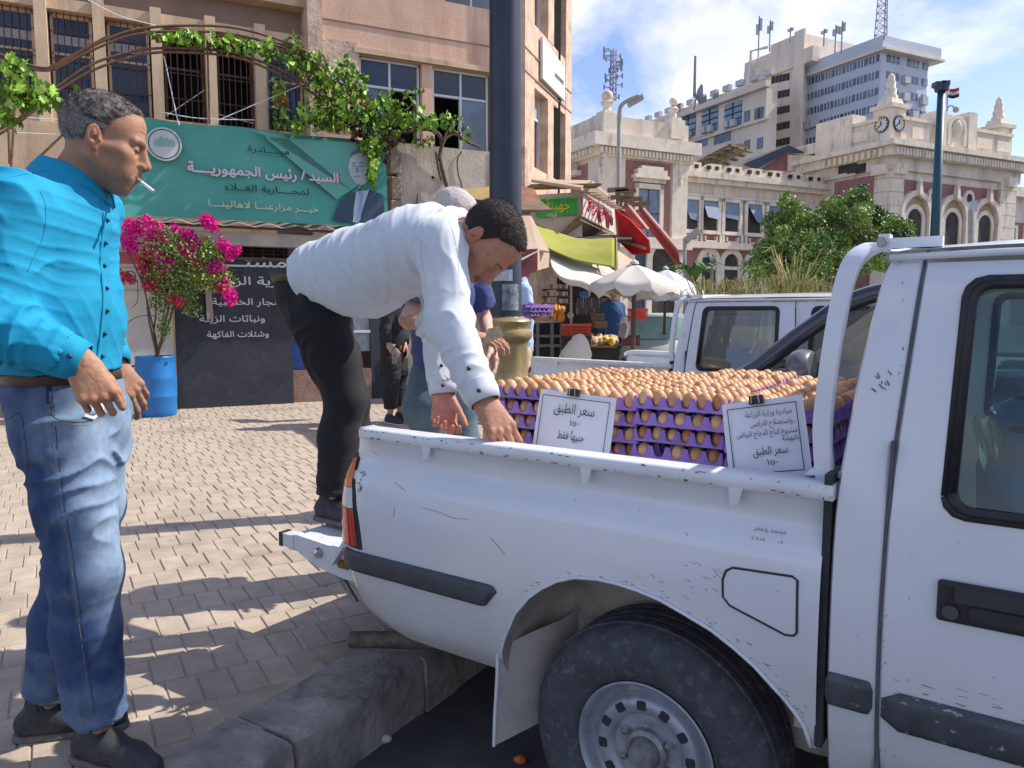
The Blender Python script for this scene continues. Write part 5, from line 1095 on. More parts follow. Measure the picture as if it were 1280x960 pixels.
def leafcloud(name, blobs, m, parent, size, seed=1, kind='stuff', mats=None, hang=.5, cup=.25):
    """blobs: (centre, radii, count, material index); each leaf a folded blade"""
    r = np.random.RandomState(seed); Vs = []; Fs = []; MI = []; n0 = 0
    for c, rad, n, mi in blobs:
        p = r.normal(size=(n, 3)); p /= np.linalg.norm(p, axis=1, keepdims=True); p *= (r.rand(n, 1) ** .45) * np.array(rad); p += np.array(c)
        d = r.normal(size=(n, 3)); d[:, 2] -= hang; d /= np.linalg.norm(d, axis=1, keepdims=True); u = r.normal(size=(n, 3)); u[:, 2] += .4; u -= d * (u * d).sum(1, keepdims=True); u /= np.linalg.norm(u, axis=1, keepdims=True); w_ = np.cross(d, u)
        s_ = size * (.6 + .8 * r.rand(n, 1))
        q = np.stack([p, p + d * s_ * .45 + w_ * s_ * .38 + u * s_ * cup * .5, p + d * s_, p + d * s_ * .45 - w_ * s_ * .38 + u * s_ * cup * .5], 1).reshape(-1, 3)
        Vs.append(q); i = np.arange(n) * 4 + n0; Fs.append(np.stack([i, i + 1, i + 2], 1)); Fs.append(np.stack([i, i + 2, i + 3], 1)); MI += [mi] * (2 * n); n0 += 4 * n
    o = mk(name, np.concatenate(Vs), np.concatenate(Fs), mats or m, parent, world=True, mi=MI if mats else None)
    if kind: o['kind'] = kind
    return o
bgv = T('bougainvillea', 'bougainvillea with magenta flowers growing out of the blue barrel', 'flowering shrub', bp + np.array([0, 0, .66]))
rr = random.Random(5); st0 = at(196, 445, float(bp[1]))
for tx, ty in ((188, 395), (195, 385), (205, 390), (214, 375), (180, 360), (225, 355)):
    b = MB(); e = at(tx, ty, float(bp[1]) + rr.uniform(-.1, .1)); e2 = at(tx + (tx - 197) * 1.4, ty - 55, float(bp[1]) + rr.uniform(-.15, .15)); m_ = (st0 + e) / 2 + np.array([rr.uniform(-.03, .03), 0, 0]); b.tube(bez([st0 + [rr.uniform(-.02, .02), 0, -.04], m_, e, e2], 5), [.016 - .0006 * i for i in range(16)], 6); b.build('stem', woodm, bgv, world=True, smooth=True)
for pts in (((196, 395), (175, 395), (158, 404)), ((172, 350), (172, 375), (166, 384)), ((205, 400), (222, 385), (240, 400))):
    b = MB(); b.tube(bez([at(x, y, float(bp[1]) - .05) for x, y in pts], 5), .005, 5); b.build('stem', woodm, bgv, world=True)
Yb = float(bp[1]) - .02; sc_px = Yb / F
mag = mat('magenta_bract', (.74, .02, .30), .6, .35, 40, spec=.2, sss=.0); mag2 = mat('red_bract', (.55, .04, .08), .6, .3, 40); yel = mat('dry_leaf', (.38, .26, .06), .7, .3, 40); lg = mat('pale_leaf', (.24, .32, .07), .6, .3, 30); dkl = mat('dark_leaf', (.07, .12, .03), .6, .3, 30)
B = []
def bl(px, py, rx, ry, n, mi, dy=0.): B.append((at(px, py, Yb + dy), (rx * sc_px, rx * sc_px * .9, ry * sc_px), n, mi))
for px, py, rx, ry in ((228, 318, 50, 26), (215, 345, 32, 22), (252, 345, 42, 20), (200, 372, 14, 26), (210, 300, 30, 20), (262, 318, 24, 20), (275, 352, 22, 14), (188, 345, 14, 20), (225, 370, 20, 14), (240, 385, 14, 10), (205, 410, 8, 16)):
    a_ = rx * ry; bl(px, py, rx, ry, int(a_ * .7), 2); bl(px, py, rx, ry, int(a_ * .5), 5); bl(px, py, rx * .9, ry * .9, int(a_ * .12), 4)
for px, py, r_, c_ in ((163, 281, 9, 0), (172, 288, 9, 0), (183, 275, 7, 0), (195, 285, 9, 0), (160, 300, 10, 0), (165, 309, 8, 0), (190, 295, 9, 0), (187, 308, 10, 0), (181, 326, 9, 1), (180, 335, 8, 1), (205, 325, 10, 0), (212, 330, 9, 0), (200, 318, 7, 0), (235, 292, 8, 0), (240, 300, 9, 0), (238, 315, 11, 0), (228, 312, 8, 0), (260, 277, 9, 0), (265, 282, 8, 0), (255, 272, 6, 0), (278, 304, 8, 0), (283, 310, 7, 0), (271, 333, 9, 0), (266, 336, 7, 0), (287, 318, 7, 0), (296, 312, 6, 0), (278, 357, 8, 1), (286, 368, 9, 0), (289, 374, 8, 0), (280, 352, 6, 0), (155, 345, 7, 1), (163, 348, 6, 1), (187, 355, 8, 1), (195, 356, 6, 1), (223, 376, 7, 1), (215, 372, 5, 1), (205, 300, 7, 0), (220, 285, 6, 0), (250, 330, 6, 1), (202, 345, 6, 1)):
    bl(px, py, r_ * 1.12, r_ * 1.05, int(r_ * r_ * 2.6), c_, -.10)
for px, py, r_ in ((245, 342, 9), (258, 350, 8), (256, 300, 7), (235, 340, 8)): bl(px, py, r_, r_, 60, 3, -.08)
leafcloud('foliage', B, None, bgv, .034, 4, mats=[mag, mag2, lg, yel, dkl, leafg])
# ------------------------------------------------------------------ vine and trellis hoops
OV = -.28
def vp_(px, py, o=OV): X = wallpt(px, py, G1 + N2 * o); return X
vine = T('grape_vine', 'grape vine climbing over the rusty trellis hoops above the banner', 'vine', vp_(560, 260, -.1)); trl = T('trellis', 'rusty bent pipe trellis arching in front of the barred windows', 'trellis', vp_(60, 85))
rustm = mat('rusty_pipe', (.16, .085, .05), .8, .3, 20, metal=.2)
for pts in (((-60, 55), (0, 68), (60, 85), (110, 60), (165, 38), (230, 32), (300, 36), (370, 58), (400, 78)), ((-60, 62), (0, 75), (60, 88), (110, 65), (165, 44), (230, 39), (300, 44), (370, 66), (402, 88)), ((-60, 190), (20, 150), (72, 108), (120, 78), (180, 62), (240, 61), (300, 68), (360, 92), (402, 118)), ((-60, 200), (20, 155), (75, 112), (125, 84), (185, 67), (240, 66), (300, 73), (360, 98), (402, 124))):
    b = MB(); b.tube(bez([vp_(*q) for q in pts], 8), .016, 6); b.build('hoop', rustm, trl, world=True, smooth=True)
for pts in (((259, 50), (262, 155)), ((60, 85), (135, 45)), ((8, 72), (12, 205)), ((98, 150), (40, 205)), ((20, 110), (14, 210))):
    b = MB(); b.tube([vp_(*q) for q in pts], .014, 6); b.build('strut', rustm, trl, world=True)
for pts in (((110, 0), (150, 20), (195, 32)), ((205, 70), (222, 150), (224, 152)), ((200, 140), (250, 148), (318, 150)), ((262, 155), (320, 130), (380, 105)), ((0, 145), (80, 150)), ((0, 165), (70, 168))):
    b = MB(); b.tube(bez([vp_(*q) for q in pts], 6), .006, 5); b.build('wire', alum, trl, world=True)
b = MB(); tk = [vp_(x, y, -.08) for x, y in ((567, 265), (562, 245), (555, 220), (550, 198), (552, 178), (545, 165), (520, 158), (490, 150))]; b.tube(bez(tk, 5), [.034] * 15 + [.03] * 21, 8); b.build('trunk', woodm, vine, world=True, smooth=True)
for pts in (((548, 200), (556, 175), (570, 168), (585, 178), (600, 184)), ((552, 178), (562, 162), (575, 170)), ((545, 168), (535, 162), (500, 165), (470, 160)), ((490, 150), (440, 130), (400, 95), (380, 80)), ((545, 190), (549, 215), (552, 225))):
    b = MB(); b.tube(bez([vp_(x, y, -.1) for x, y in pts], 5), .020, 6); b.build('branch', woodm, vine, world=True, smooth=True)
Yv = 10.6; spx = Yv / F; rr = random.Random(11); VB = []
def vb(px, py, rx, ry, dens=1., mi=None, o=OV):
    c = vp_(px, py, o); k = float(c[1]) / F
    for m_, fr in (((0, .42), (1, .33), (2, .19), (3, .06)) if mi is None else ((mi, 1.),)): VB.append((c, (rx * k, .16, ry * k), max(3, int(rx * ry * .27 * dens * fr)), m_))
for q in ((225, 48, 26, 7), (260, 52, 26, 8), (300, 56, 22, 9), (335, 62, 22, 12), (365, 72, 22, 16), (370, 48, 12, 8), (392, 85, 20, 22), (405, 110, 24, 30), (420, 135, 28, 24), (440, 105, 22, 20), (455, 130, 22, 22), (470, 150, 24, 18), (490, 155, 26, 14), (500, 135, 16, 12), (515, 115, 14, 8), (525, 150, 22, 14), (545, 150, 22, 9), (565, 150, 12, 10), (410, 150, 28, 14), (385, 150, 22, 12), (360, 155, 20, 8), (350, 110, 8, 18), (350, 130, 7, 14), (480, 125, 16, 14), (200, 45, 16, 5), (430, 80, 12, 14), (530, 175, 14, 8), (580, 165, 7, 10)): vb(*q)
for q in ((458, 180, 7, 12), (466, 200, 6, 14), (465, 218, 4, 14), (466, 190, 6, 16), (465, 222, 3, 12), (471, 175, 8, 12)): vb(*q, 2.2, 0, -.3)
for q in ((22, 85, 14, 14), (10, 110, 16, 12), (30, 120, 14, 12), (45, 125, 16, 12), (60, 115, 10, 8), (72, 125, 14, 7), (5, 140, 12, 14), (92, 115, 6, 4), (15, 150, 8, 10)): vb(*q, 1.0, 0, -1.2)
for q in ((455, 165, 22, 20), (485, 172, 18, 12), (480, 185, 8, 18), (430, 155, 20, 12)): vb(*q, .9, 3, -.2)
vb(463, 137, 5, 8, 3, 4); vb(352, 125, 6, 12, 1, 4)
vmats = [leafy, mat('vine_bright', (.24, .42, .035), .5, .3, 14, rand=.2), mat('vine_dark', (.05, .11, .02), .6, .3, 20), mat('vine_dead', (.10, .06, .035), .8, .3, 20), mat('vine_orange', (.5, .18, .02), .6, .3, 20)]
leafcloud('foliage', VB, None, vine, .085, 9, mats=vmats, hang=.9, cup=.35)
# the largest leaves one by one
lv = MB(); out = [(0, -.1), (.28, -.35), (.5, -.1), (.42, .2), (.62, .45), (.3, .55), (.2, .9), (0, 1.05)]; o2 = [(x, y) for x, y in out] + [(-x, y) for x, y in out[-2:0:-1]]
lv.add([(x * .085, y * .085, .018 * abs(x) - .03 * max(0, y - .5) ** 2) for x, y in o2] + [(0, .03, -.004)], [(i, (i + 1) % len(o2), len(o2)) for i in range(len(o2))])
l0 = None; spots = [(225, 48, 26, 9, OV), (300, 58, 40, 12, OV), (400, 100, 26, 34, OV), (440, 125, 34, 30, OV), (480, 145, 30, 20, OV), (530, 150, 34, 14, OV), (467, 200, 6, 26, -.34), (40, 118, 44, 18, -1.3), (12, 120, 18, 34, -1.3), (22, 85, 16, 18, -1.3), (400, 140, 34, 16, OV)]
for k in range(230):
    px, py, rx, ry, o_ = spots[k % len(spots)]; a = rr.uniform(0, 6.28); q = rr.random() ** .5; c = vp_(px + rx * q * math.cos(a), py + ry * q * math.sin(a), o_ - rr.uniform(.0, .16))
    if l0 is None: o = l0 = lv.build('leaf', vmats[1], vine); 
    else: o = l0.copy(); COL.objects.link(o); o.parent = vine
    o.location = Vector(tuple(c)) - vine.location; o.rotation_euler = (R(rr.uniform(35, 120)), R(rr.uniform(-40, 40)), R(rr.uniform(-50, 90))); s_ = rr.uniform(.6, 1.15); o.scale = (s_, s_, s_)
# ------------------------------------------------------------------ lamp post
pp = gp(632, 629, .15); navyp = mat('navy_pole_paint', (.018, .024, .045), .38, .2, 5, spec=.5, dirt=(.05, .055, .065), dscale=6, dpos=.6); goldp = mat('gold_paint', (.36, .27, .12), .38, .18, 9, metal=.35, dirt=(.25, .17, .07), dscale=9, dpos=.55)
lp = T('lamp_post', 'thick navy lamp post with a ringed gold base beside the balding man', 'lamp post', pp)
b = MB(); b.lathe([(.112, 1.05), (.105, 1.3), (.100, 3), (.096, 6), (.09, 7.5)], 32); b.build('pole', navyp, lp, smooth=True)
b = MB(); b.lathe([(.24, 0), (.24, .06), (.2, .1), (.17, .14), (.155, .3), (.15, .5), (.15, .74), (.158, .76), (.172, .78), (.172, .81), (.158, .83), (.148, .86), (.145, .9), (.145, 1.06), (.152, 1.08), (.170, 1.10), (.178, 1.125), (.170, 1.15), (.150, 1.16), (.150, 1.175), (.162, 1.19), (.166, 1.21), (.155, 1.225), (.115, 1.235), (.108, 1.24)], 36); b.build('base', goldp, lp, auto=45)
def stick(name, px0, py0, px1, py1, m, r=.1085):
    a0, z0 = math.atan2(-1, (px0 - 632) / 18.5 * 1.0), 0
    G = []
    za, zb = (float(at(632, y, 4.82)[2]) - .15 for y in (py0, py1))
    for t in np.linspace(0, 1, 7):
        x = ((px0 + (px1 - px0) * t) - 632) * (4.82 / F); x = max(-r * .99, min(r * .99, x)); y = -math.sqrt(r * r - x * x); G.append([(x, y, za), (x, y, zb)])
    b = MB(); b.grid(G); return b.build(name, m, lp)
stick('white_label', 617, 337, 641, 351, mat('poster_white', (.5, .52, .55), .8, .2, 40, dirt=(.2, .2, .22), dscale=90, dpos=.5)); stick('torn_poster', 628, 355, 649, 388, mat('poster_grey', (.24, .27, .31), .8, .4, 20, dirt=(.09, .1, .12), dscale=30, dpos=.45))
# ------------------------------------------------------------------ people
def segd(P, a, b):
    a = np.array(a); ab = np.array(b) - a; t = np.clip((P - a) @ ab / (ab @ ab), 0, 1); return np.linalg.norm(P - a - t[:, None] * ab, axis=1), t
def human(name, label, J, top, bot, head, hands, shoes, h=.006, fdir=(1, 0, 0), group=None, res=1., pelr=(.13, 1.2), base=None, belt=None, collar=None, hh=None, fold=1., extra=None):
    """J: joints (world). One continuous skin mesh is the person; clothes, hair and shoes are its parts."""
    f = np.array(fdir, float); f[2] = 0; f /= np.linalg.norm(f); l = np.array([-f[1], f[0], 0])
    J = {k: np.array(v, float) for k, v in J.items()}
    sk = head.get('skin', (.42, .235, .15)); parts = []
    hs = head.get('scale', 1.05); M = head['M']; hp = head_part(h=head.get('h', .0027), **{k: v for k, v in head.items() if k in ('smile', 'must', 'age', 'skin', 'bald', 'eyes', 'fat', 'hairc')}, neck=(np.array(M).T @ (J['neck'] - J['head'])) / hs)
    parts.append(xf(hp, np.array(M) * hs, J['head']))
    for sd in 'RL':
        hd = hands.get(sd)
        if hd: parts.append(hand_part(J['wr' + sd], hd['d'], hd['n'], sd == 'R', hd.get('curl', (20, 25, 28, 32)), hd.get('spread', 1), hd.get('thumb', (35, 20)), hd.get('scale', 1.04), hd.get('h', .0026), J['el' + sd], skin=hd.get('skin', sk), fr=(.030, .042)))
    # the rest of the body, under the clothes
    s = SDF(np.min(list(J.values()), 0) - .25, np.max(list(J.values()), 0) + .25, .014)
    s.cap(J['pelvis'], J['chest'], .095, .105, .03, sq=(l, 1.2)); s.cap(J['chest'], J['neck'], .09, .05, .03); s.cap(J['shR'], J['shL'], .05, .05, .03)
    for q in 'RL':
        s.cap(J['sh' + q], J['el' + q], .042, .036, .02); s.cap(J['el' + q], J['wr' + q], .034, .022, .02)
        s.cap(J['hip' + q], J['kn' + q], .07, .05, .03); s.cap(J['kn' + q], J['an' + q], .046, .034, .02); s.cap(J['pelvis'], J['hip' + q], .085, .07, .03)
    v, q_ = s.mesh(); parts.append((v, q_, np.tile(np.array(sk), (len(v), 1))))
    v, q_, c = join(parts)
    base = np.array(base if base is not None else (J['anR'] + J['anL']) / 2 * np.array([1, 1, 0]) + np.array([0, 0, min(J['anR'][2], J['anL'][2]) - .09]))
    body = mk(name, v - base, q_, skinm, None, smooth=True, col=c); body.location = tuple(base); _wm[body.name] = Matrix.Translation(Vector(tuple(base)))
    tag(body, label, 'person', group)
    P = lambda nm, v, q_, m, col=None: mk(nm, v, q_, m, body, world=True, smooth=True, col=col)
    if hh is not None:
        x = xf(hh, np.array(M) * hs, J['head']); cc = np.array(head.get('hairc', (.035, .03, .026))); xx = hh[0]
        gr = head.get('grey', 0) * np.clip(.35 + vnoise(xx, 90, 5) + .8 * (xx[:, 2] < .04), 0, 1); col = cc[None] * (1 - gr[:, None]) + np.array([.24, .22, .2]) * gr[:, None]; P('hair', x[0], x[1], hairm, col)
        hv, hq = x[0], x[1]; hn = vnormals(hv, hq); rs = np.random.RandomState(6); up_l = (xx[:, 2] > -.02); idx = rs.choice(np.nonzero(up_l)[0], head.get('strands', 9000)); Mh = np.array(M)
        comb = Mh @ np.array([.55, 0, .25]); p = hv[idx]; d = hn[idx] * .8 + comb * .5 + rs.normal(size=(len(idx), 3)) * .35; d /= np.linalg.norm(d, axis=1, keepdims=True); w_ = np.cross(d, rs.normal(size=(len(idx), 3))); w_ /= np.linalg.norm(w_, axis=1, keepdims=True)
        ln = (head.get('hlen', .0055) * (.5 + rs.rand(len(idx), 1))); tri = np.stack([p - w_ * .0006 - hn[idx] * .001, p + w_ * .0006 - hn[idx] * .001, p + d * ln], 1).reshape(-1, 3); fq = np.arange(len(tri)).reshape(-1, 3)
        o = mk('hair_strands', tri, fq, hairm, body, world=True, col=np.repeat(col[idx] * rs.uniform(.5, 1.8, (len(idx), 1)), 3, 0)); o['kind'] = 'stuff'
    # top
    W_ = lambda v, seed, am: vnoise(v, 11, seed) * am
    tl = top.get('lat', 1.3); r0, r1, r2 = top.get('r', (.15, .15, .145)); mid = (J['pelvis'] + J['chest']) / 2 + f * top.get('belly', .0)
    s = SDF(np.min([J[k] for k in ('pelvis', 'chest', 'neck', 'shR', 'shL', 'elR', 'elL', 'wrR', 'wrL')], 0) - .26, np.max([J[k] for k in ('pelvis', 'chest', 'neck', 'shR', 'shL', 'elR', 'elL', 'wrR', 'wrL')], 0) + .26, h)
    hem = J.get('hem', J['pelvis']); s.chain([(hem, r0), (mid, r1), (J['chest'], r2)], .06, sq=(l, tl)); s.cap(J['chest'], J['neck'], r2 * .8, .075, .08, sq=(l, 1.15))
    for q in 'RL': s.cap(J['chest'] + (J['neck'] - J['chest']) * .45, J['sh' + q], .085, .065, .07)
    up = J['chest'] - hem; up /= np.linalg.norm(up)
    s.cut(hem, -up); s.cap(hem - up * .1, hem + up * .035, r0 - .012, None, .0, 's', sq=(l, tl))
    sr = top.get('sleeve', (.078, .064, .05)); se = top.get('short', None)
    for q in 'RL':
        a, b_, c_ = J['sh' + q], J['el' + q], J['wr' + q]
        if se:
            e = a + (b_ - a) * se; s.cap(a, e, sr[0], sr[1], .05); d_ = (e - a) / np.linalg.norm(e - a); s.cap(e - d_ * .01, e + d_ * .12, sr[1] - .008, None, .003, 's')
            s.cap(e + d_ * sr[1], e + d_ * .2, .12, None, 0, 's')
        else:
            w2 = b_ + (c_ - b_) * top.get('cuff', .93); s.cap(a, b_, sr[0], sr[1], .05); s.cap(b_, w2, sr[1], sr[2], .035)
            d_ = (c_ - b_) / np.linalg.norm(c_ - b_); s.cap(w2 + d_ * sr[2] * .55, w2 + d_ * .2, sr[2] * 1.25, None, 0, 's'); s.cap(w2 - d_ * .01, w2 + d_ * .2, sr[2] - .005, None, .003, 's')
    s.cap(J['neck'] + (J['neck'] - J['chest']) * .02, J['head'] + (J['neck'] - J['head']) * .35, .066, .07, .004, 's')
    v, q_ = s.mesh(); N_ = vnormals(v, q_); am = top.get('am', .007) * fold; disp = np.zeros(len(v))
    for i, q in enumerate('RL'):
        d1, t1 = segd(v, J['sh' + q], J['el' + q]); d2, t2 = segd(v, J['el' + q], J['wr' + q]); ax1 = J['el' + q] - J['sh' + q]; ax2 = J['wr' + q] - J['el' + q]
        w1 = np.clip(1 - (d1 - sr[0] * 1.05) / .03, 0, 1); w2 = np.clip(1 - (d2 - sr[1] * 1.1) / .03, 0, 1) * (0 if se else 1)
        el = np.exp(-((np.minimum(1 - t1, 1) / .35) ** 2)) * w1 + np.exp(-((t2 / .4) ** 2)) * w2
        disp += creases(v, ax1 + .35 * np.cross(ax1, f), 15, .55, 7, i, 2.2) * w1 * (1 - w2) * 1.0 + creases(v, ax2 + .3 * np.cross(ax2, l), 18, .5, 8, 5 + i, 2.2) * w2 * (.7 + .6 * el)
    ds, ts = segd(v, hem, J['chest']); wt = np.clip(1 - disp * 2, 0, 1)
    fd = top.get('fdir', None); disp += creases(v, fd if fd is not None else up + .5 * l, top.get('ff', 9), .45, 4, 20, 2.6) * wt * top.get('ft', 1.)
    disp += .5 * creases(v, up * .4 + f, 12, .4, 5, 23, 3) * wt + .28 * creases(v, up + .3 * f, 27, .3, 6, 27, 4) + .22 * creases(v, l * .6 + up * .5 + f * .3, 22, .3, 6, 29, 4)
    v2 = v + N_ * (disp * am + vnoise(v, 6, 3) * am * .5)[:, None]
    cc = np.tile(np.array(lin(top['c'])), (len(v), 1)); 
    if top.get('paint'): cc = top['paint'](v, cc, N_)
    shirt_o = P(top.get('name', 'shirt'), v2, q_, top['m'], cc)
    from mathutils.bvhtree import BVHTree
    bv = BVHTree.FromPolygons([tuple(p) for p in v2], [tuple(int(i) for i in f_) for f_ in q_])
    def onsurf(c, d):
        h_ = bv.ray_cast(Vector(tuple(np.array(c) + np.array(d) * .6)), Vector(tuple(-np.array(d)))); return (np.array(h_[0]), np.array(h_[1])) if h_[0] is not None else (None, None)
    if top.get('placket'):
        G, bt_ = [], []; pdir = np.array(top['placket'], float); pdir /= np.linalg.norm(pdir)
        for i, t in enumerate(np.linspace(.02, .93, 46)):
            c = hem + (J['neck'] + f * .05 - hem) * t; row = []
            sd_ = np.cross(up, pdir); sd_ /= np.linalg.norm(sd_)
            for wq, dz in ((-.017, -.002), (-.0165, .0032), (-.012, .0018), (.012, .0018), (.0165, .0032), (.017, -.002)):
                h_, n_ = onsurf(c + sd_ * wq, pdir); row.append(h_ + n_ * dz if h_ is not None else None)
            if all(q is not None for q in row):
                G.append(row)
                if i % 6 == 3: bt_.append((row[2] + row[3]) / 2)
        b = MB(); b.grid(G); o = b.build('placket', top['m'], shirt_o, world=True, smooth=True); a_ = o.data.color_attributes.new('col', 'FLOAT_COLOR', 'POINT'); a_.data.foreach_set('color', np.tile(np.array([*(np.array(lin(top['c'])) * .96), 1.]), len(o.data.vertices)))
        for q in bt_: b = MB(); b.ball(tuple(q + pdir * .0025), (.0055,) * 3, 8, 6); b.build('button', top['bm'], shirt_o, world=True, smooth=True)
    if not se and top.get('cuffs', True) and h < .01:
        for q in 'RL':
            b_, c_ = J['el' + q], J['wr' + q]; d_ = (c_ - b_) / np.linalg.norm(c_ - b_); w2 = b_ + (c_ - b_) * top.get('cuff', .93); rr_ = sr[2] * 1.0; x_ = np.cross(d_, (0, 0, 1)); x_ /= np.linalg.norm(x_); y_ = np.cross(x_, d_); G = []
            for s_, e_ in ((.030, -.004), (.031, .001), (.0, .0022), (-.028, .0025), (-.031, .0035), (-.033, -.003)): G.append([w2 + d_ * s_ + (x_ * math.cos(a) + y_ * math.sin(a)) * (rr_ * (1 - .12 * (s_ > .02)) + e_ + .0022 * math.sin(3 * a + s_ * 30)) for a in np.linspace(0, 2 * math.pi, 36, endpoint=False)])
            b = MB(); b.grid(G, closed=True); o = b.build('cuff', top['m'], shirt_o, world=True, smooth=True); a_ = o.data.color_attributes.new('col', 'FLOAT_COLOR', 'POINT'); a_.data.foreach_set('color', np.tile(np.array([*lin(top['c']), 1.]), len(o.data.vertices)))
            if top.get('bm'):
                vc_ = -w2 + C0; vc_ -= d_ * (vc_ @ d_); vc_ /= np.linalg.norm(vc_); b = MB(); b.ball(tuple(w2 + vc_ * (rr_ + .004) + d_ * .008), (.0065,) * 3, 8, 6); b.ball(tuple(w2 + vc_ * (rr_ + .012) - d_ * .06), (.0065,) * 3, 8, 6) if top.get('bm2') else None; b.build('button', top['bm'], shirt_o, world=True, smooth=True)
    # trousers
    s = SDF(np.min([J[k] for k in ('pelvis', 'knR', 'knL', 'anR', 'anL', 'hipR', 'hipL')], 0) - .2, np.max([J[k] for k in ('pelvis', 'knR', 'knL', 'hipR', 'hipL')], 0) + .22, h)
    br = bot.get('r', (.105, .085, .07, .066)); waist = J.get('waist', J['pelvis'] + up * .08)
    s.cap(waist, J['pelvis'], pelr[0] * .95, pelr[0], .05, sq=(l, pelr[1]))
    wd = waist - (J['hipR'] + J['hipL']) / 2; wd /= np.linalg.norm(wd); s.cut(waist + wd * .015, wd)
    for q in 'RL':
        s.cap(J['pelvis'] * .45 + J['hip' + q] * .55, J['hip' + q], pelr[0] * .82, br[0], .05)
        kn, an, hp_ = J['kn' + q], J['an' + q], J['hip' + q]; m1 = hp_ + (kn - hp_) * .5; calf = kn + (an - kn) * .35 - f * .012
        if bot.get('short'): e = hp_ + (kn - hp_) * .95; s.cap(hp_, e, br[0], br[1], .04); continue
        s.chain([(hp_, br[0]), (m1, (br[0] + br[1]) / 2 + .004), (kn, br[1]), (calf, br[2] + .006), (an, br[3])], .03)
        d_ = (an - calf) / np.linalg.norm(an - calf); s.cap(an + d_ * br[3] * .5, an + d_ * .2, br[3] * 1.4, None, 0, 's'); s.cap(an - d_ * .005, an + d_ * .2, br[3] - .007, None, .002, 's')
        s.cap(J['pelvis'] - f * .045, hp_ - f * .045 - np.array([0, 0, .02]), .093, .074, .05)
    v, q_ = s.mesh(); N_ = vnormals(v, q_); disp = np.zeros(len(v)); am = bot.get('am', .008) * fold
    for i, q in enumerate('RL'):
        d1, t1 = segd(v, J['hip' + q], J['kn' + q]); d2, t2 = segd(v, J['kn' + q], J['an' + q]); w1 = np.clip(1 - (d1 - .1) / .03, 0, 1); w2 = np.clip(1 - (d2 - .085) / .03, 0, 1)
        ax = J['an' + q] - J['kn' + q]; kn_ = np.exp(-((t2 / .22) ** 2)) + np.exp(-(((1 - t1) / .18) ** 2)) * (t2 == 0); lo = np.clip((t2 - .72) / .28, 0, 1) * bot.get('stack', 1.)
        disp += creases(v, ax, 16, .5, 7, 30 + i, 1.8) * w2 * (.25 + .9 * kn_ * .8 + 1.5 * lo) + creases(v, (J['kn' + q] - J['hip' + q]) + .6 * np.cross(ax, l) * .8, 11, .7, 5, 33 + i, 2.2) * w1 * (.35 + .8 * np.clip(1 - t1 * 2.2, 0, 1) + .5 * kn_)
    v2 = v + N_ * (disp * am + vnoise(v, 8, 6) * am * .5)[:, None]
    cc = np.tile(np.array(lin(bot['c'])), (len(v), 1))
    if bot.get('paint'): cc = bot['paint'](v, cc, N_, J, f, l)
    P(bot.get('name', 'trousers'), v2, q_, bot['m'], cc)
    # shoes
    for q in 'RL':
        an = J['an' + q]; fd_ = np.array(shoes.get('dir' + q, f), float); fd_[2] = 0; fd_ /= np.linalg.norm(fd_); lt = np.array([-fd_[1], fd_[0], 0]); g0 = base[2] if 'ground' not in shoes else shoes['ground']; a0 = np.array([an[0], an[1], g0])
        s = SDF(a0 - .25, a0 + .28, max(h, .005))
        s.chain([(a0 - fd_ * .055 + [0, 0, .045], .040), (a0 + fd_ * .03 + [0, 0, .052], .042), (a0 + fd_ * .12 + [0, 0, .036], .041), (a0 + fd_ * .185 + [0, 0, .030], .033)], .03); s.cap(a0 - fd_ * .03 + [0, 0, .05], a0 - fd_ * .02 + [0, 0, .11], .042, .04, .02)
        s.cap(a0 - fd_ * .02 + [0, 0, .10], a0 - fd_ * .02 + [0, 0, .2], .034, None, .004, 's'); s.cut(a0 + [0, 0, .004], (0, 0, -1))
        v, q_ = s.mesh(); sh = P('shoe', v, q_, shoes['m'])
        s = SDF(a0 - .25, a0 + .28, max(h, .005)); s.chain([(a0 - fd_ * .055, .046), (a0 + fd_ * .03, .043), (a0 + fd_ * .12, .048), (a0 + fd_ * .18, .042)], .02); s.cut(a0 + [0, 0, .020], (0, 0, 1)); s.cut(a0 + [0, 0, .001], (0, 0, -1)); v, q_ = s.mesh()
        mk('sole', v, q_, shoes['sole'], sh, world=True, smooth=False)
    if belt:
        n = 40; G = []
        for dz, rr in ((-.018, .0), (-.019, .006), (.019, .006), (.018, .0)):
            G.append([waist - wd * belt.get('drop', .02) + f * math.cos(a) * (pelr[0] * .955 + .004 + rr) + l * math.sin(a) * (pelr[0] * .955 * pelr[1] + .004 + rr) + wd * dz for a in np.linspace(0, 2 * math.pi, n, endpoint=False)])
        b = MB(); b.grid(G, closed=True); b.build('belt', belt['m'], body, world=True, smooth=True)
    if collar:
        # turned-down collar: stands round the neck, folds over, tips in front
        nk = J['neck']; ax = collar.get('ax', J['head'] - J['neck']); ax = np.array(ax, float) / np.linalg.norm(ax); ff = f - ax * (f @ ax); ff /= np.linalg.norm(ff); ll = np.cross(ax, ff); G = []
        r_ = collar.get('r', .066); o_ = nk + ax * collar.get('up', .03); n = 41
        for k, (dr, dz) in enumerate(((-.004, -.02), (-.002, .018), (.002, .026), (.008, .024), (.022, -.004), (.028, -.02), (.025, -.022))):
            row = []
            for t in np.linspace(-1, 1, n):
                a = t * math.pi * .985; tip = max(0, abs(t) - .75) / .25; dz_ = dz - (.030 * tip if k >= 4 else .018 * tip); dr_ = dr + (.012 * tip if k >= 4 else 0)
                row.append(o_ - ff * math.cos(a) * -1 * 0 + (ff * -math.cos(a) + 0) * (r_ + dr_) * (1.08) + ll * math.sin(a) * (r_ + dr_) * (1.0 if abs(t) < .8 else 1) + ax * dz_)
            G.append(row)
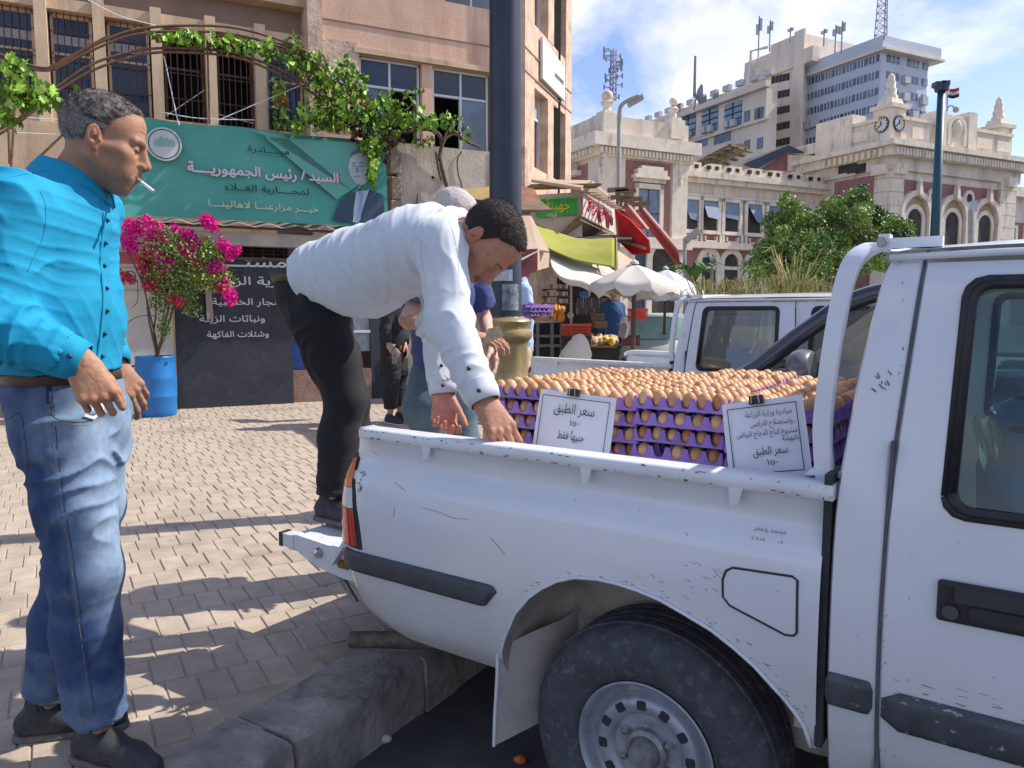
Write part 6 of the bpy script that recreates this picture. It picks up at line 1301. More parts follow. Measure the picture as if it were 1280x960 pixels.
        b = MB(); b.grid(np.array(G)); o = b.build('collar', top['m'], body, world=True, smooth=True)
        a_ = o.data.color_attributes.new('col', 'FLOAT_COLOR', 'POINT'); a_.data.foreach_set('color', np.tile(np.array([*lin(top['c']), 1.]), len(o.data.vertices)))
    return body
clothm = mat('cotton', (.5, .5, .5), .85, .04, 30, attr='col', bump=.015, bs=700)
denimm = mat('denim', (.2, .3, .5), .9, .14, 60, attr='col', bump=.03, bs=900, det=8)
shoem = mat('dark_shoe', (.03, .03, .035), .7, .3, 60, bump=.03, bs=300); solem = mat('shoe_sole', (.12, .11, .10), .8, .2, 40); whitesole = mat('white_sole', (.6, .6, .58), .7, .1)
leather = mat('belt_leather', (.06, .035, .02), .5, .3, 30, bump=.02, bs=90)
H_short = hair_part('short', thick=.0045); H_rec = hair_part('receding', thick=.0045, seed=8)
# --- the smoker in the turquoise shirt
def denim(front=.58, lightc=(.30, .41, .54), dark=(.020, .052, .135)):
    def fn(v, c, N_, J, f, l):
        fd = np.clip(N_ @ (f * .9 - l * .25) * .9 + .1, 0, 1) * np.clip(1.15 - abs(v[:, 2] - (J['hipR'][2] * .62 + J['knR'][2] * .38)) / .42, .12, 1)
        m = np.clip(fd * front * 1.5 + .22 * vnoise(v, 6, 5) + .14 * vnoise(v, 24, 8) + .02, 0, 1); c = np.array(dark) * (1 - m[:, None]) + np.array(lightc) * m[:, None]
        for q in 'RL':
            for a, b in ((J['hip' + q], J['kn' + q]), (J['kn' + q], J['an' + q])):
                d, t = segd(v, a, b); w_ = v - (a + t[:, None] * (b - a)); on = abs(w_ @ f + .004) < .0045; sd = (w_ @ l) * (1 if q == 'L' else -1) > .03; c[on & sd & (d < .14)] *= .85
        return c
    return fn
ya = R(8); fa = np.array([math.cos(ya), math.sin(ya), 0])
JA = dict(head=at(131, 178, 1.98), neck=at(88, 232, 2.0), chest=at(66, 300, 1.99), pelvis=at(82, 480, 2.0), hem=at(76, 462, 1.99), waist=at(78, 464, 2.0),
          shR=at(18, 258, 1.81), elR=at(-14, 405, 1.74), wrR=at(99, 450, 1.795), shL=at(108, 262, 2.17), elL=at(112, 380, 2.22), wrL=at(140, 455, 2.13),
          hipR=at(80, 535, 1.94), knR=at(107, 716, 1.965), anR=at(124, 905, 2.02), hipL=at(112, 530, 2.06), knL=at(99, 712, 2.12), anL=at(60, 878, 2.16))
turq = (.0, .27, .45)
headA = dict(M=ypr(20, 17, 3), scale=.93, age=.9, grey=.8, skin=(.36, .19, .115), hairc=(.055, .047, .042), eyes=0)
human('person', 'man in a turquoise shirt and faded blue jeans smoking a cigarette, hand in pocket', JA,
      dict(c=turq, m=clothm, r=(.138, .136, .132), lat=1.28, sleeve=(.076, .068, .052), cuff=.90, am=.0135, belly=.0, ft=1.25, fdir=(.5, .3, .65), ff=8, placket=(.93, -.36, 0), bm=mat('blue_button', (.01, .05, .12), .4, .1)),
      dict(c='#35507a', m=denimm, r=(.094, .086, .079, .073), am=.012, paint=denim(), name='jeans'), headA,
      dict(R=dict(d=(.42, -.0, -.88), n=(.42, -.86, .16), curl=(52, 60, 64, 68), thumb=(18, 25), scale=1.08, spread=.4, skin=(.42, .22, .13)), L=dict(d=(.5, .1, -.85), n=(.5, -.6, .3), curl=(30, 34, 36, 40))),
      dict(m=shoem, sole=solem, ground=.15, dirR=(.92, -.35, 0), dirL=(.9, .2, 0)), h=.0055, fdir=fa, pelr=(.130, 1.28), belt=dict(m=leather, drop=.005), collar=dict(r=.068, up=.028, ax=(.30, .0, .95)), hh=H_rec)
def surf_line(obj, pts, rad, m, name, lift=.0, n=6, poly=False):
    """a seam laid on the cloth where the photograph shows it"""
    from mathutils.bvhtree import BVHTree
    off = np.array(wmat(obj).translation); me = obj.data; bv = BVHTree.FromPolygons([tuple(v.co) for v in me.vertices], [tuple(p.vertices) for p in me.polygons]); out = []
    P = bez([np.array([x, y, 0.]) for x, y in pts], n) if not poly else [np.array([x, y, 0.]) for x, y in pts]
    for p in P:
        d = ray(p[0], p[1]); h_ = bv.ray_cast(Vector(tuple(C0 - off)), Vector(tuple(d)))
        if h_[0] is not None: out.append(np.array(h_[0]) + off + np.array(h_[1]) * lift)
    if len(out) < 2: return
    b = MB(); (b.add(out, [tuple(range(len(out)))]) if poly else b.tube(out, rad, 5)); return b.build(name, m, obj, world=True, smooth=True)
smoker = next(o for o in bpy.data.objects if o.get('label', '').startswith('man in a turquoise')); ch = {c.name.split('.')[0]: c for c in smoker.children}
thr = mat('tan_thread', (.30, .22, .14), .9, .2, 90); dks = mat('dark_seam', (.012, .03, .08), .9, .2, 60); tqs = mat('turquoise_seam', (.0, .18, .33), .9, .1, 60)
for pts in (((-6, 530), (12, 523), (26, 518), (31, 545), (35, 575), (31, 604), (14, 622)), ((64, 492), (66, 520), (90, 527), (112, 526), (126, 516), (132, 505)), ((64, 480), (72, 560), (82, 640), (92, 700), (100, 760), (110, 830), (118, 890))): surf_line(ch['jeans'], pts, .0009, dks, 'seam')
for pts in (((-6, 534), (12, 527), (24, 523), (28, 545), (31, 575), (27, 600), (12, 617)), ((67, 530), (90, 531), (112, 530), (128, 520)), ((60, 500), (68, 560), (78, 640), (88, 700), (96, 760), (106, 830), (114, 890)), ((92, 893), (120, 903), (155, 896)), ((26, 868), (50, 880), (80, 876))): surf_line(ch['jeans'], pts, .0005, thr, 'stitching', .0004)
for x, y0, y1 in ((60, 466, 496), (140, 470, 492)): surf_line(ch['jeans'], ((x, y0 + 12), (x + 1, (y0 + y1) / 2 + 8), (x + 1, y1 + 8)), .006, ch['jeans'].data.materials[0] if False else dks, 'belt_loop')
surf_line(ch['jeans'], ((104, 520), (116, 506), (131, 497), (128, 514), (116, 524)), 0, mat('pocket_lining', (.6, .62, .64), .9, .05), 'pocket_lining', .004, poly=True)
for pts in (((49, 236), (56, 255), (57, 275), (52, 300), (42, 322), (34, 340)),): surf_line(ch['shirt'], pts, .0011, tqs, 'shoulder_seam')
surf_line(ch['shirt'], ((-8, 226), (30, 218), (58, 214), (80, 225)), .0008, tqs, 'yoke_seam')
MA = np.array(headA['M']) * .93; hA = JA['head']
cg = T('cigarette', 'lit white cigarette between the lips of the man in the turquoise shirt', 'cigarette', hA + MA @ np.array([.100, -.004, -.067]))
c0 = hA + MA @ np.array([.099, -.006, -.067]); c1 = at(193, 240, float(c0[1]) - .03)
b = MB(); b.tube([c0 + (c1 - c0) * .30, c0 + (c1 - c0) * .97], .0042, 10); b.build('paper', mat('cigarette_paper', (.75, .74, .72), .8, .05), cg, world=True)
b = MB(); b.tube([c0, c0 + (c1 - c0) * .30], .0043, 10); b.build('filter', mat('cigarette_filter', (.5, .3, .14), .8, .1), cg, world=True)
b = MB(); b.tube([c0 + (c1 - c0) * .97, c1], .004, 10); b.build('ash', mat('ash', (.3, .29, .28), .9, .2), cg, world=True)
# --- the seller on the tailgate
ub_ = U; vb_ = V
gW = float(gp(410, 655, .625)[1]); fW = gp(416, 655, .62); lW = loc(fW)
JB = dict(head=at(606, 303, 2.36), neck=at(568, 297, 2.46), chest=at(520, 312, 2.52), pelvis=at(393, 366, 2.86), hem=at(402, 345, 2.83), waist=at(389, 344, 2.87),
          shR=at(548, 305, 2.31), elR=at(561, 405, 2.22), wrR=at(604, 500, 2.12), shL=at(556, 305, 2.70), elL=at(548, 405, 2.68), wrL=at(554, 489, 2.62),
          hipR=at(398, 392, 2.77), knR=at(432, 500, 2.80), anR=at(418, 628, 2.80), hipL=at(402, 392, 2.95), knL=at(438, 500, 2.98), anL=at(446, 612, 3.0))
white = (.60, .63, .66)
headB = dict(M=ypr(-22, 70, -6), scale=1.0, smile=.9, must=.9, age=.5, skin=(.40, .20, .125), hairc=(.035, .026, .022), eyes=0)
black = mat('black_twill', (.012, .012, .014), .85, .25, 12, attr='col', bump=.01, bs=500)
human('person', 'man in a white shirt and black trousers on the tailgate bending over the egg trays', JB,
      dict(c=white, m=clothm, r=(.124, .142, .130), lat=1.28, sleeve=(.070, .060, .052), cuff=.92, am=.0125, belly=.012, ft=1.15, fdir=(1, -.5, .30), ff=14, bm=mat('dark_button', (.03, .03, .05), .4, .1), bm2=True),
      dict(c=(.011, .011, .013), m=black, r=(.100, .073, .070, .067), am=.010), headB,
      dict(R=dict(d=(.52, -.22, -.80), n=(.42, -.82, .35), curl=(22, 24, 26, 28), thumb=(18, 25), scale=1.12, spread=.6, skin=(.43, .22, .135)), L=dict(d=(.04, -.15, -1), n=(-.3, .93, -.1), curl=(50, 55, 60, 62), thumb=(28, 10), scale=1.10, skin=(.52, .22, .16))),
      dict(m=shoem, sole=solem, ground=.626), h=.006, fdir=U, pelr=(.128, 1.2), belt=dict(m=leather, drop=.01), collar=dict(r=.064, up=.02), hh=H_rec, base=None)
seller = next(o for o in bpy.data.objects if o.get('label', '').startswith('man in a white shirt')); cs_ = {c.name.split('.')[0]: c for c in seller.children}
wsm = mat('white_seam', (.48, .5, .53), .9, .1, 60)
for pts in (((556, 268), (566, 290), (572, 320), (574, 345)), ((540, 268), (528, 290), (526, 320), (532, 350)), ((470, 270), (480, 300), (486, 345), (484, 380))): surf_line(cs_['shirt'], pts, .0009, wsm, 'seam')
# --- the balding man with a banknote behind the tailgate
navy = (.035, .05, .15)
fC = np.array([.93, .36, 0]); fC /= np.linalg.norm(fC)
JC = dict(head=at(566, 272, 3.50), neck=at(556, 318, 3.55), chest=at(556, 365, 3.56), pelvis=at(552, 472, 3.56), hem=at(551, 480, 3.56), waist=at(552, 462, 3.56),
          shR=at(533, 338, 3.38), elR=at(510, 400, 3.30), wrR=at(586, 420, 3.12), shL=at(588, 340, 3.74), elL=at(606, 400, 3.82), wrL=at(614, 432, 3.5),
          hipR=at(535, 505, 3.45), knR=at(540, 590, 3.50), anR=at(535, 700, 3.5), hipL=at(572, 505, 3.66), knL=at(580, 590, 3.7), anL=at(572, 690, 3.75))
for k in ('anR', 'anL'): JC[k][2] = .26
for k in ('knR', 'knL'): JC[k][2] = .60
headC = dict(M=ypr(15, 38, 0), scale=1.02, age=.8, skin=(.58, .36, .29), hairc=(.50, .46, .44), eyes=0, h=.004, strands=2500, hlen=.003)
human('person', 'balding man in a navy polo shirt holding out a banknote behind the tailgate', JC,
      dict(c=navy, m=clothm, r=(.128, .132, .125), lat=1.25, short=.80, sleeve=(.078, .078, .05), am=.008, name='polo_shirt', paint=lambda v, c, n: c * 1.15),
      dict(c='#3a4a58', m=denimm, r=(.092, .08, .072, .07), am=.008, name='jeans', paint=lambda v, c, n, J, f, l: np.array((.10, .145, .17))[None] * (1 + .25 * vnoise(v, 9, 3))[:, None]), headC,
      dict(R=dict(d=(.86, -.12, -.10), n=(.1, -.25, .95), curl=(22, 26, 30, 36), thumb=(12, 15), scale=1.0, h=.0035, skin=(.46, .24, .16)), L=dict(d=(.2, -.5, -.8), n=(.7, .2, .2), h=.004)),
      dict(m=shoem, sole=solem, ground=.15), h=.008, fdir=fC, pelr=(.118, 1.2), collar=dict(r=.064, up=.02), hh=hair_part('receding', h=.004, thick=.0012, seed=4))
nt = T('banknote', 'folded pale banknote held between the balding man\'s fingers', 'banknote', at(627, 420, 3.02))
q = [at(604, 433, 3.02), at(612, 410, 3.0), at(628, 409, 2.99), at(634, 420, 3.0)]; q = [at(603, 432, 3.02), at(610, 411, 3.0), at(624, 407, 2.99), at(630, 420, 3.0)]
b = MB(); b.prism(q, (0, .003, 0)); b.build('note', mat('banknote_paper', (.50, .42, .30), .8, .25, 60, dirt=(.35, .28, .2), dscale=70, dpos=.5), nt, world=True)
# --- person in black with a water bottle
JD = dict(head=at(497, 353, 8.55), neck=at(492, 372, 8.6), chest=at(492, 395, 8.6), pelvis=at(493, 445, 8.6), hem=at(493, 470, 8.6), waist=at(493, 440, 8.6),
          shR=at(486, 382, 8.42), elR=at(482, 412, 8.38), wrR=at(487, 433, 8.28), shL=at(500, 382, 8.78), elL=at(508, 410, 8.8), wrL=at(506, 430, 8.6),
          hipR=at(490, 455, 8.5), knR=at(489, 485, 8.48), anR=at(488, 515, 8.5), hipL=at(498, 455, 8.7), knL=at(499, 485, 8.7), anL=at(500, 513, 8.65))
human('person', 'person in black clothes and dark trainers holding a water bottle beside the dark door', JD,
      dict(c=(.012, .012, .014), m=black, r=(.14, .125, .12), lat=1.25, sleeve=(.07, .055, .045), am=.008, name='jacket'), dict(c=(.012, .012, .014), m=black, r=(.1, .085, .075, .07), am=.008),
      dict(M=ypr(-60, 10), scale=1., skin=(.4, .24, .16), h=.006), dict(R=dict(d=(.5, -.4, -.5), n=(.3, -.8, .4), curl=(50, 50, 50, 50), h=.005), L=dict(d=(.3, -.3, -.8), n=(.7, .2, .2), h=.006)),
      dict(m=shoem, sole=whitesole, ground=.15), h=.013, fdir=(.7, -.7, 0), hh=H_short)
bt = T('water_bottle', 'clear plastic water bottle in the hand of the person in black', 'bottle', at(492, 452, 8.2))
bp = at(493, 455, 8.2); b = MB(); b.lathe([(0, 0), (.032, .002), (.034, .02), (.032, .06), (.034, .1), (.033, .14), (.02, .17), (.013, .18), (.013, .2), (0, .2)], 12, tuple(bp)); b.build('body', glass('bottle_plastic', (.75, .82, .88), .12, .15), bt, world=True, smooth=True)
b = MB(); b.lathe([(0, .218), (.016, .218), (.016, .198)], 10, tuple(bp)); b.build('cap', mat('white_cap', (.7, .7, .7), .5, .05), bt, world=True)
# --- person carrying egg trays beyond the lamp post
JE = dict(head=at(654, 334, 8.8), neck=at(651, 350, 8.8), chest=at(650, 375, 8.8), pelvis=at(651, 428, 8.8), hem=at(651, 440, 8.8), waist=at(651, 425, 8.8),
          shR=at(656, 364, 8.6), elR=at(661, 392, 8.55), wrR=at(671, 399, 8.4), shL=at(647, 364, 9.0), elL=at(655, 392, 9.05), wrL=at(669, 397, 8.8),
          hipR=at(653, 442, 8.7), knR=at(654, 478, 8.68), anR=at(653, 508, 8.7), hipL=at(650, 442, 8.9), knL=at(650, 478, 8.9), anL=at(648, 506, 8.9))
human('person', 'person in a light blue shirt carrying egg trays past the lamp post', JE,
      dict(c='#a9bdd6', m=clothm, r=(.14, .14, .13), lat=1.25, short=.75, sleeve=(.075, .07, .045), am=.012), dict(c='#b9a98c', m=clothm, r=(.105, .085, .075, .07), am=.01),
      dict(M=ypr(20, 10), scale=1., skin=(.3, .16, .1), h=.006), dict(R=dict(d=(.8, 0, .1), n=(.1, -.2, -.9), h=.005), L=dict(d=(.8, 0, .1), n=(.1, -.2, -.9), h=.006)),
      dict(m=shoem, sole=solem, ground=.15), h=.013, fdir=(.95, .3, 0), hh=H_short)
for k in range(3):
    p = at(664, 396 - k * 5.2, 8.35); o = first_tray[k % 2].copy(); COL.objects.link(o); o.location = tuple(p); o.rotation_euler = (0, 0, .4); o.scale = (1, 1, 1)
    tag(o, '%s of three purple egg trays carried by the person in light blue' % ['bottom', 'middle', 'top'][k], 'egg tray', 'carried egg trays')
# --- stallholder with blue body warmer
JF = dict(head=at(766, 365, 12.1), neck=at(766, 377, 12.1), chest=at(765, 393, 12.1), pelvis=at(764, 428, 12.1), hem=at(764, 432, 12.1), waist=at(764, 425, 12.1),
          shR=at(757, 384, 12.1), elR=at(753, 403, 12.1), wrR=at(757, 420, 11.9), shL=at(775, 384, 12.2), elL=at(779, 403, 12.2), wrL=at(776, 420, 12.), hipR=at(760, 437, 12.1), knR=at(760, 462, 12.1), anR=at(760, 485, 12.1), hipL=at(769, 437, 12.1), knL=at(769, 462, 12.1), anL=at(769, 485, 12.1))
for k in ('anR', 'anL'): JF[k][2] = .25
human('person', 'stallholder with black hair in a blue body warmer seen from behind under the awning', JF,
      dict(c='#23466e', m=clothm, r=(.15, .15, .14), lat=1.3, sleeve=(.07, .06, .05), am=.01, name='body_warmer'), dict(c=(.02, .02, .025), m=black, r=(.1, .085, .075, .07)),
      dict(M=ypr(60, 15), scale=1., skin=(.3, .17, .11), h=.007), dict(), dict(m=shoem, sole=solem, ground=.15), h=.016, fdir=(.4, .9, 0), hh=H_short)
# ------------------------------------------------------------------ the railway station, office towers and masts behind
Zv = np.array([0, 0, 1.])
class Face:
    """vertical plane through point g along e; out = unit normal towards the viewer"""
    def __init__(s, g, e): s.g = np.array(g, float); s.g[2] = 0; s.e = e; n = np.array([-e[1], e[0], 0]); s.n = n if n @ s.g < 0 else -n
    def px(s, x, y): X = wallpt(x, y, s.g, s.n); return float((X - s.g) @ s.e), float(X[2])
    def P(s, a, z, o=0.): return s.g + s.e * a + Zv * z + s.n * o
    def box(s, b, a0, a1, z0, z1, o1=.3, o0=-.02): b.prism([s.P(a0, z0, o0), s.P(a1, z0, o0), s.P(a1, z1, o0), s.P(a0, z1, o0)], s.n * (o1 - o0)); return b
    def part(s, name, rects, m, par, o1=.3, o0=-.02):
        b = MB()
        for r in rects: s.box(b, *r, o1, o0)
        return b.build(name, m, par, world=True)
    def arch(s, b, c, w, z0, zs, t, o1=.3, o0=0., n=14):
        """ring of an arch: centre c, half width w, springing zs, thickness t"""
        pts = [(c - w, z0), (c - w, zs)] + [(c - w * math.cos(a), zs + w * math.sin(a)) for a in np.linspace(0, math.pi, n)] + [(c + w, zs), (c + w, z0)]
        out = [(c - w - t, z0), (c - w - t, zs)] + [(c - (w + t) * math.cos(a), zs + (w + t) * math.sin(a)) for a in np.linspace(0, math.pi, n)] + [(c + w + t, zs), (c + w + t, z0)]
        k = len(pts); v = [s.P(a, z, o1) for a, z in pts] + [s.P(a, z, o1) for a, z in out] + [s.P(a, z, o0) for a, z in pts] + [s.P(a, z, o0) for a, z in out]
        b.add(v, [(i, i + 1, k + i + 1, k + i) for i in range(k - 1)] + [(2 * k + i, 2 * k + i + 1, i + 1, i) for i in range(k - 1)] + [(k + i, k + i + 1, 3 * k + i + 1, 3 * k + i) for i in range(k - 1)]); return b
    def archfill(s, b, c, w, z0, zs, o, n=14):
        pts = [(c - w, z0)] + [(c - w * math.cos(a), zs + w * math.sin(a)) for a in np.linspace(0, math.pi, n)] + [(c + w, z0)]; b.add([s.P(a, z, o) for a, z in pts], [tuple(range(len(pts)))]); return b
def col(x, g, e, y=200):
    """distance along e from g to the column of pixel x"""
    n = np.array([-e[1], e[0], 0]); X = wallpt(x, y, g, n); return float((X - g) @ e)
cream = mat('cream_stone', (.68, .59, .48), .85, .08, .6, dirt=(.46, .38, .29), dscale=1.2, dpos=.48, streak=.2, bump=.05, bs=3); cream2 = mat('cream_moulding', (.74, .65, .52), .85, .1, 1.5, dirt=(.42, .33, .24), dscale=1.6, dpos=.54, streak=.3)
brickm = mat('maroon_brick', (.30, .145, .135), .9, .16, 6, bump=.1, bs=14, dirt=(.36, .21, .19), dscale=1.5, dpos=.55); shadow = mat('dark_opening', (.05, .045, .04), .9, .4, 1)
bluegl = mat('blue_glass', (.10, .155, .22), .12, .5, .8, spec=.6); dkblue = mat('dark_blue_tile', (.03, .045, .085), .5, .2, 2); ochre = mat('ochre_vault', (.42, .30, .15), .9, .15, 1)
stn = T('railway_station', 'cream and maroon brick station building with clock towers and arched entrances', 'station', at(1115, 390, 62) * [1, 1, 0], 0)
Ga = at(748, 200, 62.); Ga[2] = 0
fA = Face(Ga, D2); eA = col(858, Ga, D2)
fAl = Face(Ga, N2)
z_ = lambda f, x, y: f.px(x, y)[1]
zc1, zc0 = z_(fA, 770, 170), z_(fA, 770, 186); zpar = z_(fA, 800, 150); zb1 = z_(fA, 800, 202); zl = z_(fA, 800, 297)
D_ = 14.
b = MB(); b.prism([fA.P(0, 0, 0), fA.P(eA, 0, 0), fA.P(eA, 0, -D_), fA.P(0, 0, -D_)], Zv * zc1); b.build('left_block', cream, stn, world=True)
fA.part('cornice', [(-.9, eA + .9, zc0, zc1)], cream2, stn, .9, -D_); fA.part('cornice', [(-.45, eA + .45, zc0 - .7, zc0)], cream2, stn, .45, -D_)
for k in range(26): fA.part('dentil', [(-.2 + k * (eA + .4) / 26, -.2 + k * (eA + .4) / 26 + .22, zc0 - .55, zc0 - .1)], cream2, stn, .75)
for k in range(16): fAl.part('dentil', [(k * .55, k * .55 + .22, zc0 - .55, zc0 - .1)], cream2, stn, .75)
b = MB(); b.prism([fA.P(0, zc1, .2), fA.P(eA, zc1, .2), fA.P(eA, zc1, -D_), fA.P(0, zc1, -D_)], Zv * (zpar - zc1)); b.build('parapet', cream, stn, world=True)
def finial(f, px, pytop, pyb, wpx, par=stn, kind='ball'):
    a, zt = f.px(px, pytop); _, zb = f.px(px, pyb); P = f.P(a, 0, -.2); k = np.linalg.norm(P[:2]) / F; w_ = wpx * k
    b = MB(); b.box((P[0], P[1], zb + (zt - zb) * .22), (w_ * 1.1, w_ * 1.1, (zt - zb) * .44), rz=AF); b.box((P[0], P[1], zb + (zt - zb) * .46), (w_ * .8, w_ * .8, (zt - zb) * .10), rz=AF)
    if kind == 'ball': hz_ = (zt - zb) * .8; b.lathe([(w_ * .28, 0), (w_ * .22, .06 * hz_), (w_ * .20, .20 * hz_), (w_ * .34, .26 * hz_), (w_ * .36, .31 * hz_), (w_ * .2, .37 * hz_)], 10, (P[0], P[1], zb + (zt - zb) * .48)); b.ball((P[0], P[1], zt - w_ * .30), w_ * .30, 12, 8)
    else: b.lathe([(w_ * .34, 0), (w_ * .30, (zt - zb) * .1), (w_ * .22, (zt - zb) * .3), (w_ * .20, (zt - zb) * .34), (w_ * .14, (zt - zb) * .42), (w_ * .10, (zt - zb) * .47), (0, (zt - zb) * .5)], 9, (P[0], P[1], zb + (zt - zb) * .5))
    return b.build('finial', cream2, par, world=True, auto=40)
finial(fA, 761, 112, 168, 24); finial(fA, 844, 121, 175, 18)
pil = [fA.px(781, 200)[0], fA.px(838, 200)[0]]
fA.part('pilaster', [(0, pil[0] - .1, zl, zc0 - .7)], cream2, stn, .25); fA.part('pilaster', [(pil[1] + .1, eA, zl, zc0 - .7)], cream2, stn, .25)
fA.part('brick_panel', [(pil[0], pil[1], zl, zb1)], brickm, stn, .06)
w0, w1_ = fA.px(796, 240)[0], fA.px(823, 240)[0]; wz1 = z_(fA, 809, 238); fA.part('window_surround', [(w0 - .35, w0, zl, wz1 + .5), (w1_, w1_ + .35, zl, wz1 + .5), (w0 - .35, w1_ + .35, wz1 + .1, wz1 + .5)], cream2, stn, .3)
fA.part('pediment', [(w0 - .65, w1_ + .65, wz1 + .9, wz1 + 1.15), (w0 - .4, w1_ + .4, wz1 + 1.15, wz1 + 1.6), (w0 - .0, w1_ + .0, wz1 + 1.6, wz1 + 1.85)], cream2, stn, .7); fA.part('frieze_panel', [(w0 - .5, w1_ + .5, wz1 + .6, wz1 + 1.0)], cream, stn, .35)
wn = fA.part('window', [(w0, w1_, zl, wz1)], bluegl, stn, .10); fA.part('glazing_bar', [((w0 + w1_) / 2 - .05, (w0 + w1_) / 2 + .05, zl, wz1), (w0, w1_, (zl + wz1) / 2, (zl + wz1) / 2 + .1)], dkblue, wn, .14)
fA.part('ledge', [(-.5, eA + .3, zl - .9, zl)], cream2, stn, .7); fA.part('dark_tiling', [(pil[0] + 1.2, eA - .4, 0, zl - 1.2)], dkblue, stn, .05)
for q in (751, 771, 848):
    a = fA.px(q, 200)[0]; b = MB(); zz = z_(fA, 770, 196)
    for k in range(4): b.ball(tuple(fA.P(a, zz - k * .55, .35)), (.28 - .05 * k, .28 - .05 * k, .35), 8, 5)
    b.build('garland', cream2, stn, world=True, smooth=True)
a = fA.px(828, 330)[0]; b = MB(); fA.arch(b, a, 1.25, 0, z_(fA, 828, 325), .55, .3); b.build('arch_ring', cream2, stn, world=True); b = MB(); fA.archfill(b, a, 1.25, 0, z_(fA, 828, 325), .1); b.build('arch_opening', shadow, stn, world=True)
fAl.part('brick_panel', [(1.6, 12, zl + 3, zb1 - .2)], brickm, stn, .06); fAl.part('pediment', [(2.5, 8.5, zl + 5.2, zl + 5.6), (3.2, 7.6, zl + 5.6, zl + 6.3)], cream2, stn, .7)
# wing
Gw = fA.P(eA, 0, -1.5); fW_ = Face(Gw, D2); eW = col(1032, Gw, D2)
wz = lambda y, x=880: z_(fW_, x, y)
b = MB(); b.prism([fW_.P(0, 0, 0), fW_.P(eW + 3, 0, 0), fW_.P(eW + 3, 0, -10), fW_.P(0, 0, -10)], Zv * wz(220)); b.build('wing', cream, stn, world=True)
fW_.part('cornice', [(0, eW, wz(224), wz(217))], cream2, stn, .8, -2); fW_.part('cornice', [(0, eW, wz(230), wz(224))], cream2, stn, .45); fW_.part('string_course', [(0, eW, wz(247), wz(244))], cream2, stn, .3)
fW_.part('brick_band', [(0, eW, wz(302), wz(244))], brickm, stn, .06); fW_.part('brick_band', [(0, eW, 0, wz(312))], brickm, stn, .06); fW_.part('ledge', [(0, eW, wz(311), wz(303))], cream2, stn, .8)
for k in range(13):
    x = 863 + k * 12.8 + (k % 2) * 3; a = fW_.px(x, 210)[0]; za, zb = wz(216), wz(205)
    if a > eW: break
    if k % 2 == 0: fW_.part('parapet_block', [(a - .45, a + .9, za, zb)], cream2, stn, .4, -.4)
    fW_.part('parapet_opening', [(a + .15, a + .30, za + .25, zb - .2), (a + .15, a + .55, za + .25, za + .4), (a + .15, a + .55, zb - .35, zb - .2)], shadow, stn, .46, .3)
fW_.part('parapet', [(0, eW, wz(218), wz(209))], cream, stn, .2, -.5)
for k, x in enumerate((862, 886, 913, 941, 967, 992, 1015)):
    c = fW_.px(x, 270)[0]; hw = .85; z1, z0 = wz(251), wz(288)
    if c + hw > eW: continue
    sr = fW_.part('window_surround', [(c - hw - .35, c - hw, z0, z1 + .3), (c + hw, c + hw + .35, z0, z1 + .3), (c - hw - .35, c + hw + .35, z1, z1 + .35), (c - hw - .35, c + hw + .35, z0 - .25, z0)], cream2, stn, .3)
    fW_.part('window', [(c - hw, c + hw, z0, z1)], shadow, sr, .08); b = MB(); zz = z0 + (z1 - z0) * (.28 + .12 * ((k * 7) % 3) / 2); o_ = .15 + .5 * (k % 2)
    b.prism([fW_.P(c - hw + .05, z1, .16), fW_.P(c + hw * .9, z1, .16), fW_.P(c + hw * .95, zz, .16 + o_), fW_.P(c - hw * (.9 if k % 3 else .2), zz + .2, .16 + o_)], fW_.n * -.04); b.build('blue_shutter', mat('blue_shutter', (.17, .235, .31), .7, .12, 1.5), sr, world=True)
    fW_.part('balustrade', [(c - hw - .35, c + hw + .35, z0 - .35, z0 - .25), (c - hw - .35, c - hw - .15, z0 - 1.05, z0 - .3), (c + hw + .15, c + hw + .35, z0 - 1.05, z0 - .3), (c - .7, c + .7, z0 - 1.0, z0 - .9), (c - .7, c - .6, z0 - 1.0, z0 - .5), (c + .6, c + .7, z0 - 1.0, z0 - .5)], cream2, sr, .45)
for x in (884, 912, 942, 970, 998):
    c = fW_.px(x, 330)[0]; zs = wz(328)
    if c + 1.5 > eW: continue
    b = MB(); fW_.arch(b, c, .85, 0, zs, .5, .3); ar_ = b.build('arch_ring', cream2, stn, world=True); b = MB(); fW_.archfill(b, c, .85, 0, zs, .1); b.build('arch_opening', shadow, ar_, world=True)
    fW_.part('transom', [(c - .85, c + .85, zs - .6, zs - .3)], cream2, ar_, .2)
# pavilion
Wc = fW_.P(eW, 0, 0)
def meet(g, e, x):                                         # point on the line g + e*t in the column of pixel x
    return g + e * col(x, g, e)
Pc = meet(Wc, -N2, 1112); fR = Face(Pc, D2); fL_ = Face(Pc, N2); eL = np.linalg.norm(Wc - Pc); eR = col(1262, Pc, D2)
rz_ = lambda y, x=1116: z_(fR, x, y)
zt, zcb, zfr = rz_(178), rz_(192), rz_(205); zbr = rz_(224, 1128)
b = MB(); b.prism([fR.P(0, 0, 0), fR.P(eR + 1, 0, 0), fR.P(eR + 1, 0, -20), fR.P(0, 0, -20)], Zv * zt); pv_ = b.build('pavilion', cream, stn, world=True)
fR.part('cornice', [(-1.3, eR + 2, zcb + .5, zt)], cream2, stn, 1.3, -20); fR.part('cornice', [(-.8, eR + 2, zcb - .3, zcb + .5)], cream2, stn, .8, -20); fR.part('frieze', [(-.3, eR + 1.5, zfr - .5, zcb - .3)], cream, stn, .3, -20)
for k in range(44): fR.part('dentil', [(-.4 + k * (eR + 1) / 44, -.4 + k * (eR + 1) / 44 + .28, zcb - .25, zcb + .35)], cream2, stn, 1.05)
nl_ = int(eL / .62)
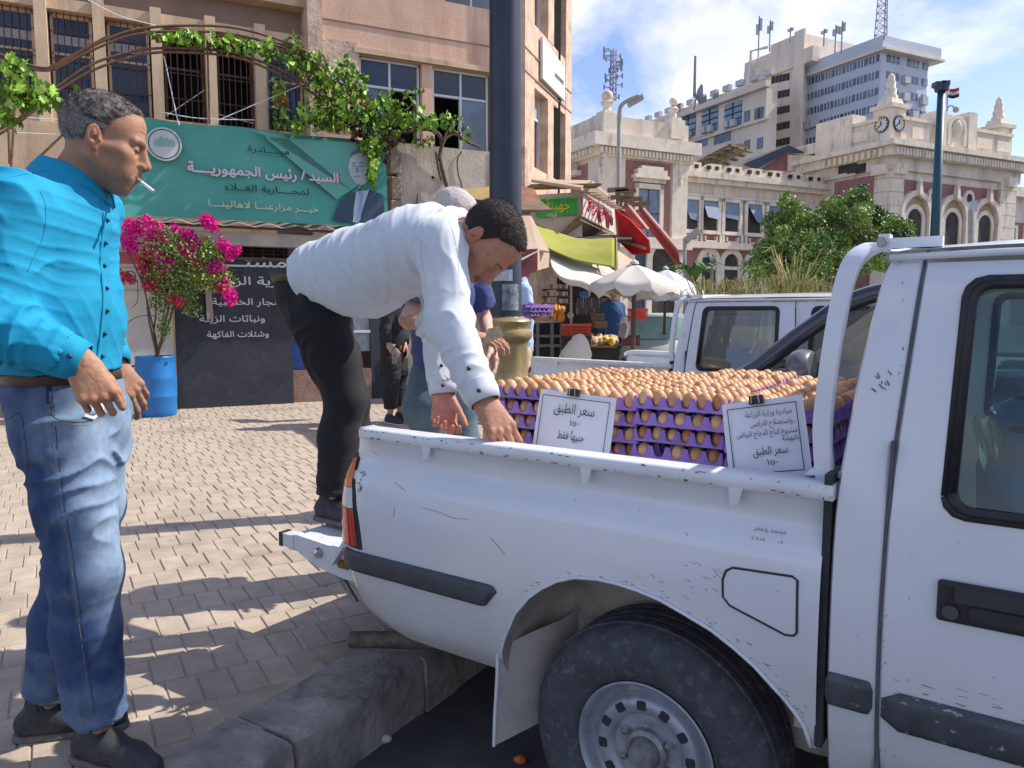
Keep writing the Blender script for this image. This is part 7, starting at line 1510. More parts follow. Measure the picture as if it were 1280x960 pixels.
for k in range(nl_): fL_.part('dentil', [(k * .62, k * .62 + .28, zcb - .25, zcb + .35)], cream2, stn, 1.05)
for f, a0, a1 in ((fR, 0, fR.px(1126, 240)[0]), (fR, fR.px(1247, 240)[0], eR + 1), (fL_, 0, fL_.px(1095, 240)[0])):
    f.part('pilaster', [(min(a0, a1), max(a0, a1), 0, zfr - .5)], cream2, stn, .3); c = (a0 + a1) / 2
    f.part('capital', [(c - .7, c + .7, zbr + .3, zbr + 1.2)], cream2, stn, .7); f.part('pilaster_joint', [(min(a0, a1), max(a0, a1), zbr - 1.2 * k - .06, zbr - 1.2 * k) for k in range(6)], ochre, stn, .305)
fL_.part('brick_panel', [(fL_.px(1093, 250)[0], fL_.px(1043, 250)[0], 0, z_(fL_, 1070, 223))], brickm, stn, .06)
for x in (1057, 1068, 1079): c = fL_.px(x, 210)[0]; fL_.part('window', [(c - .55, c + .55, z_(fL_, x, 217), z_(fL_, x, 205))], shadow, stn, .34)
p0, p1 = fR.px(1128, 250)[0], fR.px(1246, 250)[0]; zsp = rz_(270, 1160)
fR.part('brick_panel', [(p0, p1, 0, zbr)], brickm, stn, .06)
fR.part('base_band', [(p0, p1, rz_(311, 1180), rz_(307, 1180))], cream2, stn, .4); fR.part('base', [(p0, p1, 0, rz_(311, 1180))], cream, stn, .25)
for x in (1141, 1188, 1229):
    c = fR.px(x, 270)[0]; hw = (fR.px(1203, 270)[0] - fR.px(1175, 270)[0]) / 2; b = MB(); fR.arch(b, c, hw, rz_(307, x), zsp, .5, .5); ar_ = b.build('arch_ring', cream2, stn, world=True)
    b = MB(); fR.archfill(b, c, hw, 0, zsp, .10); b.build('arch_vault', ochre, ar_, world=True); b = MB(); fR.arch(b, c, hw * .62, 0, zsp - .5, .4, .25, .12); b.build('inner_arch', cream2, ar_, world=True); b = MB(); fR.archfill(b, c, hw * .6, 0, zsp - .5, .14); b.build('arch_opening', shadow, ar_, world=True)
    b = MB(); b.box(tuple(fR.P(c, zsp + hw + .6, .55)), (.45, .5, 1.1), rz=AF, taper=.7); b.ball(tuple(fR.P(c, zsp + hw + 1.3, .55)), .26, 8, 6); b.build('keystone', cream2, ar_, world=True)
def ringdisc(f, a, z, r0, r1, o, name, m, par, n=24):
    b = MB(); v = [f.P(a + r * math.cos(t), z + r * math.sin(t), o) for r in (r0, r1) for t in np.linspace(0, 2 * math.pi, n, endpoint=False)]; v += [f.P(a + r1 * math.cos(t), z + r1 * math.sin(t), o - .25) for t in np.linspace(0, 2 * math.pi, n, endpoint=False)]
    b.add(v, [(k, (k + 1) % n, n + (k + 1) % n, n + k) for k in range(n)] + [(n + k, n + (k + 1) % n, 2 * n + (k + 1) % n, 2 * n + k) for k in range(n)]); return b.build(name, m, par, world=True)
for x, y in ((1163, 246), (1207, 249)):
    a, z = fR.px(x, y); oc = ringdisc(fR, a, z, .46, .78, .4, 'oculus', cream2, stn); ringdisc(fR, a, z, .01, .46, .2, 'oculus_window', dkblue, oc)
# parapets, clock turrets, crest
zp1 = rz_(152, 1140)
fR.part('parapet', [(1.2, eR, zt, zp1)], cream, stn, .1, -1.2); fR.part('parapet_cap', [(1.2, eR, zp1, zp1 + .3)], cream2, stn, .3, -1.4)
fL_.part('parapet', [(1.2, eL, zt, zp1)], cream, stn, .1, -1.2); fL_.part('parapet_cap', [(1.2, eL, zp1, zp1 + .3)], cream2, stn, .3, -1.4)
for k in range(5): fR.part('parapet_panel', [(2.6 + k * 3.1, 4.9 + k * 3.1, zt + .6, zp1 - .5)], cream2, stn, .22)
for k in range(3): fL_.part('parapet_panel', [(2.2 + k * 3.1, 4.4 + k * 3.1, zt + .6, zp1 - .5)], cream2, stn, .22)
fL_.part('end_block', [(eL - 3.2, eL + 1, zt, zp1 + 1.2)], cream2, stn, .35, -1.5)
white_e = mat('clock_white', (.62, .62, .6), .6, .03); clk = mat('clock_black', (.02, .02, .02), .5)
def turret(c, name='clock_turret', hgt=None):
    w_ = 1.85; zt2 = rz_(133); b = MB(); b.box((c[0], c[1], (zt + zt2) / 2), (w_, w_, zt2 - zt), rz=AF); b.box((c[0], c[1], zt2 + .15), (w_ * 1.25, w_ * 1.25, .35), rz=AF); b.box((c[0], c[1], zt2 + .6), (w_ * .9, w_ * .9, .6), rz=AF, taper=.8); o = b.build(name, cream2, stn, world=True)
    b = MB(); b.lathe([(.6, 0), (.62, .3), (.48, .5), (.52, .9), (.38, 1.1), (.42, 1.5), (.3, 1.75), (.32, 2.0), (.15, 2.3), (0, 2.4)], 10, (c[0], c[1], zt2 + .85)); b.build('obelisk', cream2, o, world=True, auto=40)
    for e, n in ((D2, -N2), (N2, -D2)):
        f = Face(c + n * (w_ / 2 + .03), e); a = 0; z = zt + (zt2 - zt) * .55; d = ringdisc(f, a, z, .01, .68, .08, 'clock_face', white_e, o); ringdisc(f, a, z, .64, .70, .12, 'clock_rim', clk, d); sx = 1 if e is D2 else -1
        for k in range(12):
            t = k * math.pi / 6; b = MB(); b.bar(f.P(.48 * math.sin(t), z + .48 * math.cos(t), .10), f.P(.62 * math.sin(t), z + .62 * math.cos(t), .10), .08, .02, up=f.n); b.build('hour_mark', clk, d, world=True)
        for t, r, w2 in ((R(-12), .34, .09), (R(238), .52, .07)): b = MB(); b.bar(f.P(0, z, .12), f.P(sx * r * math.sin(t), z + r * math.cos(t), .12), w2, .03, up=f.n); b.build('clock_hand', clk, d, world=True)
turret(fR.P(.95, 0, -.95)); turret(fR.P(eR - .2, 0, -1.25))
a0, a1 = fR.px(1172, 160)[0], fR.px(1210, 160)[0]; cr_ = fR.part('crest', [(a0, a1, zt, rz_(145, 1190))], cream2, stn, .3, -1.2); fR.part('crest_pier', [(a0 - .6, a0 + .6, zt, rz_(140, 1175))], cream2, stn, .5, -1.4); fR.part('crest_pier', [(a1 - .6, a1 + .6, zt, rz_(142, 1210))], cream2, stn, .5, -1.4)
b = MB(); fR.arch(b, (a0 + a1) / 2, 1.0, zt + .4, zt + 1.8, .35, .5, .3); b.ball(tuple(fR.P((a0 + a1) / 2, zt + 2.0, .35)), (.6, .3, .8), 10, 7); b.build('emblem_relief', cream2, cr_, world=True)
# right-hand continuation
Pr = fR.P(eR + 1, 0, -4); fX = Face(Pr, D2); b = MB(); b.prism([fX.P(0, 0, 0), fX.P(30, 0, 0), fX.P(30, 0, -12), fX.P(0, 0, -12)], Zv * (zfr)); b.build('right_wing', cream, stn, world=True)
fX.part('cornice', [(0, 30, zfr - .8, zfr + .2)], cream2, stn, .8); fX.part('brick_panel', [(1.5, 30, 0, rz_(268, 1265))], brickm, stn, .06)
for k in range(8): fX.part('window_surround', [(1.9 + k * 3.4, 4.1 + k * 3.4, 3, rz_(272, 1265))], cream2, stn, .25); fX.part('window', [(2.3 + k * 3.4, 3.7 + k * 3.4, 3, rz_(276, 1265))], bluegl, stn, .3)
# train shed roofs behind the wing
shd = T('train_shed', 'glazed curved canopy and pitched tin roof rising behind the station wing', 'roof', at(940, 390, 80) * [1, 1, 0])
yel_ = mat('yellowed_glazing', (.50, .42, .24), .6, .08, 1.5); tin = mat('tin_roof', (.55, .50, .42), .6, .1, 1.2)
b = MB(); G = [[at(x, y, Yq) for x, y in ((795 + 65 + dx, 210 + dy), (880 + dx, 196 + dy), (910 + dx, 181 + dy))] for dx, dy, Yq in ((0, 0, 76), (18, -2, 80), (30, 8, 84))]; b.grid(G); b.build('glazed_canopy', yel_, shd, world=True, smooth=True)
for i in range(6): t = i / 5; b = MB(); b.bar(at(862 + 50 * t, 209 - 28 * t, 75.5), at(893 + 46 * t, 216 - 26 * t, 83), .35, .2); b.build('glazing_rib', mat('shed_steel', (.12, .09, .05), .8), shd, world=True)
for t in (.35, .7): b = MB(); b.bar(at(862 + 30 * t, 209 + 7 * t, 75.4), at(912 + 28 * t, 181 + 8 * t, 77), .3, .2); b.build('glazing_rib', _m['shed_steel'], shd, world=True)
b = MB(); b.prism([at(x, y, 78) for x, y in ((903, 209), (975, 185), (1003, 192), (955, 212))], (0, .5, 0)); b.build('tin_roof', tin, shd, world=True)
b = MB(); b.prism([at(x, y, 77.5) for x, y in ((928, 206), (983, 183), (1003, 192), (983, 190), (945, 212))], (0, -.6, 0)); b.build('roof_edge', dkblue, shd, world=True); b = MB(); b.prism([at(x, y, 78.2) for x, y in ((950, 212), (983, 189), (1000, 196), (1000, 214))], (0, -.3, 0)); b.build('gable', brickm, shd, world=True)
b = MB(); b.prism([at(x, y, 77.8) for x, y in ((984, 194), (1028, 196), (1028, 214), (984, 214))], (0, -.3, 0)); b.build('gable_wall', cream, shd, world=True)
# ------------------------------------------------------------------ offices
beige = mat('beige_office', (.74, .64, .52), .9, .07, .12, dirt=(.58, .49, .39), dscale=.35, dpos=.5, streak=.15); bluew = mat('blue_grey_office', (.52, .56, .63), .85, .08, .2, dirt=(.53, .57, .63), dscale=.25); win_o = mat('office_window', (.075, .115, .165), .12, .6, .3, spec=.7); acw = mat('air_conditioner', (.5, .5, .48), .7, .1)
Gb = at(1102, 60, 150.); Gb[2] = 0; fb = Face(Gb, D2); fbl = Face(Gb, N2); eb = col(1161, Gb, D2, 60); ebl = col(1006, Gb, N2, 80)
bo_ = T('blue_office', 'blue grey office tower with bands of windows and a lattice mast', 'office building', Gb)
zt_ = z_(fb, 1103, 51)
b = MB(); b.prism([fb.P(0, 0, 0), fb.P(eb, 0, 0), fb.P(eb, 0, -ebl), fb.P(0, 0, -ebl)], Zv * zt_); b.build('wall', bluew, bo_, world=True)
fb.part('roof_band', [(-1.0, eb + 2.5, z_(fb, 1103, 62), zt_ + .6)], bluew, bo_, 1.0, -ebl); fb.part('roof_edge', [(-1, eb + 3, z_(fb, 1103, 65), z_(fb, 1103, 62))], beige, bo_, 1.6, -ebl)
for y0, y1 in ((67, 76), (88, 97), (109, 118), (130, 139), (151, 160), (172, 180)):
    za, zb = z_(fb, 1103, y1), z_(fb, 1103, y0)
    for k in range(7):
        a = ebl * (.02 + .975 * k / 7); b_ = a + ebl * .118; wn = fbl.part('window', [(a, b_, za, zb)], win_o, bo_, .12)
        fbl.part('mullion', [(a + (b_ - a) * t - .12, a + (b_ - a) * t + .12, za, zb) for t in (.36, .68)], bluew, wn, .16)
    for t0, t1 in ((.12, .38), (.55, .80), (.88, 1.0)):
        wn = fb.part('window', [(eb * t0, eb * t1, za, zb)], win_o, bo_, .12); fb.part('mullion', [(eb * (t0 + (t1 - t0) * t) - .1, eb * (t0 + (t1 - t0) * t) + .1, za, zb) for t in (.33, .66)], bluew, wn, .18)
for x, y in ((1130, 100), (1129, 122), (1152, 127), (1011, 157), (1020, 154), (1140, 145)):
    f = fb if x > 1102 else fbl; a, z = f.px(x, y); f.part('air_conditioner', [(a - .8, a + .8, z - .8, z + .8)], acw, bo_, .9, .1)
fb.part('penthouse', [(-3, eb * .3, zt_, zt_ + 3)], beige, bo_, -14, -34)
Gt = at(1000, 60, 165.); Gt[2] = 0; ft = Face(Gt, N2); ftr = Face(Gt, D2); et = col(963, Gt, N2, 60); et2 = col(931, Gt, N2, 75)
bt_ = T('beige_tower', 'tall plain beige tower with small windows left of the blue grey offices', 'office building', Gt)
b = MB(); zt2 = z_(ft, 1000, 41); b.prism([ft.P(0, 0, 0), ft.P(et, 0, 0), ft.P(et, 0, -30), ft.P(0, 0, -30)], Zv * zt2); b.prism([ft.P(et, 0, 0), ft.P(et2, 0, 0), ft.P(et2, 0, -30), ft.P(et, 0, -30)], Zv * z_(ft, 963, 66)); b.build('wall', beige, bt_, world=True)
for r_ in range(5):
    for k in range(5):
        x = 985 - k * 4.6; y = 96 + r_ * 20 + k * 1.0; a, z = ft.px(x, y); ft.part('window', [(a - .45, a + .45, z - .75, z + .75)], shadow, bt_, .1)
ft.part('corner_shaft', [(-1.5, 1.2, 0, zt2 + .4)], beige, bt_, .5); b = MB(); b.tube([ft.P(et2 - 3, z_(ft, 940, 120), 1), ft.P(et2 - 3, z_(ft, 940, 66), 1), ft.P(et, z_(ft, 963, 60), 1)], .35, 6); b.build('pipe', alum, bt_, world=True)
Gl = at(958, 120, 158.); Gl[2] = 0; fl_ = Face(Gl, N2); el_ = col(783, Gl, N2, 150); lb_ = T('long_office', 'long beige office block with tall blue windows behind the station wing', 'office building', Gl)
zl2 = z_(fl_, 950, 113); b = MB(); b.prism([fl_.P(0, 0, 0), fl_.P(el_, 0, 0), fl_.P(el_, 0, -3), fl_.P(0, 0, -3)], Zv * zl2); b.build('wall', beige, lb_, world=True)
fl_.part('roof_slab', [(-1, el_, zl2, zl2 + 1.2)], beige, lb_, 1.2); fl_.part('roof_storey', [(6, el_, zl2 + 1.2, z_(fl_, 930, 103))], beige, lb_, -1.5, -3); fl_.part('string_course', [(-1, el_, z_(fl_, 950, 153), z_(fl_, 950, 150))], beige, lb_, .6)
for x, y0, y1 in ((861, 142, 172), (888, 136, 165), (917, 128, 158), (836, 150, 178)):
    a, z1 = fl_.px(x, y0); _, z0 = fl_.px(x, y1); wn = fl_.part('window', [(a - 2.6, a + 2.6, z0, z1)], mat('sky_window', (.12, .2, .3), .1, .4, .3, spec=.8), lb_, .15)
    fl_.part('mullion', [(a - .15, a + .15, z0, z1)] + [(a - 2.6, a + 2.6, z0 + (z1 - z0) * t, z0 + (z1 - z0) * t + .25) for t in (.25, .5, .75)], shadow, wn, .25); fl_.part('air_conditioner', [(a - 1.6, a - .2, z0 - .2, z0 + 1.2), (a + .5, a + 1.8, z0, z0 + 1.3)], acw, lb_, 1.2, .3)
for x, y in ((875, 178), (903, 172), (934, 145), (947, 142), (951, 141), (934, 182), (950, 179), (880, 127), (895, 123), (848, 136)):
    a, z = fl_.px(x, y); w2 = 2.6 if x in (875, 903) else .8; fl_.part('window', [(a - w2, a + w2, z - 1.1, z + 1.1)], win_o, lb_, .15)
for k in range(12): a = el_ * (k + .5) / 12; fl_.part('roof_unit', [(a - 1, a + 1, zl2 + 3.4, zl2 + 4.6)], acw, lb_, -2, -3)
# ------------------------------------------------------------------ masts and antennas
steelg = mat('mast_red_white', (.34, .25, .25), .7, .25, .3); greym = mat('mast_grey', (.28, .28, .3), .7, .15, .5)
def mast(label, x, y0, y1, Y, w0, w1, m, name='lattice_mast', n=10):
    p0 = at(x, y0, Y); z1 = float(at(x, y1, Y)[2]); t = T(name, label, 'mast', p0); b = MB(); k = Y / F; Hh = z1 - p0[2]
    rr_ = lambda q: (w0 + (w1 - w0) * q) * k / 2
    cs = lambda q, i: np.array([rr_(q) * math.cos(i * 2.094 + .4), rr_(q) * math.sin(i * 2.094 + .4), Hh * q])
    for i in range(3): b.bar(cs(0, i), cs(1, i), .16, .16)
    for j in range(n):
        for i in range(3): b.bar(cs(j / n, i), cs((j + 1) / n, i + 1), .08, .08); b.bar(cs(j / n, i), cs(j / n, i + 1), .08, .08)
    b.build('lattice', m, t); return t, p0, k
t_, p0, k_ = mast('red and white lattice mast standing on the roof of the blue grey offices', 1102, 52, -40, 150, 17, 9, steelg)
t_, p0, k_ = mast('lattice mast hung with many small aerials above the station left block', 766, 125, 62, 140, 9, 7, steelg, n=9); rr = random.Random(3)
for j in range(26): b = MB(); z = rr.uniform(0, 9); a = rr.uniform(0, 6.28); b.bar((math.cos(a) * .6, math.sin(a) * .6, z), (math.cos(a) * 1.7, math.sin(a) * 1.7, z), .12); b.box((math.cos(a) * 1.7, math.sin(a) * 1.7, z), (.25, .25, .8)); b.build('aerial', greym, t_)
mast('slim guyed lattice mast beside a satellite dish on the long office', 868, 122, 70, 158, 3, 1.5, greym, n=8)
d_ = T('satellite_dish', 'dark satellite dish standing by the slim mast on the long office roof', 'satellite dish', at(871, 118, 157)); b = MB(); b.lathe([(0, 0), (1.0, .15), (1.9, .7), (2.0, .8)], 16, (0, 0, 0), 'x'); b.build('dish', greym, d_); b = MB(); b.bar((0, 0, 0), (-.5, 0, -3), .3); b.build('post', greym, d_)
for (x, y0, y1, Y, lab) in ((948, 62, 20, 160, 'tall panel antenna pole, left one above the beige tower'), (962, 55, 25, 160, 'antenna pole with a round dish above the beige tower'), (988, 44, 34, 160, 'short antenna pole near the peak of the beige tower'), (1030, 48, 36, 155, 'short antenna on the roof between the towers'), (1044, 56, 31, 152, 'left of the paired white panel antennas by the blue grey tower'), (1052, 56, 26, 152, 'right of the paired white panel antennas by the blue grey tower')):
    p0 = at(x, y0, Y); z1 = float(at(x, y1, Y)[2]); t = T('antenna', lab, 'antenna', p0); b = MB(); b.tube([(0, 0, -1.5), (0, 0, z1 - p0[2])], .13, 6); b.build('pole', greym, t)
    b = MB(); hh_ = z1 - p0[2]; b.box((.35, 0, hh_ * .75), (.5, .4, hh_ * .35)); (b.box((-.35, 0, hh_ * .6), (.45, .4, hh_ * .3)) if x % 2 == 0 else None); b.build('panel', acw, t)
# ------------------------------------------------------------------ street lamps and flag
def px_tube(b, pts, Y, r, n=8, **k): b.tube([at(x, y, Y) for x, y in pts], r, n, **k); return b
l1 = T('street_light', 'tall teal lamp column in front of the station pavilion', 'street light', at(1167, 390, 30) * [1, 1, 0]); tealm = mat('teal_paint', (.012, .065, .095), .5, .1, 1)
b = MB(); p = at(1167, 330, 30); q = at(1177, 112, 30); d = (q - p); base_ = p + d * (-p[2] / d[2]); b.tube([base_, q], [.2, .14], 12); b.build('column', tealm, l1, world=True, smooth=True)
b = MB(); b.tube([at(1177, 114, 30), at(1177, 106, 30)], [.24, .3], 10); b.box(tuple(at(1173, 106, 30)), (.35, .35, .18)); b.box(tuple(at(1180, 105, 30)), (.3, .35, .18)); b.build('lamp_head', dkblue, l1, world=True)
l2 = T('street_light', 'old grey street light with a curved arm left of the station block', 'street light', at(774, 390, 34) * [1, 1, 0]); greyp = mat('weathered_grey', (.34, .33, .31), .7, .1, 3)
b = MB(); b.tube([at(773, 390, 34)] + bez([at(773, 250, 34), at(773.5, 180, 34), at(774, 145, 34), at(776, 133, 34), at(784, 126, 34), at(800, 119, 34)], 5), .085, 8); b.build('column', greyp, l2, world=True, smooth=True); b = MB(); b.prism([at(x, y, 34) for x, y in ((785, 128), (803, 117), (805, 123), (787, 133))], (0, .3, 0)); b.build('lamp_head', greyp, l2, world=True)
fx = T('flag', 'red white and black striped flag on a thin pole above the crest', 'flag', at(1184, 140, 75)); b = MB(); b.tube([at(1184, 141, 75), at(1184, 108, 75)], .07, 6); b.build('flagpole', greyp, fx, world=True)
for (ya, yb, cc) in ((110, 114, (.45, .03, .03)), (114, 118, (.6, .58, .55)), (118, 122, (.02, .02, .02))):
    b = MB(); G = [[at(1185 + 14 * t, y + 1.3 * math.sin(t * 4), 75 + .3 * math.sin(t * 5)) for y in (ya, yb)] for t in np.linspace(0, 1, 8)]; b.grid(G); b.build('stripe', mat('flag_%d' % ya, cc, .8), fx, world=True)
fl2 = T('floodlight', 'small curved floodlight on the station crest beside the flag', 'floodlight', at(1190, 140, 74)); b = MB(); b.tube(bez([at(1183, 140, 74), at(1185, 134, 74), at(1190, 132, 74), at(1194, 136, 74)], 4), .08, 6); b.ball(tuple(at(1195, 137, 74)), .3, 8, 6); b.build('arm', greyp, fl2, world=True)
for i, (x, y0, y1) in enumerate(((886, 345, 318), (894, 350, 320))):
    t = T('twin_lamp', '%s white lamp head on the slender post before the arches' % ('left' if i == 0 else 'right'), 'street light', at(x, 360, 26)); b = MB(); b.tube([at(890, 390, 26), at(890, 325, 26), at(x, y1 - 1, 26)], .05, 6); b.build('post', greyp, t, world=True); b = MB(); b.prism([at(x - 4, y1, 26), at(x + 4, y1 - 2, 26), at(x + 4, y1 + 2, 26), at(x - 4, y1 + 3, 26)], (0, .3, 0)); b.build('lamp_head', acw, t, world=True)
b = MB(); st_ = T('leaning_pole', 'pale post with a slanting stay left of the station wing', 'pole', at(856, 390, 24) * [1, 1, 0]); b.tube([at(856, 390, 24), at(856, 297, 24)], .06, 6); b.tube([at(857, 301, 24), at(873, 288, 24)], .12, 6); b.build('post', greyp, st_, world=True)
sl_ = T('street_sign', 'pale board on a post in front of the right station arch', 'sign', at(1213, 390, 40) * [1, 1, 0]); b = MB(); b.prism([at(x, y, 40) for x, y in ((1212, 252), (1222, 250), (1222, 264), (1212, 262))], (0, .1, 0)); b.build('board', acw, sl_, world=True); b = MB(); b.tube([at(1213, 390, 40), at(1214, 262, 40)], .15, 6); b.build('post', greyp, sl_, world=True)
# ------------------------------------------------------------------ tree and reeds on the median
tr_ = T('tree', 'large round green tree in front of the station pavilion', 'tree', at(1040, 390, 33) * [1, 1, 0]); b = MB(); b.tube(bez([at(1045, 392, 33), at(1043, 360, 33), at(1035, 320, 33), at(1030, 290, 33)], 5), [.35 - .012 * i for i in range(16)], 9)
for x, y, x2, y2 in ((1040, 345, 985, 295), (1040, 335, 1090, 280), (1035, 320, 1010, 265), (1038, 325, 1060, 262), (1040, 340, 1120, 300), (1040, 345, 955, 310)): b.tube(bez([at(x, y, 33), at((x + x2) / 2, (y + y2) / 2 + 4, 33), at(x2, y2, 33)], 4), [.16 - .012 * i for i in range(9)], 6)
b.build('trunk', woodm, tr_, world=True, smooth=True)
TB = []; k33 = 33 / F; rr = random.Random(21)
for (x, y, rx, ry) in ((990, 300, 42, 30), (1040, 300, 45, 34), (1090, 305, 45, 28), (1130, 300, 26, 22), (960, 318, 26, 22), (945, 335, 20, 14), (1000, 265, 24, 20), (1025, 270, 30, 22), (1065, 258, 30, 22), (1080, 240, 12, 12), (1085, 265, 28, 22), (1110, 282, 26, 18), (985, 250, 12, 10), (1000, 330, 40, 22), (1060, 330, 45, 20), (1110, 325, 36, 16), (970, 285, 18, 18), (1150, 312, 14, 10), (1040, 250, 14, 9)):
    for j in range(5):
        cx, cy = x + rr.uniform(-.6, .6) * rx, y + rr.uniform(-.6, .6) * ry; c = at(cx, cy, 33 + rr.uniform(-2.2, 2.2)); q = rr.uniform(.42, .7)
        TB.append((c, (rx * k33 * q, rx * k33 * q * .8, ry * k33 * q), int(rx * ry * .85), rr.choice((0, 0, 1, 1, 1, 2))))
tm = [mat('tree_leaf', (.15, .25, .05), .6, .3, 1.2), mat('tree_leaf_light', (.27, .38, .09), .6, .3, 1.2), mat('tree_leaf_dark', (.07, .13, .03), .6, .3, 1.2)]
leafcloud('crown', TB, None, tr_, .14, 31, mats=tm, hang=.5)
reedm = mat('dry_reed', (.40, .34, .14), .8, .3, 6); reedg = mat('green_reed', (.22, .27, .07), .8, .3, 6)
def reeds(label, x0, x1, yb, Y, n, hmin, hmax, seed, curl=.25, name='reed_clump'):
    t = T(name, label, 'reeds', at((x0 + x1) / 2, 400, Y) * [1, 1, 0]); r = random.Random(seed); k = Y / F
    for grp, m, frac in (('dry_stems', reedm, .7), ('green_stems', reedg, .3)):
        b = MB()
        for j in range(int(n * frac)):
            x = r.uniform(x0, x1); p = at(x, yb, Y + r.uniform(-.5, .5)); p[2] = .0; h_ = r.uniform(hmin, hmax) * k + 0; top = float(at(x, yb, Y)[2]); hh_ = top + h_
            lx, ly = r.uniform(-1, 1) * curl, r.uniform(-1, 1) * curl; q = [p, p + np.array([lx * .15, ly * .1, hh_ * .5]), p + np.array([lx * .5, ly * .4, hh_ * .85]), p + np.array([lx * .9, ly * .7, hh_ * (1.0)]), p + np.array([lx * 1.4, ly, hh_ * (1 - .06 * r.random())])]
            b.tube(q, [.011, .011, .010, .009, .004], 4)
        o = b.build(grp, m, t, world=True); o['kind'] = 'stuff'
    return t
reeds('a few long curling dry reed stalks standing above the clump', 975, 1000, 376, 11.4, 22, 46, 66, 15, .45, 'reed_stalks')
reeds('tall dry straw coloured reed clump rising behind the white cab', 958, 1032, 376, 11.5, 170, 4, 34, 5, .4); reeds('lower yellowing reed clump between the umbrella and the tree', 878, 946, 374, 12.5, 200, 2, 28, 6, .3)
pm = T('palm', 'small green palm showing behind the white umbrella', 'palm', at(872, 390, 24) * [1, 1, 0]); b = MB(); r_ = random.Random(2)
for j in range(26):
    a = r_.uniform(0, 6.28); c = at(868, 352, 24); L_ = r_.uniform(.7, 1.2); pts = [c, c + np.array([math.cos(a) * L_ * .4, math.sin(a) * L_ * .4, .5 * L_]), c + np.array([math.cos(a) * L_, math.sin(a) * L_, .35 * L_])]; b.tube(bez(pts, 3), [.05, .1, .12, .11, .09, .05, .02], 4, flat=(1, .15))
b.build('fronds', leafg, pm, world=True); b = MB(); b.tube([at(868, 352, 24), at(868, 392, 24)], .15, 7); b.build('trunk', woodm, pm, world=True)
# far town edge closing the view at street level
ts = T('street_blocks', 'low pale street frontage far beyond the market stalls', 'building', at(800, 390, 95) * [1, 1, 0]); b = MB(); 
for i, (x0, x1, yt, Y) in enumerate(((560, 720, 300, 70), (712, 752, 300, 66))): p, q = at(x0, 390, Y), at(x1, 390, Y); zz = float(at((x0 + x1) / 2, yt, Y)[2]); b.prism([(p[0], Y, 0), (q[0], Y, 0), (q[0], Y, zz), (p[0], Y, zz)], (0, 8, 0))
b.build('wall', cream, ts, world=True)
# ------------------------------------------------------------------ market stalls, awnings, umbrellas
def slab(pts, th=.03, name='sheet', m=None, par=None, b=None):
    """pts: (px, py, Y) corners of a cloth or board in space; gets a thickness"""
    P = [at(x, y, Y) for x, y, Y in pts]; n = np.cross(P[1] - P[0], P[2] - P[0]); n /= np.linalg.norm(n) + 1e-9
    own = b is None; b = b or MB(); b.prism(P, n * th); return b.build(name, m, par, world=True) if own else b
def cloth(name, rows, m, par, sag=.0, n=10, seed=1, am=.03):
    """rows: list of point lists (px,py,Y), interpolated to a soft sheet"""
    A = [[at(*p) for p in r] for r in rows]; G = []
    A = [bez(r, n) for r in A]; k = len(A[0]); cols = [bez([a[j] for a in A], n) for j in range(k)]; G = np.array(cols)
    n0 = np.cross(G[0, -1] - G[0, 0], G[-1, 0] - G[0, 0]); n0 /= np.linalg.norm(n0); G = G + n0 * (vnoise(G, 2.2, seed) * am + vnoise(G, 6, seed + 1) * am * .4)[..., None]
    b = MB(); b.grid(G); o = b.build(name, m, par, world=True, smooth=True); md = o.modifiers.new('s', 'SOLIDIFY'); md.thickness = .012; return o
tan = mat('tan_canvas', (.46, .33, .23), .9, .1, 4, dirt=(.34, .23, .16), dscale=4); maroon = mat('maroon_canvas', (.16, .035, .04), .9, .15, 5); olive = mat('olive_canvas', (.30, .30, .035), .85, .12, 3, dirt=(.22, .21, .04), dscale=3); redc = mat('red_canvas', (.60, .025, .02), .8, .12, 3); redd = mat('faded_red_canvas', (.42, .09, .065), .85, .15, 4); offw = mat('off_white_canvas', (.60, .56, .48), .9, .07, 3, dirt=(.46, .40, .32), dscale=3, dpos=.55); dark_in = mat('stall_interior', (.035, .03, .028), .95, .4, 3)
greensign = mat('green_sign', (.03, .36, .05), .5, .2, 5); creamp = mat('cream_panel', (.55, .46, .36), .8, .12, 4, dirt=(.42, .33, .25), dscale=5); timb = mat('weathered_timber', (.20, .14, .08), .9, .25, 10)
# maroon box awning on the corner of the pink block
mw = T('maroon_awning', 'maroon and tan box awning hanging beside the lamp post', 'awning', at(665, 300, 7.6))
slab([(646, 262, 8.6), (660, 262, 8.6), (687, 314, 7.4), (672, 312, 7.35), (646, 316, 7.2)], .02, 'top_sheet', tan, mw); slab([(646, 312, 7.25), (672, 311, 7.3), (672, 338, 7.3), (646, 350, 7.2)], .02, 'front_valance', maroon, mw); slab([(672, 311, 7.3), (687, 315, 7.7), (686, 334, 7.7), (672, 338, 7.3)], .02, 'side_valance', tan, mw)
slab([(646, 326, 7.2), (672, 313, 7.27), (672, 315, 7.27), (646, 329, 7.18)], .012, 'piping', offw, mw)
rg = T('ragged_canopy', 'ragged timber and brown sheet canopy above the maroon awning', 'canopy', at(665, 245, 8.8)); slab([(650, 232, 9.2), (668, 236, 9), (676, 252, 8.6), (650, 256, 8.5)], .03, 'sheet', mat('brown_sheet', (.30, .13, .07), .85, .3, 6), rg); slab([(650, 254, 8.5), (676, 251, 8.6), (690, 262, 8.4), (652, 262, 8.4)], .03, 'sheet', timb, rg)
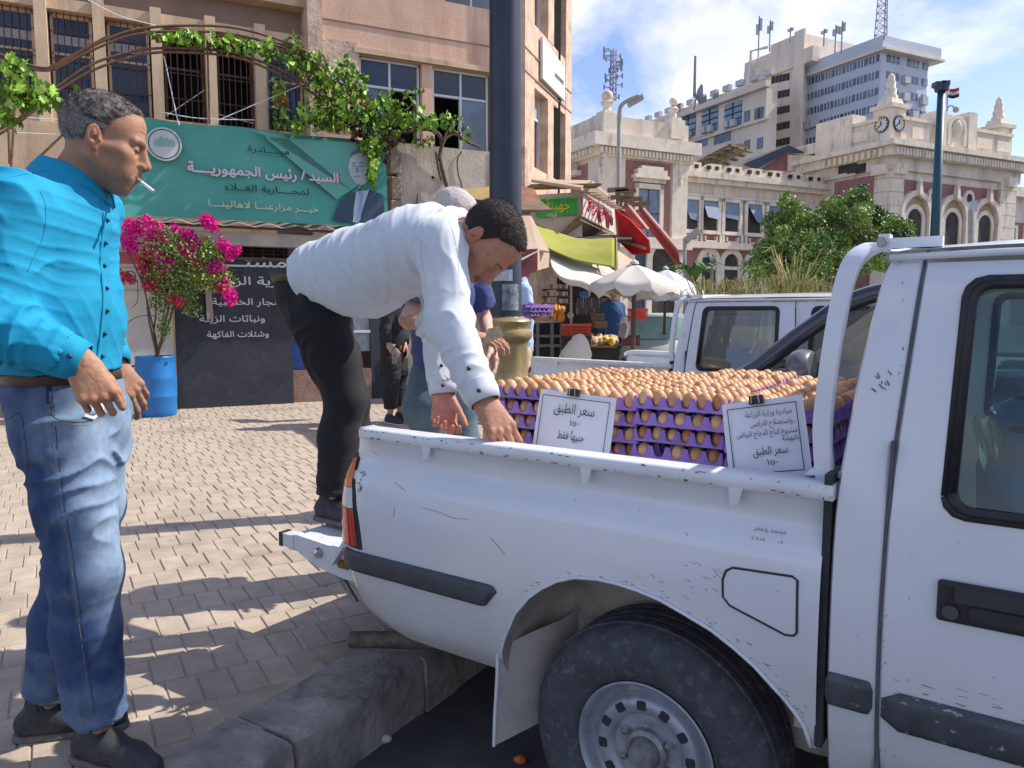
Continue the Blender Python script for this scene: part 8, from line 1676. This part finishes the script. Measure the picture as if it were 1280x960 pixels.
ol = T('arched_awning', 'ochre and maroon arched awning on the terrace wall behind the balding man', 'awning', at(592, 250, 9.4)); slab([(572, 236, 9.6), (612, 233, 9.6), (612, 252, 9.3), (582, 246, 9.3)], .04, 'hood', mat('ochre_sheet', (.36, .25, .09), .85, .15, 5), ol); slab([(585, 249, 9.3), (612, 252, 9.3), (612, 300, 9.4), (585, 300, 9.4)], .04, 'curtain', maroon, ol)
# fruit shop: cabin with green sign, white fascia with red lettering, flat roof
sh = T('fruit_shop', 'fruit shop cabin with green sign and red lettered fascia under a slatted roof', 'shop', at(700, 390, 14) * [1, 1, 0])
Yf, Ys = 13.2, 15.5
slab([(662, 244, Yf), (726, 240, Yf), (728, 296, Yf), (664, 300, Yf)], .1, 'upper_front', creamp, sh)
gs = slab([(664, 250, Yf - .05), (722, 247, Yf - .05), (722, 268, Yf - .05), (672, 272, Yf - .05)], .04, 'green_sign', greensign, sh)
p = at(697, 259, Yf - .12); lettering('sign_lettering', [('جهينة', 0, -.04, .24, .42, .02, 0)], [mat('yellow_letters', (.6, .5, .03), .6)], sh, p, (1, 0, 0), (0, 0, 1), .01)
p = at(690, 268, Yf - .12); lettering('sign_lettering', [('فواكه', 0, -.04, .10, .16, .02, 0)], [whi], sh, p, (1, 0, 0), (0, 0, 1), .01)
slab([(727, 240, Yf), (768, 262, Ys + 1.5), (768, 294, Ys + 1.5), (727, 272, Yf)], .06, 'side_fascia', creamp, sh); a, c = at(732, 270, Yf + .35), at(766, 288, Ys + 1.35); ex_ = (c - a); ex_[2] = 0; Lx = np.linalg.norm(ex_); ex_ /= Lx
pk = mat('pink_white_panel', (.58, .45, .42), .7, .12, 4); slab([(729, 243, Yf - .05), (767, 263, Ys + 1.4), (767, 292, Ys + 1.4), (729, 270, Yf - .05)], .02, 'fascia_sheet', pk, sh)
b = MB()                                                   # brush-painted red calligraphy with dark shade
def stroke(b, pts, w_, m_i, dY=0.):
    b.m = m_i; P = bez([at(x, y, Yf + (x - 729) / 38 * 3.6 - .22 + dY) for x, y in pts], 5); b.tube(P, [w_ * (.45 + .55 * math.sin(math.pi * i / (len(P) - 1))) for i in range(len(P))], 5)
for dx, dy, mi_, dY in ((1.2, 1.6, 1, .06), (0, 0, 0, 0)):
    for pts in (((734, 262), (737, 257), (742, 257)), ((740, 268), (742, 262), (745, 260), (747, 264)), ((746, 256), (747, 270), (749, 277)), ((749, 268), (752, 263), (753, 270), (751, 275)), ((754, 260), (757, 265), (758, 275), (759, 284)), ((758, 268), (762, 270), (764, 280)), ((736, 252), (740, 250))):
        stroke(b, [(x + dx, y + dy) for x, y in pts], .045, mi_, dY)
b.build('painted_lettering', [mat('sign_red', (.5, .02, .03), .6), mat('sign_shadow', (.04, .045, .07), .6)], sh, world=True)
slab([(664, 230, Yf - .6), (752, 229, Yf - .3), (752, 232, Yf - .3), (664, 234, Yf - .6)], .3, 'eave', timb, sh); slab([(664, 228, Yf - .6), (740, 229, Yf), (778, 259, Ys + 1.2), (771, 262, Ys + 1.2), (727, 238, Yf - .5)], .05, 'roof_sheet', tan, sh)
for k in range(8): x = 733 + k * 5; slab([(x, 240 + k * 2.9, Yf + .3 * k), (x + 12, 240 + k * 3.2, Yf + .3 * k - .6), (x + 12, 242 + k * 3.2, Yf + .3 * k - .6), (x, 242 + k * 2.9, Yf + .3 * k)], .04, 'roof_slat', creamp, sh)
slab([(700, 297, Yf - .1), (727, 270, Yf - .3), (768, 292, Ys + 1), (768, 296, Ys + 1), (727, 276, Yf - .3)], .05, 'lower_eave', timb, sh)
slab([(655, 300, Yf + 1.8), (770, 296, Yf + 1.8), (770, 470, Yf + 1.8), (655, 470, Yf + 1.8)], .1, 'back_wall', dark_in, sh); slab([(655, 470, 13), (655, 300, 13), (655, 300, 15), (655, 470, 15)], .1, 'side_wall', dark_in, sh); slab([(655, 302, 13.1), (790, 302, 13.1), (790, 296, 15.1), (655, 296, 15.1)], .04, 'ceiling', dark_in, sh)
# awnings
oa = T('olive_awning', 'olive green canvas awning with a rope seam under the fruit shop sign', 'awning', at(715, 300, 11)); cloth('canvas', [[(664, 276, 12.8), (700, 292, 12.6), (733, 298, 12.3), (768, 296, 12.2)], [(656, 283, 11.6), (690, 303, 11.4), (730, 312, 11.2), (768, 312, 11)], [(655, 288, 11), (690, 312, 10.9), (728, 326, 10.7), (768, 334, 10.6)]], olive, oa, am=.02)
slab([(766, 296, 12.2), (770, 296, 12.1), (772, 352, 10.8), (769, 352, 10.8)], .03, 'hanging_edge', mat('olive_dark', (.16, .18, .05), .85), oa)
aw1 = T('white_awning', 'large off white tarpaulin awning over the fruit stall', 'awning', at(725, 340, 10.5)); cloth('canvas', [[(672, 306, 12.4), (705, 316, 12.2), (738, 324, 12), (765, 335, 11.8)], [(686, 318, 11.2), (712, 328, 11), (740, 338, 10.8), (775, 350, 10.6)], [(690, 330, 10.4), (708, 344, 10.2), (736, 352, 10.1), (762, 366, 10.)], [(692, 336, 10.35), (708, 354, 10.15), (737, 364, 10.05), (764, 373, 9.95)]], offw, aw1, am=.05)
aw2 = T('white_awning', 'narrow cream tarpaulin slope hanging right of the large white awning', 'awning', at(768, 355, 10.2)); cloth('canvas', [[(742, 322, 11.4), (756, 330, 11.2), (768, 338, 11)], [(752, 345, 10.6), (768, 352, 10.4), (778, 360, 10.3)], [(762, 364, 10), (772, 368, 10), (783, 371, 9.9)]], offw, aw2, am=.03)
aw3 = T('tan_awning', 'tan canvas sheet sloping down behind the olive awning', 'awning', at(780, 315, 12)); slab([(768, 310, 12.6), (792, 326, 12.8), (775, 338, 11.4), (768, 338, 11.2)], .02, 'canvas', tan, aw3)
ra = T('red_awning', 'bright red folding awning with a faded red side arm frame', 'awning', at(800, 290, 14)); slab([(770, 262, 15), (773, 302, 14.6), (800, 312, 13.8), (813, 309, 13.6), (812, 300, 13.6), (790, 276, 14.2)], .03, 'canvas', redc, ra); slab([(772, 301, 14.6), (812, 306, 13.7), (812, 316, 13.6), (790, 318, 14)], .02, 'valance', redc, ra)
slab([(775, 258, 15), (786, 256, 15), (810, 286, 14.2), (800, 284, 14.2), (770, 268, 15)], .03, 'upper_canvas', redd, ra); slab([(795, 262, 15), (804, 262, 15), (848, 312, 13), (850, 330, 12.9), (842, 324, 13)], .04, 'long_side', redd, ra)
b = MB(); b.bar(at(786, 258, 14.9), at(810, 288, 14.1), .06); b.bar(at(803, 260, 15), at(849, 314, 12.95), .05); b.bar(at(772, 268, 14.9), at(773, 302, 14.5), .05); b.bar(at(773, 300, 14.5), at(806, 310, 13.6), .05); b.build('frame', mat('pinkish_frame', (.45, .25, .2), .7), ra, world=True)
rr = random.Random(8); fr_ = T('roof_lamps', 'cluster of rusty floodlights on the cabin roof above the red awning', 'floodlights', at(775, 255, 15))
for x, y in ((772, 238), (782, 240), (776, 247), (790, 250), (800, 256)): b = MB(); p = at(x, y, 15); b.tube([p, p + [0, 0, -.3]], .03, 5); b.bar(p + [-.2, 0, 0], p + [.2, 0, .03], .08); b.build('lamp', timb, fr_, world=True)
def umbrella(label, x, ytop, Y, rpx, ybase, drop, m, seed=1):
    p = at(x, ytop, Y); k = Y / F; R_ = rpx * k; t = T('umbrella', label, 'umbrella', np.array([p[0], p[1], .15])); n = 8; rr = random.Random(seed)
    for i in range(n):
        a0, a1 = 2 * math.pi * i / n + .2, 2 * math.pi * (i + 1) / n + .2; b = MB(); G = []
        for u in (0, .3, .6, .85, 1): G.append([(p[0] * 0 + R_ * u * math.cos(a0 + (a1 - a0) * v), R_ * u * math.sin(a0 + (a1 - a0) * v), (p[2] - .15) - drop * k * u ** 1.25 - .05 * u * math.sin(v * math.pi)) for v in (0, .25, .5, .75, 1)])
        G.append([(x_, y_, z - .10 - .04 * math.sin(j * 2 + i)) for j, (x_, y_, z) in enumerate(G[-1])]); b.grid(G); b.build('panel', m, t, smooth=True)
    b = MB(); b.tube([(0, 0, 0), (0, 0, p[2] - .15)], .028, 8); b.build('pole', mat('brown_pole', (.10, .05, .03), .7, .2), t); b = MB(); b.lathe([(0, .06), (.05, .03), (.06, 0)], 8, (0, 0, p[2] - .15)); b.build('cap', m, t); return t
umbrella('cream market umbrella on a brown pole before the fruit stall', 793, 330, 9.6, 56, 445, 24, offw); umbrella('pale blue white umbrella farther off, right of the cream one', 832, 336, 15, 52, 400, 30, mat('pale_umbrella', (.58, .62, .66), .8, .05, 2), 4)
slab([(875, 356, 19), (884, 357, 19), (884, 371, 19), (875, 371, 19)], .1, 'green_bin', mat('green_white', (.1, .28, .16), .7, .3, 8), None); o = bpy.data.objects['green_bin']; tag(o, 'small green and white stand at the foot of the reeds', 'stand')
# counters, crates and goods
orm = mat('orange_fruit', (.62, .24, .025), .6, .15, 30, rand=.15); ylm = mat('lemon', (.65, .45, .08), .6, .15, 30, rand=.15); crm = mat('red_crate', (.52, .06, .025), .55, .15, 6, rand=.1); blkc = mat('black_crate', (.02, .02, .022), .7, .3, 8)
def crate(label, x, y, Y, wpx, hpx, m, rz=0., name='crate', fruit=None):
    p = at(x, y, Y); k = Y / F; w_, h_ = wpx * k, hpx * k; d_ = w_ * .65; t = T(name, label, 'crate', p, rz); b = MB()
    for z in np.linspace(.02, h_ - .02, 4): b.box((0, -d_ / 2, z), (w_, .012, h_ * .14)); b.box((0, d_ / 2, z), (w_, .012, h_ * .14)); b.box((-w_ / 2, 0, z), (.012, d_, h_ * .14)); b.box((w_ / 2, 0, z), (.012, d_, h_ * .14))
    for i in np.linspace(-.5, .5, 9): b.box((i * w_, -d_ / 2 - .004, h_ / 2), (.012, .014, h_)); b.box((i * w_, d_ / 2 + .004, h_ / 2), (.012, .014, h_))
    b.box((0, 0, .01), (w_, d_, .015)); b.build('shell', m, t); b = MB(); b.box((0, -d_ / 2 - .006, h_), (w_ + .03, .025, .025)); b.box((0, d_ / 2 + .006, h_), (w_ + .03, .025, .025)); b.box((-w_ / 2 - .004, 0, h_), (.025, d_, .025)); b.box((w_ / 2 + .004, 0, h_), (.025, d_, .025)); b.build('rim', m, t); return t
crate('red plastic crate on the ground below the orange display', 720, 420, 10.6, 34, 14, crm); crate('upright red plastic crate beside the umbrella pole', 797, 400, 10.6, 20, 13, crm, .1)
crate('dark crate under the red one at the stall front', 720, 438, 10.5, 34, 17, blkc); crate('dark red crate low down behind the umbrella pole', 788, 432, 10.9, 20, 12, mat('dark_red_crate', (.12, .015, .02), .6)); crate('grey wooden crate stacked in the middle of the stall', 747, 401, 11.4, 14, 8, timb); crate('lower wooden crate tilted in the middle of the stall', 750, 410, 11.3, 14, 7, timb, .2)
ct = T('fruit_counter', 'dark fruit counter with a pale edge under the white awning', 'counter', at(690, 440, 11.4) * [1, 1, 0] + [0, 0, .15]); slab([(667, 398, 11.4), (704, 398, 11.4), (704, 403, 11.4), (667, 404, 11.4)], .05, 'edge_board', mat('grey_board', (.36, .35, .33), .8), ct)
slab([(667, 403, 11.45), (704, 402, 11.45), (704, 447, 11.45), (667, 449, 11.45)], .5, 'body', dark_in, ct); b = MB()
for x in (672, 690, 702): b.bar(at(x, 404, 11.38), at(x, 446, 11.38), .05)
for y in (420, 432): b.bar(at(668, y, 11.37), at(703, y, 11.37), .04)
b.build('frame', mat('grey_steel', (.12, .12, .12), .6, .2), ct, world=True)
fruit0 = None; rr = random.Random(4)
def fruits(x0, x1, y0, y1, Y0, Y1, n, r, m, label, grp, name='orange', cat='fruit', sh_=(1, 1, 1)):
    b = MB(); b.ball((0, 0, 0), (r * sh_[0], r * sh_[1], r * sh_[2]), 8, 6); o0 = None
    for k in range(n):
        t = rr.random(); x = rr.uniform(x0, x1); p = at(x, y1 + (y0 - y1) * t + rr.uniform(-1, 1), Y0 + (Y1 - Y0) * t)
        if o0 is None: o = o0 = b.build(name, m, None, smooth=True)
        else: o = o0.copy(); COL.objects.link(o)
        o.location = tuple(p); o.rotation_euler = (rr.uniform(0, 3), rr.uniform(0, 3), rr.uniform(0, 3)); tag(o, label, cat, grp)
fruits(676, 704, 385, 397, 11.35, 12.0, 70, .045, orm, 'orange coloured fruit heaped on the counter under the white awning', 'fruit heaped on the counter', sh_=(1.6, .7, .7), name='fruit')
slab([(674, 385, 12.05), (705, 385, 12.05), (705, 399, 11.4), (674, 399, 11.4)], .03, 'display_board', timb, ct)
fruits(738, 770, 421, 430, 10.9, 11.3, 60, .05, mat('mixed_veg', (.42, .32, .16), .7, .3, 8, rand=.5), 'mixed vegetable piled on the low table in the stall', 'vegetables piled on the low table', name='vegetable', cat='vegetable'); fruits(755, 767, 424, 428, 10.75, 10.9, 12, .045, ylm, 'yellow fruit at the front edge of the low table', 'yellow fruit on the low table', name='yellow_fruit')
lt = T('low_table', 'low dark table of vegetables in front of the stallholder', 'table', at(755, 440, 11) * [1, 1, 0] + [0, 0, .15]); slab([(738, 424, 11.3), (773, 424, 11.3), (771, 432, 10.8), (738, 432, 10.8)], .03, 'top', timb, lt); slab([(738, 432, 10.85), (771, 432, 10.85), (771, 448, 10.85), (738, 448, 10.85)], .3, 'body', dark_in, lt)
for (x, y, w_, h_, c, lab) in ((731, 368, 15, 9, (.02, .14, .30), 'blue plastic bag hanging at the back of the stall'), (757, 377, 9, 9, (.25, .27, .25), 'grey notice hanging right of the blue bag'), (713, 394, 8, 8, (.5, .47, .4), 'small pale price card standing among the produce')):
    p = at(x, y, 12.2); b = MB(); b.ball(tuple(p), (w_ / 2 * .0130, .12, h_ / 2 * .0130), 8, 6) if c[2] > .28 else b.box(tuple(p), (w_ * .0125, .02, h_ * .0125)); o = b.build('hanging_bag' if c[2] > .28 else 'notice', mat('goods_%d' % x, c, .6, .2, 10), None, smooth=c[2] > .28); tag(o, lab, 'bag' if c[2] > .28 else 'notice')
pk2 = T('shelf_goods', 'shelf rows of small jars and cartons at the back of the fruit shop', 'shelf', at(690, 360, 14)); 
for r_ in range(3):
    slab([(676, 361 + r_ * 9, 13.9), (712, 361 + r_ * 9, 13.9), (712, 362 + r_ * 9, 13.9), (676, 362 + r_ * 9, 13.9)], .3, 'shelf', timb, pk2)
    for k in range(9): x = 678 + k * 3.8; p = at(x, 358 + r_ * 9, 13.7); b = MB(); b.box(tuple(p), (.045, .05, .075)); b.build('carton', mat('carton_%d' % ((k * 5 + r_) % 4), [(.5, .48, .42), (.35, .3, .28), (.5, .3, .12), (.12, .16, .2)][(k * 5 + r_) % 4], .7), pk2, world=True)
for k in range(22): x = 722 + (k % 11) * 3.4; p = at(x, 386 + (k // 11) * 7, 12.6); b = MB(); b.lathe([(.028, 0), (.03, .1), (.012, .14), (.012, .18)], 7, tuple(p)); o = b.build('bottle', mat('bottle_%d' % (k % 3), [(.16, .05, .04), (.05, .09, .12), (.2, .16, .1)][k % 3], .3), None, smooth=True); tag(o, 'small dark bottle standing in a row at the back of the stall', 'bottle', 'bottles at the back of the stall')
cw = T('white_sack', 'pale cloth covered sack standing at the tail of the far white pickup', 'sack', at(721, 440, 9.6)); s = SDF(at(721, 440, 9.6) - .45, at(721, 425, 9.6) + .45, .02); c0_ = at(719, 450, 9.6); s.ell(c0_, (.20, .16, .22), .02); s.ell(at(725, 432, 9.6), (.11, .1, .14), .12); v, q_ = s.mesh(); mk('cloth', v + vnormals(v, q_) * (creases(v, (0, .3, 1), 12) * .02)[:, None], q_, offw, cw, world=True, smooth=True)
cw2 = T('jacket', 'grey jacket hanging beside the umbrella pole', 'jacket', at(781, 405, 10.7)); cloth('cloth', [[(776, 398, 10.7), (782, 397, 10.7), (788, 400, 10.7)], [(774, 410, 10.6), (781, 412, 10.6), (787, 411, 10.7)], [(772, 420, 10.6), (780, 423, 10.6), (785, 420, 10.7)]], mat('grey_cloth', (.22, .2, .2), .9, .3, 8), cw2)
pl = T('awning_pole', 'thin steel prop holding the front of the white awning', 'pole', at(714, 430, 10.8) * [1, 1, 0] + [0, 0, .15]); b = MB(); b.tube([at(714, 447, 10.8) * [1, 1, 0] + [0, 0, .15], at(714, 340, 10.8)], .02, 6); b.build('tube', greyp, pl, world=True)
# ------------------------------------------------------------------ other vehicles
rot2 = math.atan2(*(lambda d: (d[1], d[0]))(np.array([1.12548, -1.029, 0]))); rail = 1.05
tr2 = copy_tree(truck, None, skip=('sticker_residue', 'exhaust_pipe', 'tailgate', 'bed_liner', 'axle')); oo = gp(661, 447, 1.02); tr2.location = (oo[0], oo[1], -.03); tr2.rotation_euler = (0, 0, rot2)
dg = glass('dusty_glass', (.45, .5, .48), .10, .34)
for o in tr2.children_recursive:
    if o.name.split('.')[0] in ('window_glass', 'rear_window'): o.data = o.data.copy(); o.data.materials[0] = dg
tag(tr2, 'second white crew cab pickup parked beyond the egg truck, bed empty', 'pickup truck')
# grey car between the two pickups: nose to the kerb
greyc = mat('dark_grey_car', (.035, .04, .055), .3, .1, 4, coat=.6); car = T('grey_car', 'dark grey car parked nose to the kerb behind the egg truck', 'car', tp(0, 0, 0), TRZ)
ca = lambda px, py, v: side(px, py, v) + (v,)
V0, V1 = 2.0, 3.45
A0 = side(932, 468, V0); A1 = side(1088, 368, V0 + .12)
b = MB()
for v, s_ in ((V0, 1), (V1, -1)):
    b.tube(bez([(A0[0] - .25, v + .0 * s_, A0[1] - .06), (A0[0], v, A0[1]), ((A0[0] + A1[0]) / 2, v + .06 * s_, (A0[1] + A1[1]) / 2 + .025), (A1[0], v + .13 * s_, A1[1]), (A1[0] + .5, v + .17 * s_, A1[1] + .05), (A1[0] + 1.3, v + .16 * s_, A1[1] + .01)], 5), .035, 8, flat=(1, 1.2))
b.build('roof_pillar', greyc, car, smooth=True)
zb_ = A0[1] - .06; b = MB(); sec = lambda u, zt, zb, w_: [(u, V0 + w_, zb), (u, V0 + w_ * .6, (zt + zb) / 2), (u, V0 + w_ + .03, zt), (u, (V0 + V1) / 2, zt + .04), (u, V1 - w_ - .03, zt), (u, V1 - w_ * .6, (zt + zb) / 2), (u, V1 - w_, zb)]
uu0 = A0[0]; b.grid([sec(uu0 - 1.05, .55, .3, .2), sec(uu0 - 1.0, .72, .25, .1), sec(uu0 - .6, .86, .2, .02), sec(uu0 - .1, zb_, .2, 0), sec(uu0 + .3, zb_ + .01, .2, 0), sec(uu0 + 2.2, zb_ + .06, .2, 0), sec(uu0 + 3.0, zb_, .22, .04), sec(uu0 + 3.1, .6, .3, .15)]); b.build('body', greyc, car, smooth=True)
b = MB(); b.grid([[(A0[0], V0 + .02, A0[1]), (A0[0] - .12, (V0 + V1) / 2, A0[1]), (A0[0], V1 - .02, A0[1])], [(A1[0], V0 + .15, A1[1]), (A1[0] - .06, (V0 + V1) / 2, A1[1] + .03), (A1[0], V1 - .15, A1[1])]]); b.build('windscreen', glass('screen_glass', (.55, .62, .55), .14, .22), car)
b = MB(); b.grid([[(A1[0] + du, V0 + .14, A1[1] + dz), (A1[0] + du - .02, (V0 + V1) / 2, A1[1] + .035 + dz), (A1[0] + du, V1 - .14, A1[1] + dz)] for du, dz in ((0, .01), (.5, .06), (1.2, .04), (1.5, -.02))]); b.build('roof', greyc, car, smooth=True)
b = MB(); b.add([(A0[0] + .12, V0 + .01, zb_ + .02), (A1[0] + 1.3, V0 + .02, zb_ + .06), (A1[0] + 1.1, V0 + .13, A1[1]), (A1[0] + .06, V0 + .12, A1[1] - .03)], [(0, 1, 2, 3)]); b.build('side_window', glass('side_dark', (.10, .14, .14), .12), car)
b = MB(); b.bar((A0[0] + .55, V0 + .0, zb_), (A0[0] + .72, V0 + .06, A0[1] + .28), .03, .03); b.build('quarter_bar', blackm, car)
mu, mz = side(1003, 457, V0 - .14); mr = MB(); s = SDF((mu - .2, V0 - .3, mz - .15), (mu + .2, V0 + .05, mz + .15), .008); s.ell((mu, V0 - .14, mz), (.07, .115, .075), .0); s.ell((mu + .012, V0 - .14, mz - .005), (.06, .10, .06), .03); s.cut((mu + .045, 0, 0), (1, 0, 0)); v, q_ = s.mesh(); o = mk('mirror', v, q_, mat('grey_mirror_shell', (.12, .125, .13), .3, .08, coat=.5), car, smooth=True)
b = MB(); b.bar((mu, V0 - .04, mz - .05), (mu + .03, V0 + .02, mz - .07), .05, .04); b.build('mirror_arm', blackm, o)
for u_ in (uu0 - .35, uu0 + 2.3):
    for v_ in (V0 + .1, V1 - .1): b = MB(); b.lathe([(.2, -.09), (.3, -.09), (.31, -.05), (.31, .05), (.3, .09), (.2, .09)], 24, (u_, v_, RZ + .31), 'y'); b.build('wheel', tyrem, car, auto=40)
# pale car beyond the stalls
def farcar(label, x, y, Y, m, w_=1.7, rz=0.):
    p = at(x, y, Y); t = T('parked_car', label, 'car', np.array([p[0], p[1], RZ]), rz)
    b = MB(); sc2 = lambda u, zt, zb, q: [(u, -w_ / 2 + q, zb), (u, -w_ / 2 + q * .5, (zt + zb) / 2), (u, -w_ / 2 + q + .05, zt), (u, w_ / 2 - q - .05, zt), (u, w_ / 2 - q * .5, (zt + zb) / 2), (u, w_ / 2 - q, zb)]
    b.grid([sc2(-2.0, .6, .35, .2), sc2(-1.9, .82, .25, .08), sc2(-1, .95, .2, 0), sc2(1.2, .98, .2, 0), sc2(1.95, .9, .25, .08), sc2(2.05, .6, .35, .2)]); b.build('body', m, t, smooth=True)
    b = MB(); b.grid([[(u, -w_ / 2 + i, .96 + (z - .96)), (u, w_ / 2 - i, z)] for u, z, i in ((-.6, 1.38, .22), (0, 1.45, .2), (.7, 1.4, .22))]); b.build('roof', m, t, smooth=True); b = MB()
    b.grid([[(-1.15, -w_ / 2 + .06, .95), (-1.15, w_ / 2 - .06, .95)], [(-.6, -w_ / 2 + .22, 1.37), (-.6, w_ / 2 - .22, 1.37)]]); b.build('windscreen', mat('far_glass', (.22, .33, .33), .15, .3, 2, spec=.7), t)
    for s_ in (-1, 1): b = MB(); b.add([(-1.05, s_ * (w_ / 2 - .05), .96), (1.2, s_ * (w_ / 2 - .05), .97), (.7, s_ * (w_ / 2 - .21), 1.38), (-.58, s_ * (w_ / 2 - .21), 1.36)], [(0, 1, 2, 3)]); b.build('side_window', mat('far_glass_dark', (.04, .055, .06), .15, .3, 2), t)
    for u in (-1.3, 1.3):
        for s_ in (-1, 1): b = MB(); b.lathe([(.15, -.08), (.29, -.08), (.3, 0), (.29, .08), (.15, .08)], 18, (u, s_ * (w_ / 2 - .08), .3), 'y'); b.build('wheel', tyrem, t)
    for s_ in (-1, 1): b = MB(); b.ball((-1.93, s_ * .6, .68), (.06, .14, .08), 8, 6); b.build('headlight', acw, t, smooth=True)
    return t
farcar('pale green car seen past the umbrella pole', 803, 402, 16, mat('pale_green_paint', (.40, .47, .43), .35, .05, coat=.4), rz=R(100)); farcar('white car behind the pale green one', 826, 394, 21, mat('far_white_paint', (.6, .6, .6), .35, .05, coat=.4), rz=R(140)); farcar('blue bodied car half hidden by the umbrella', 858, 388, 24, mat('far_blue_paint', (.03, .10, .3), .35, .05, coat=.4), rz=R(170))
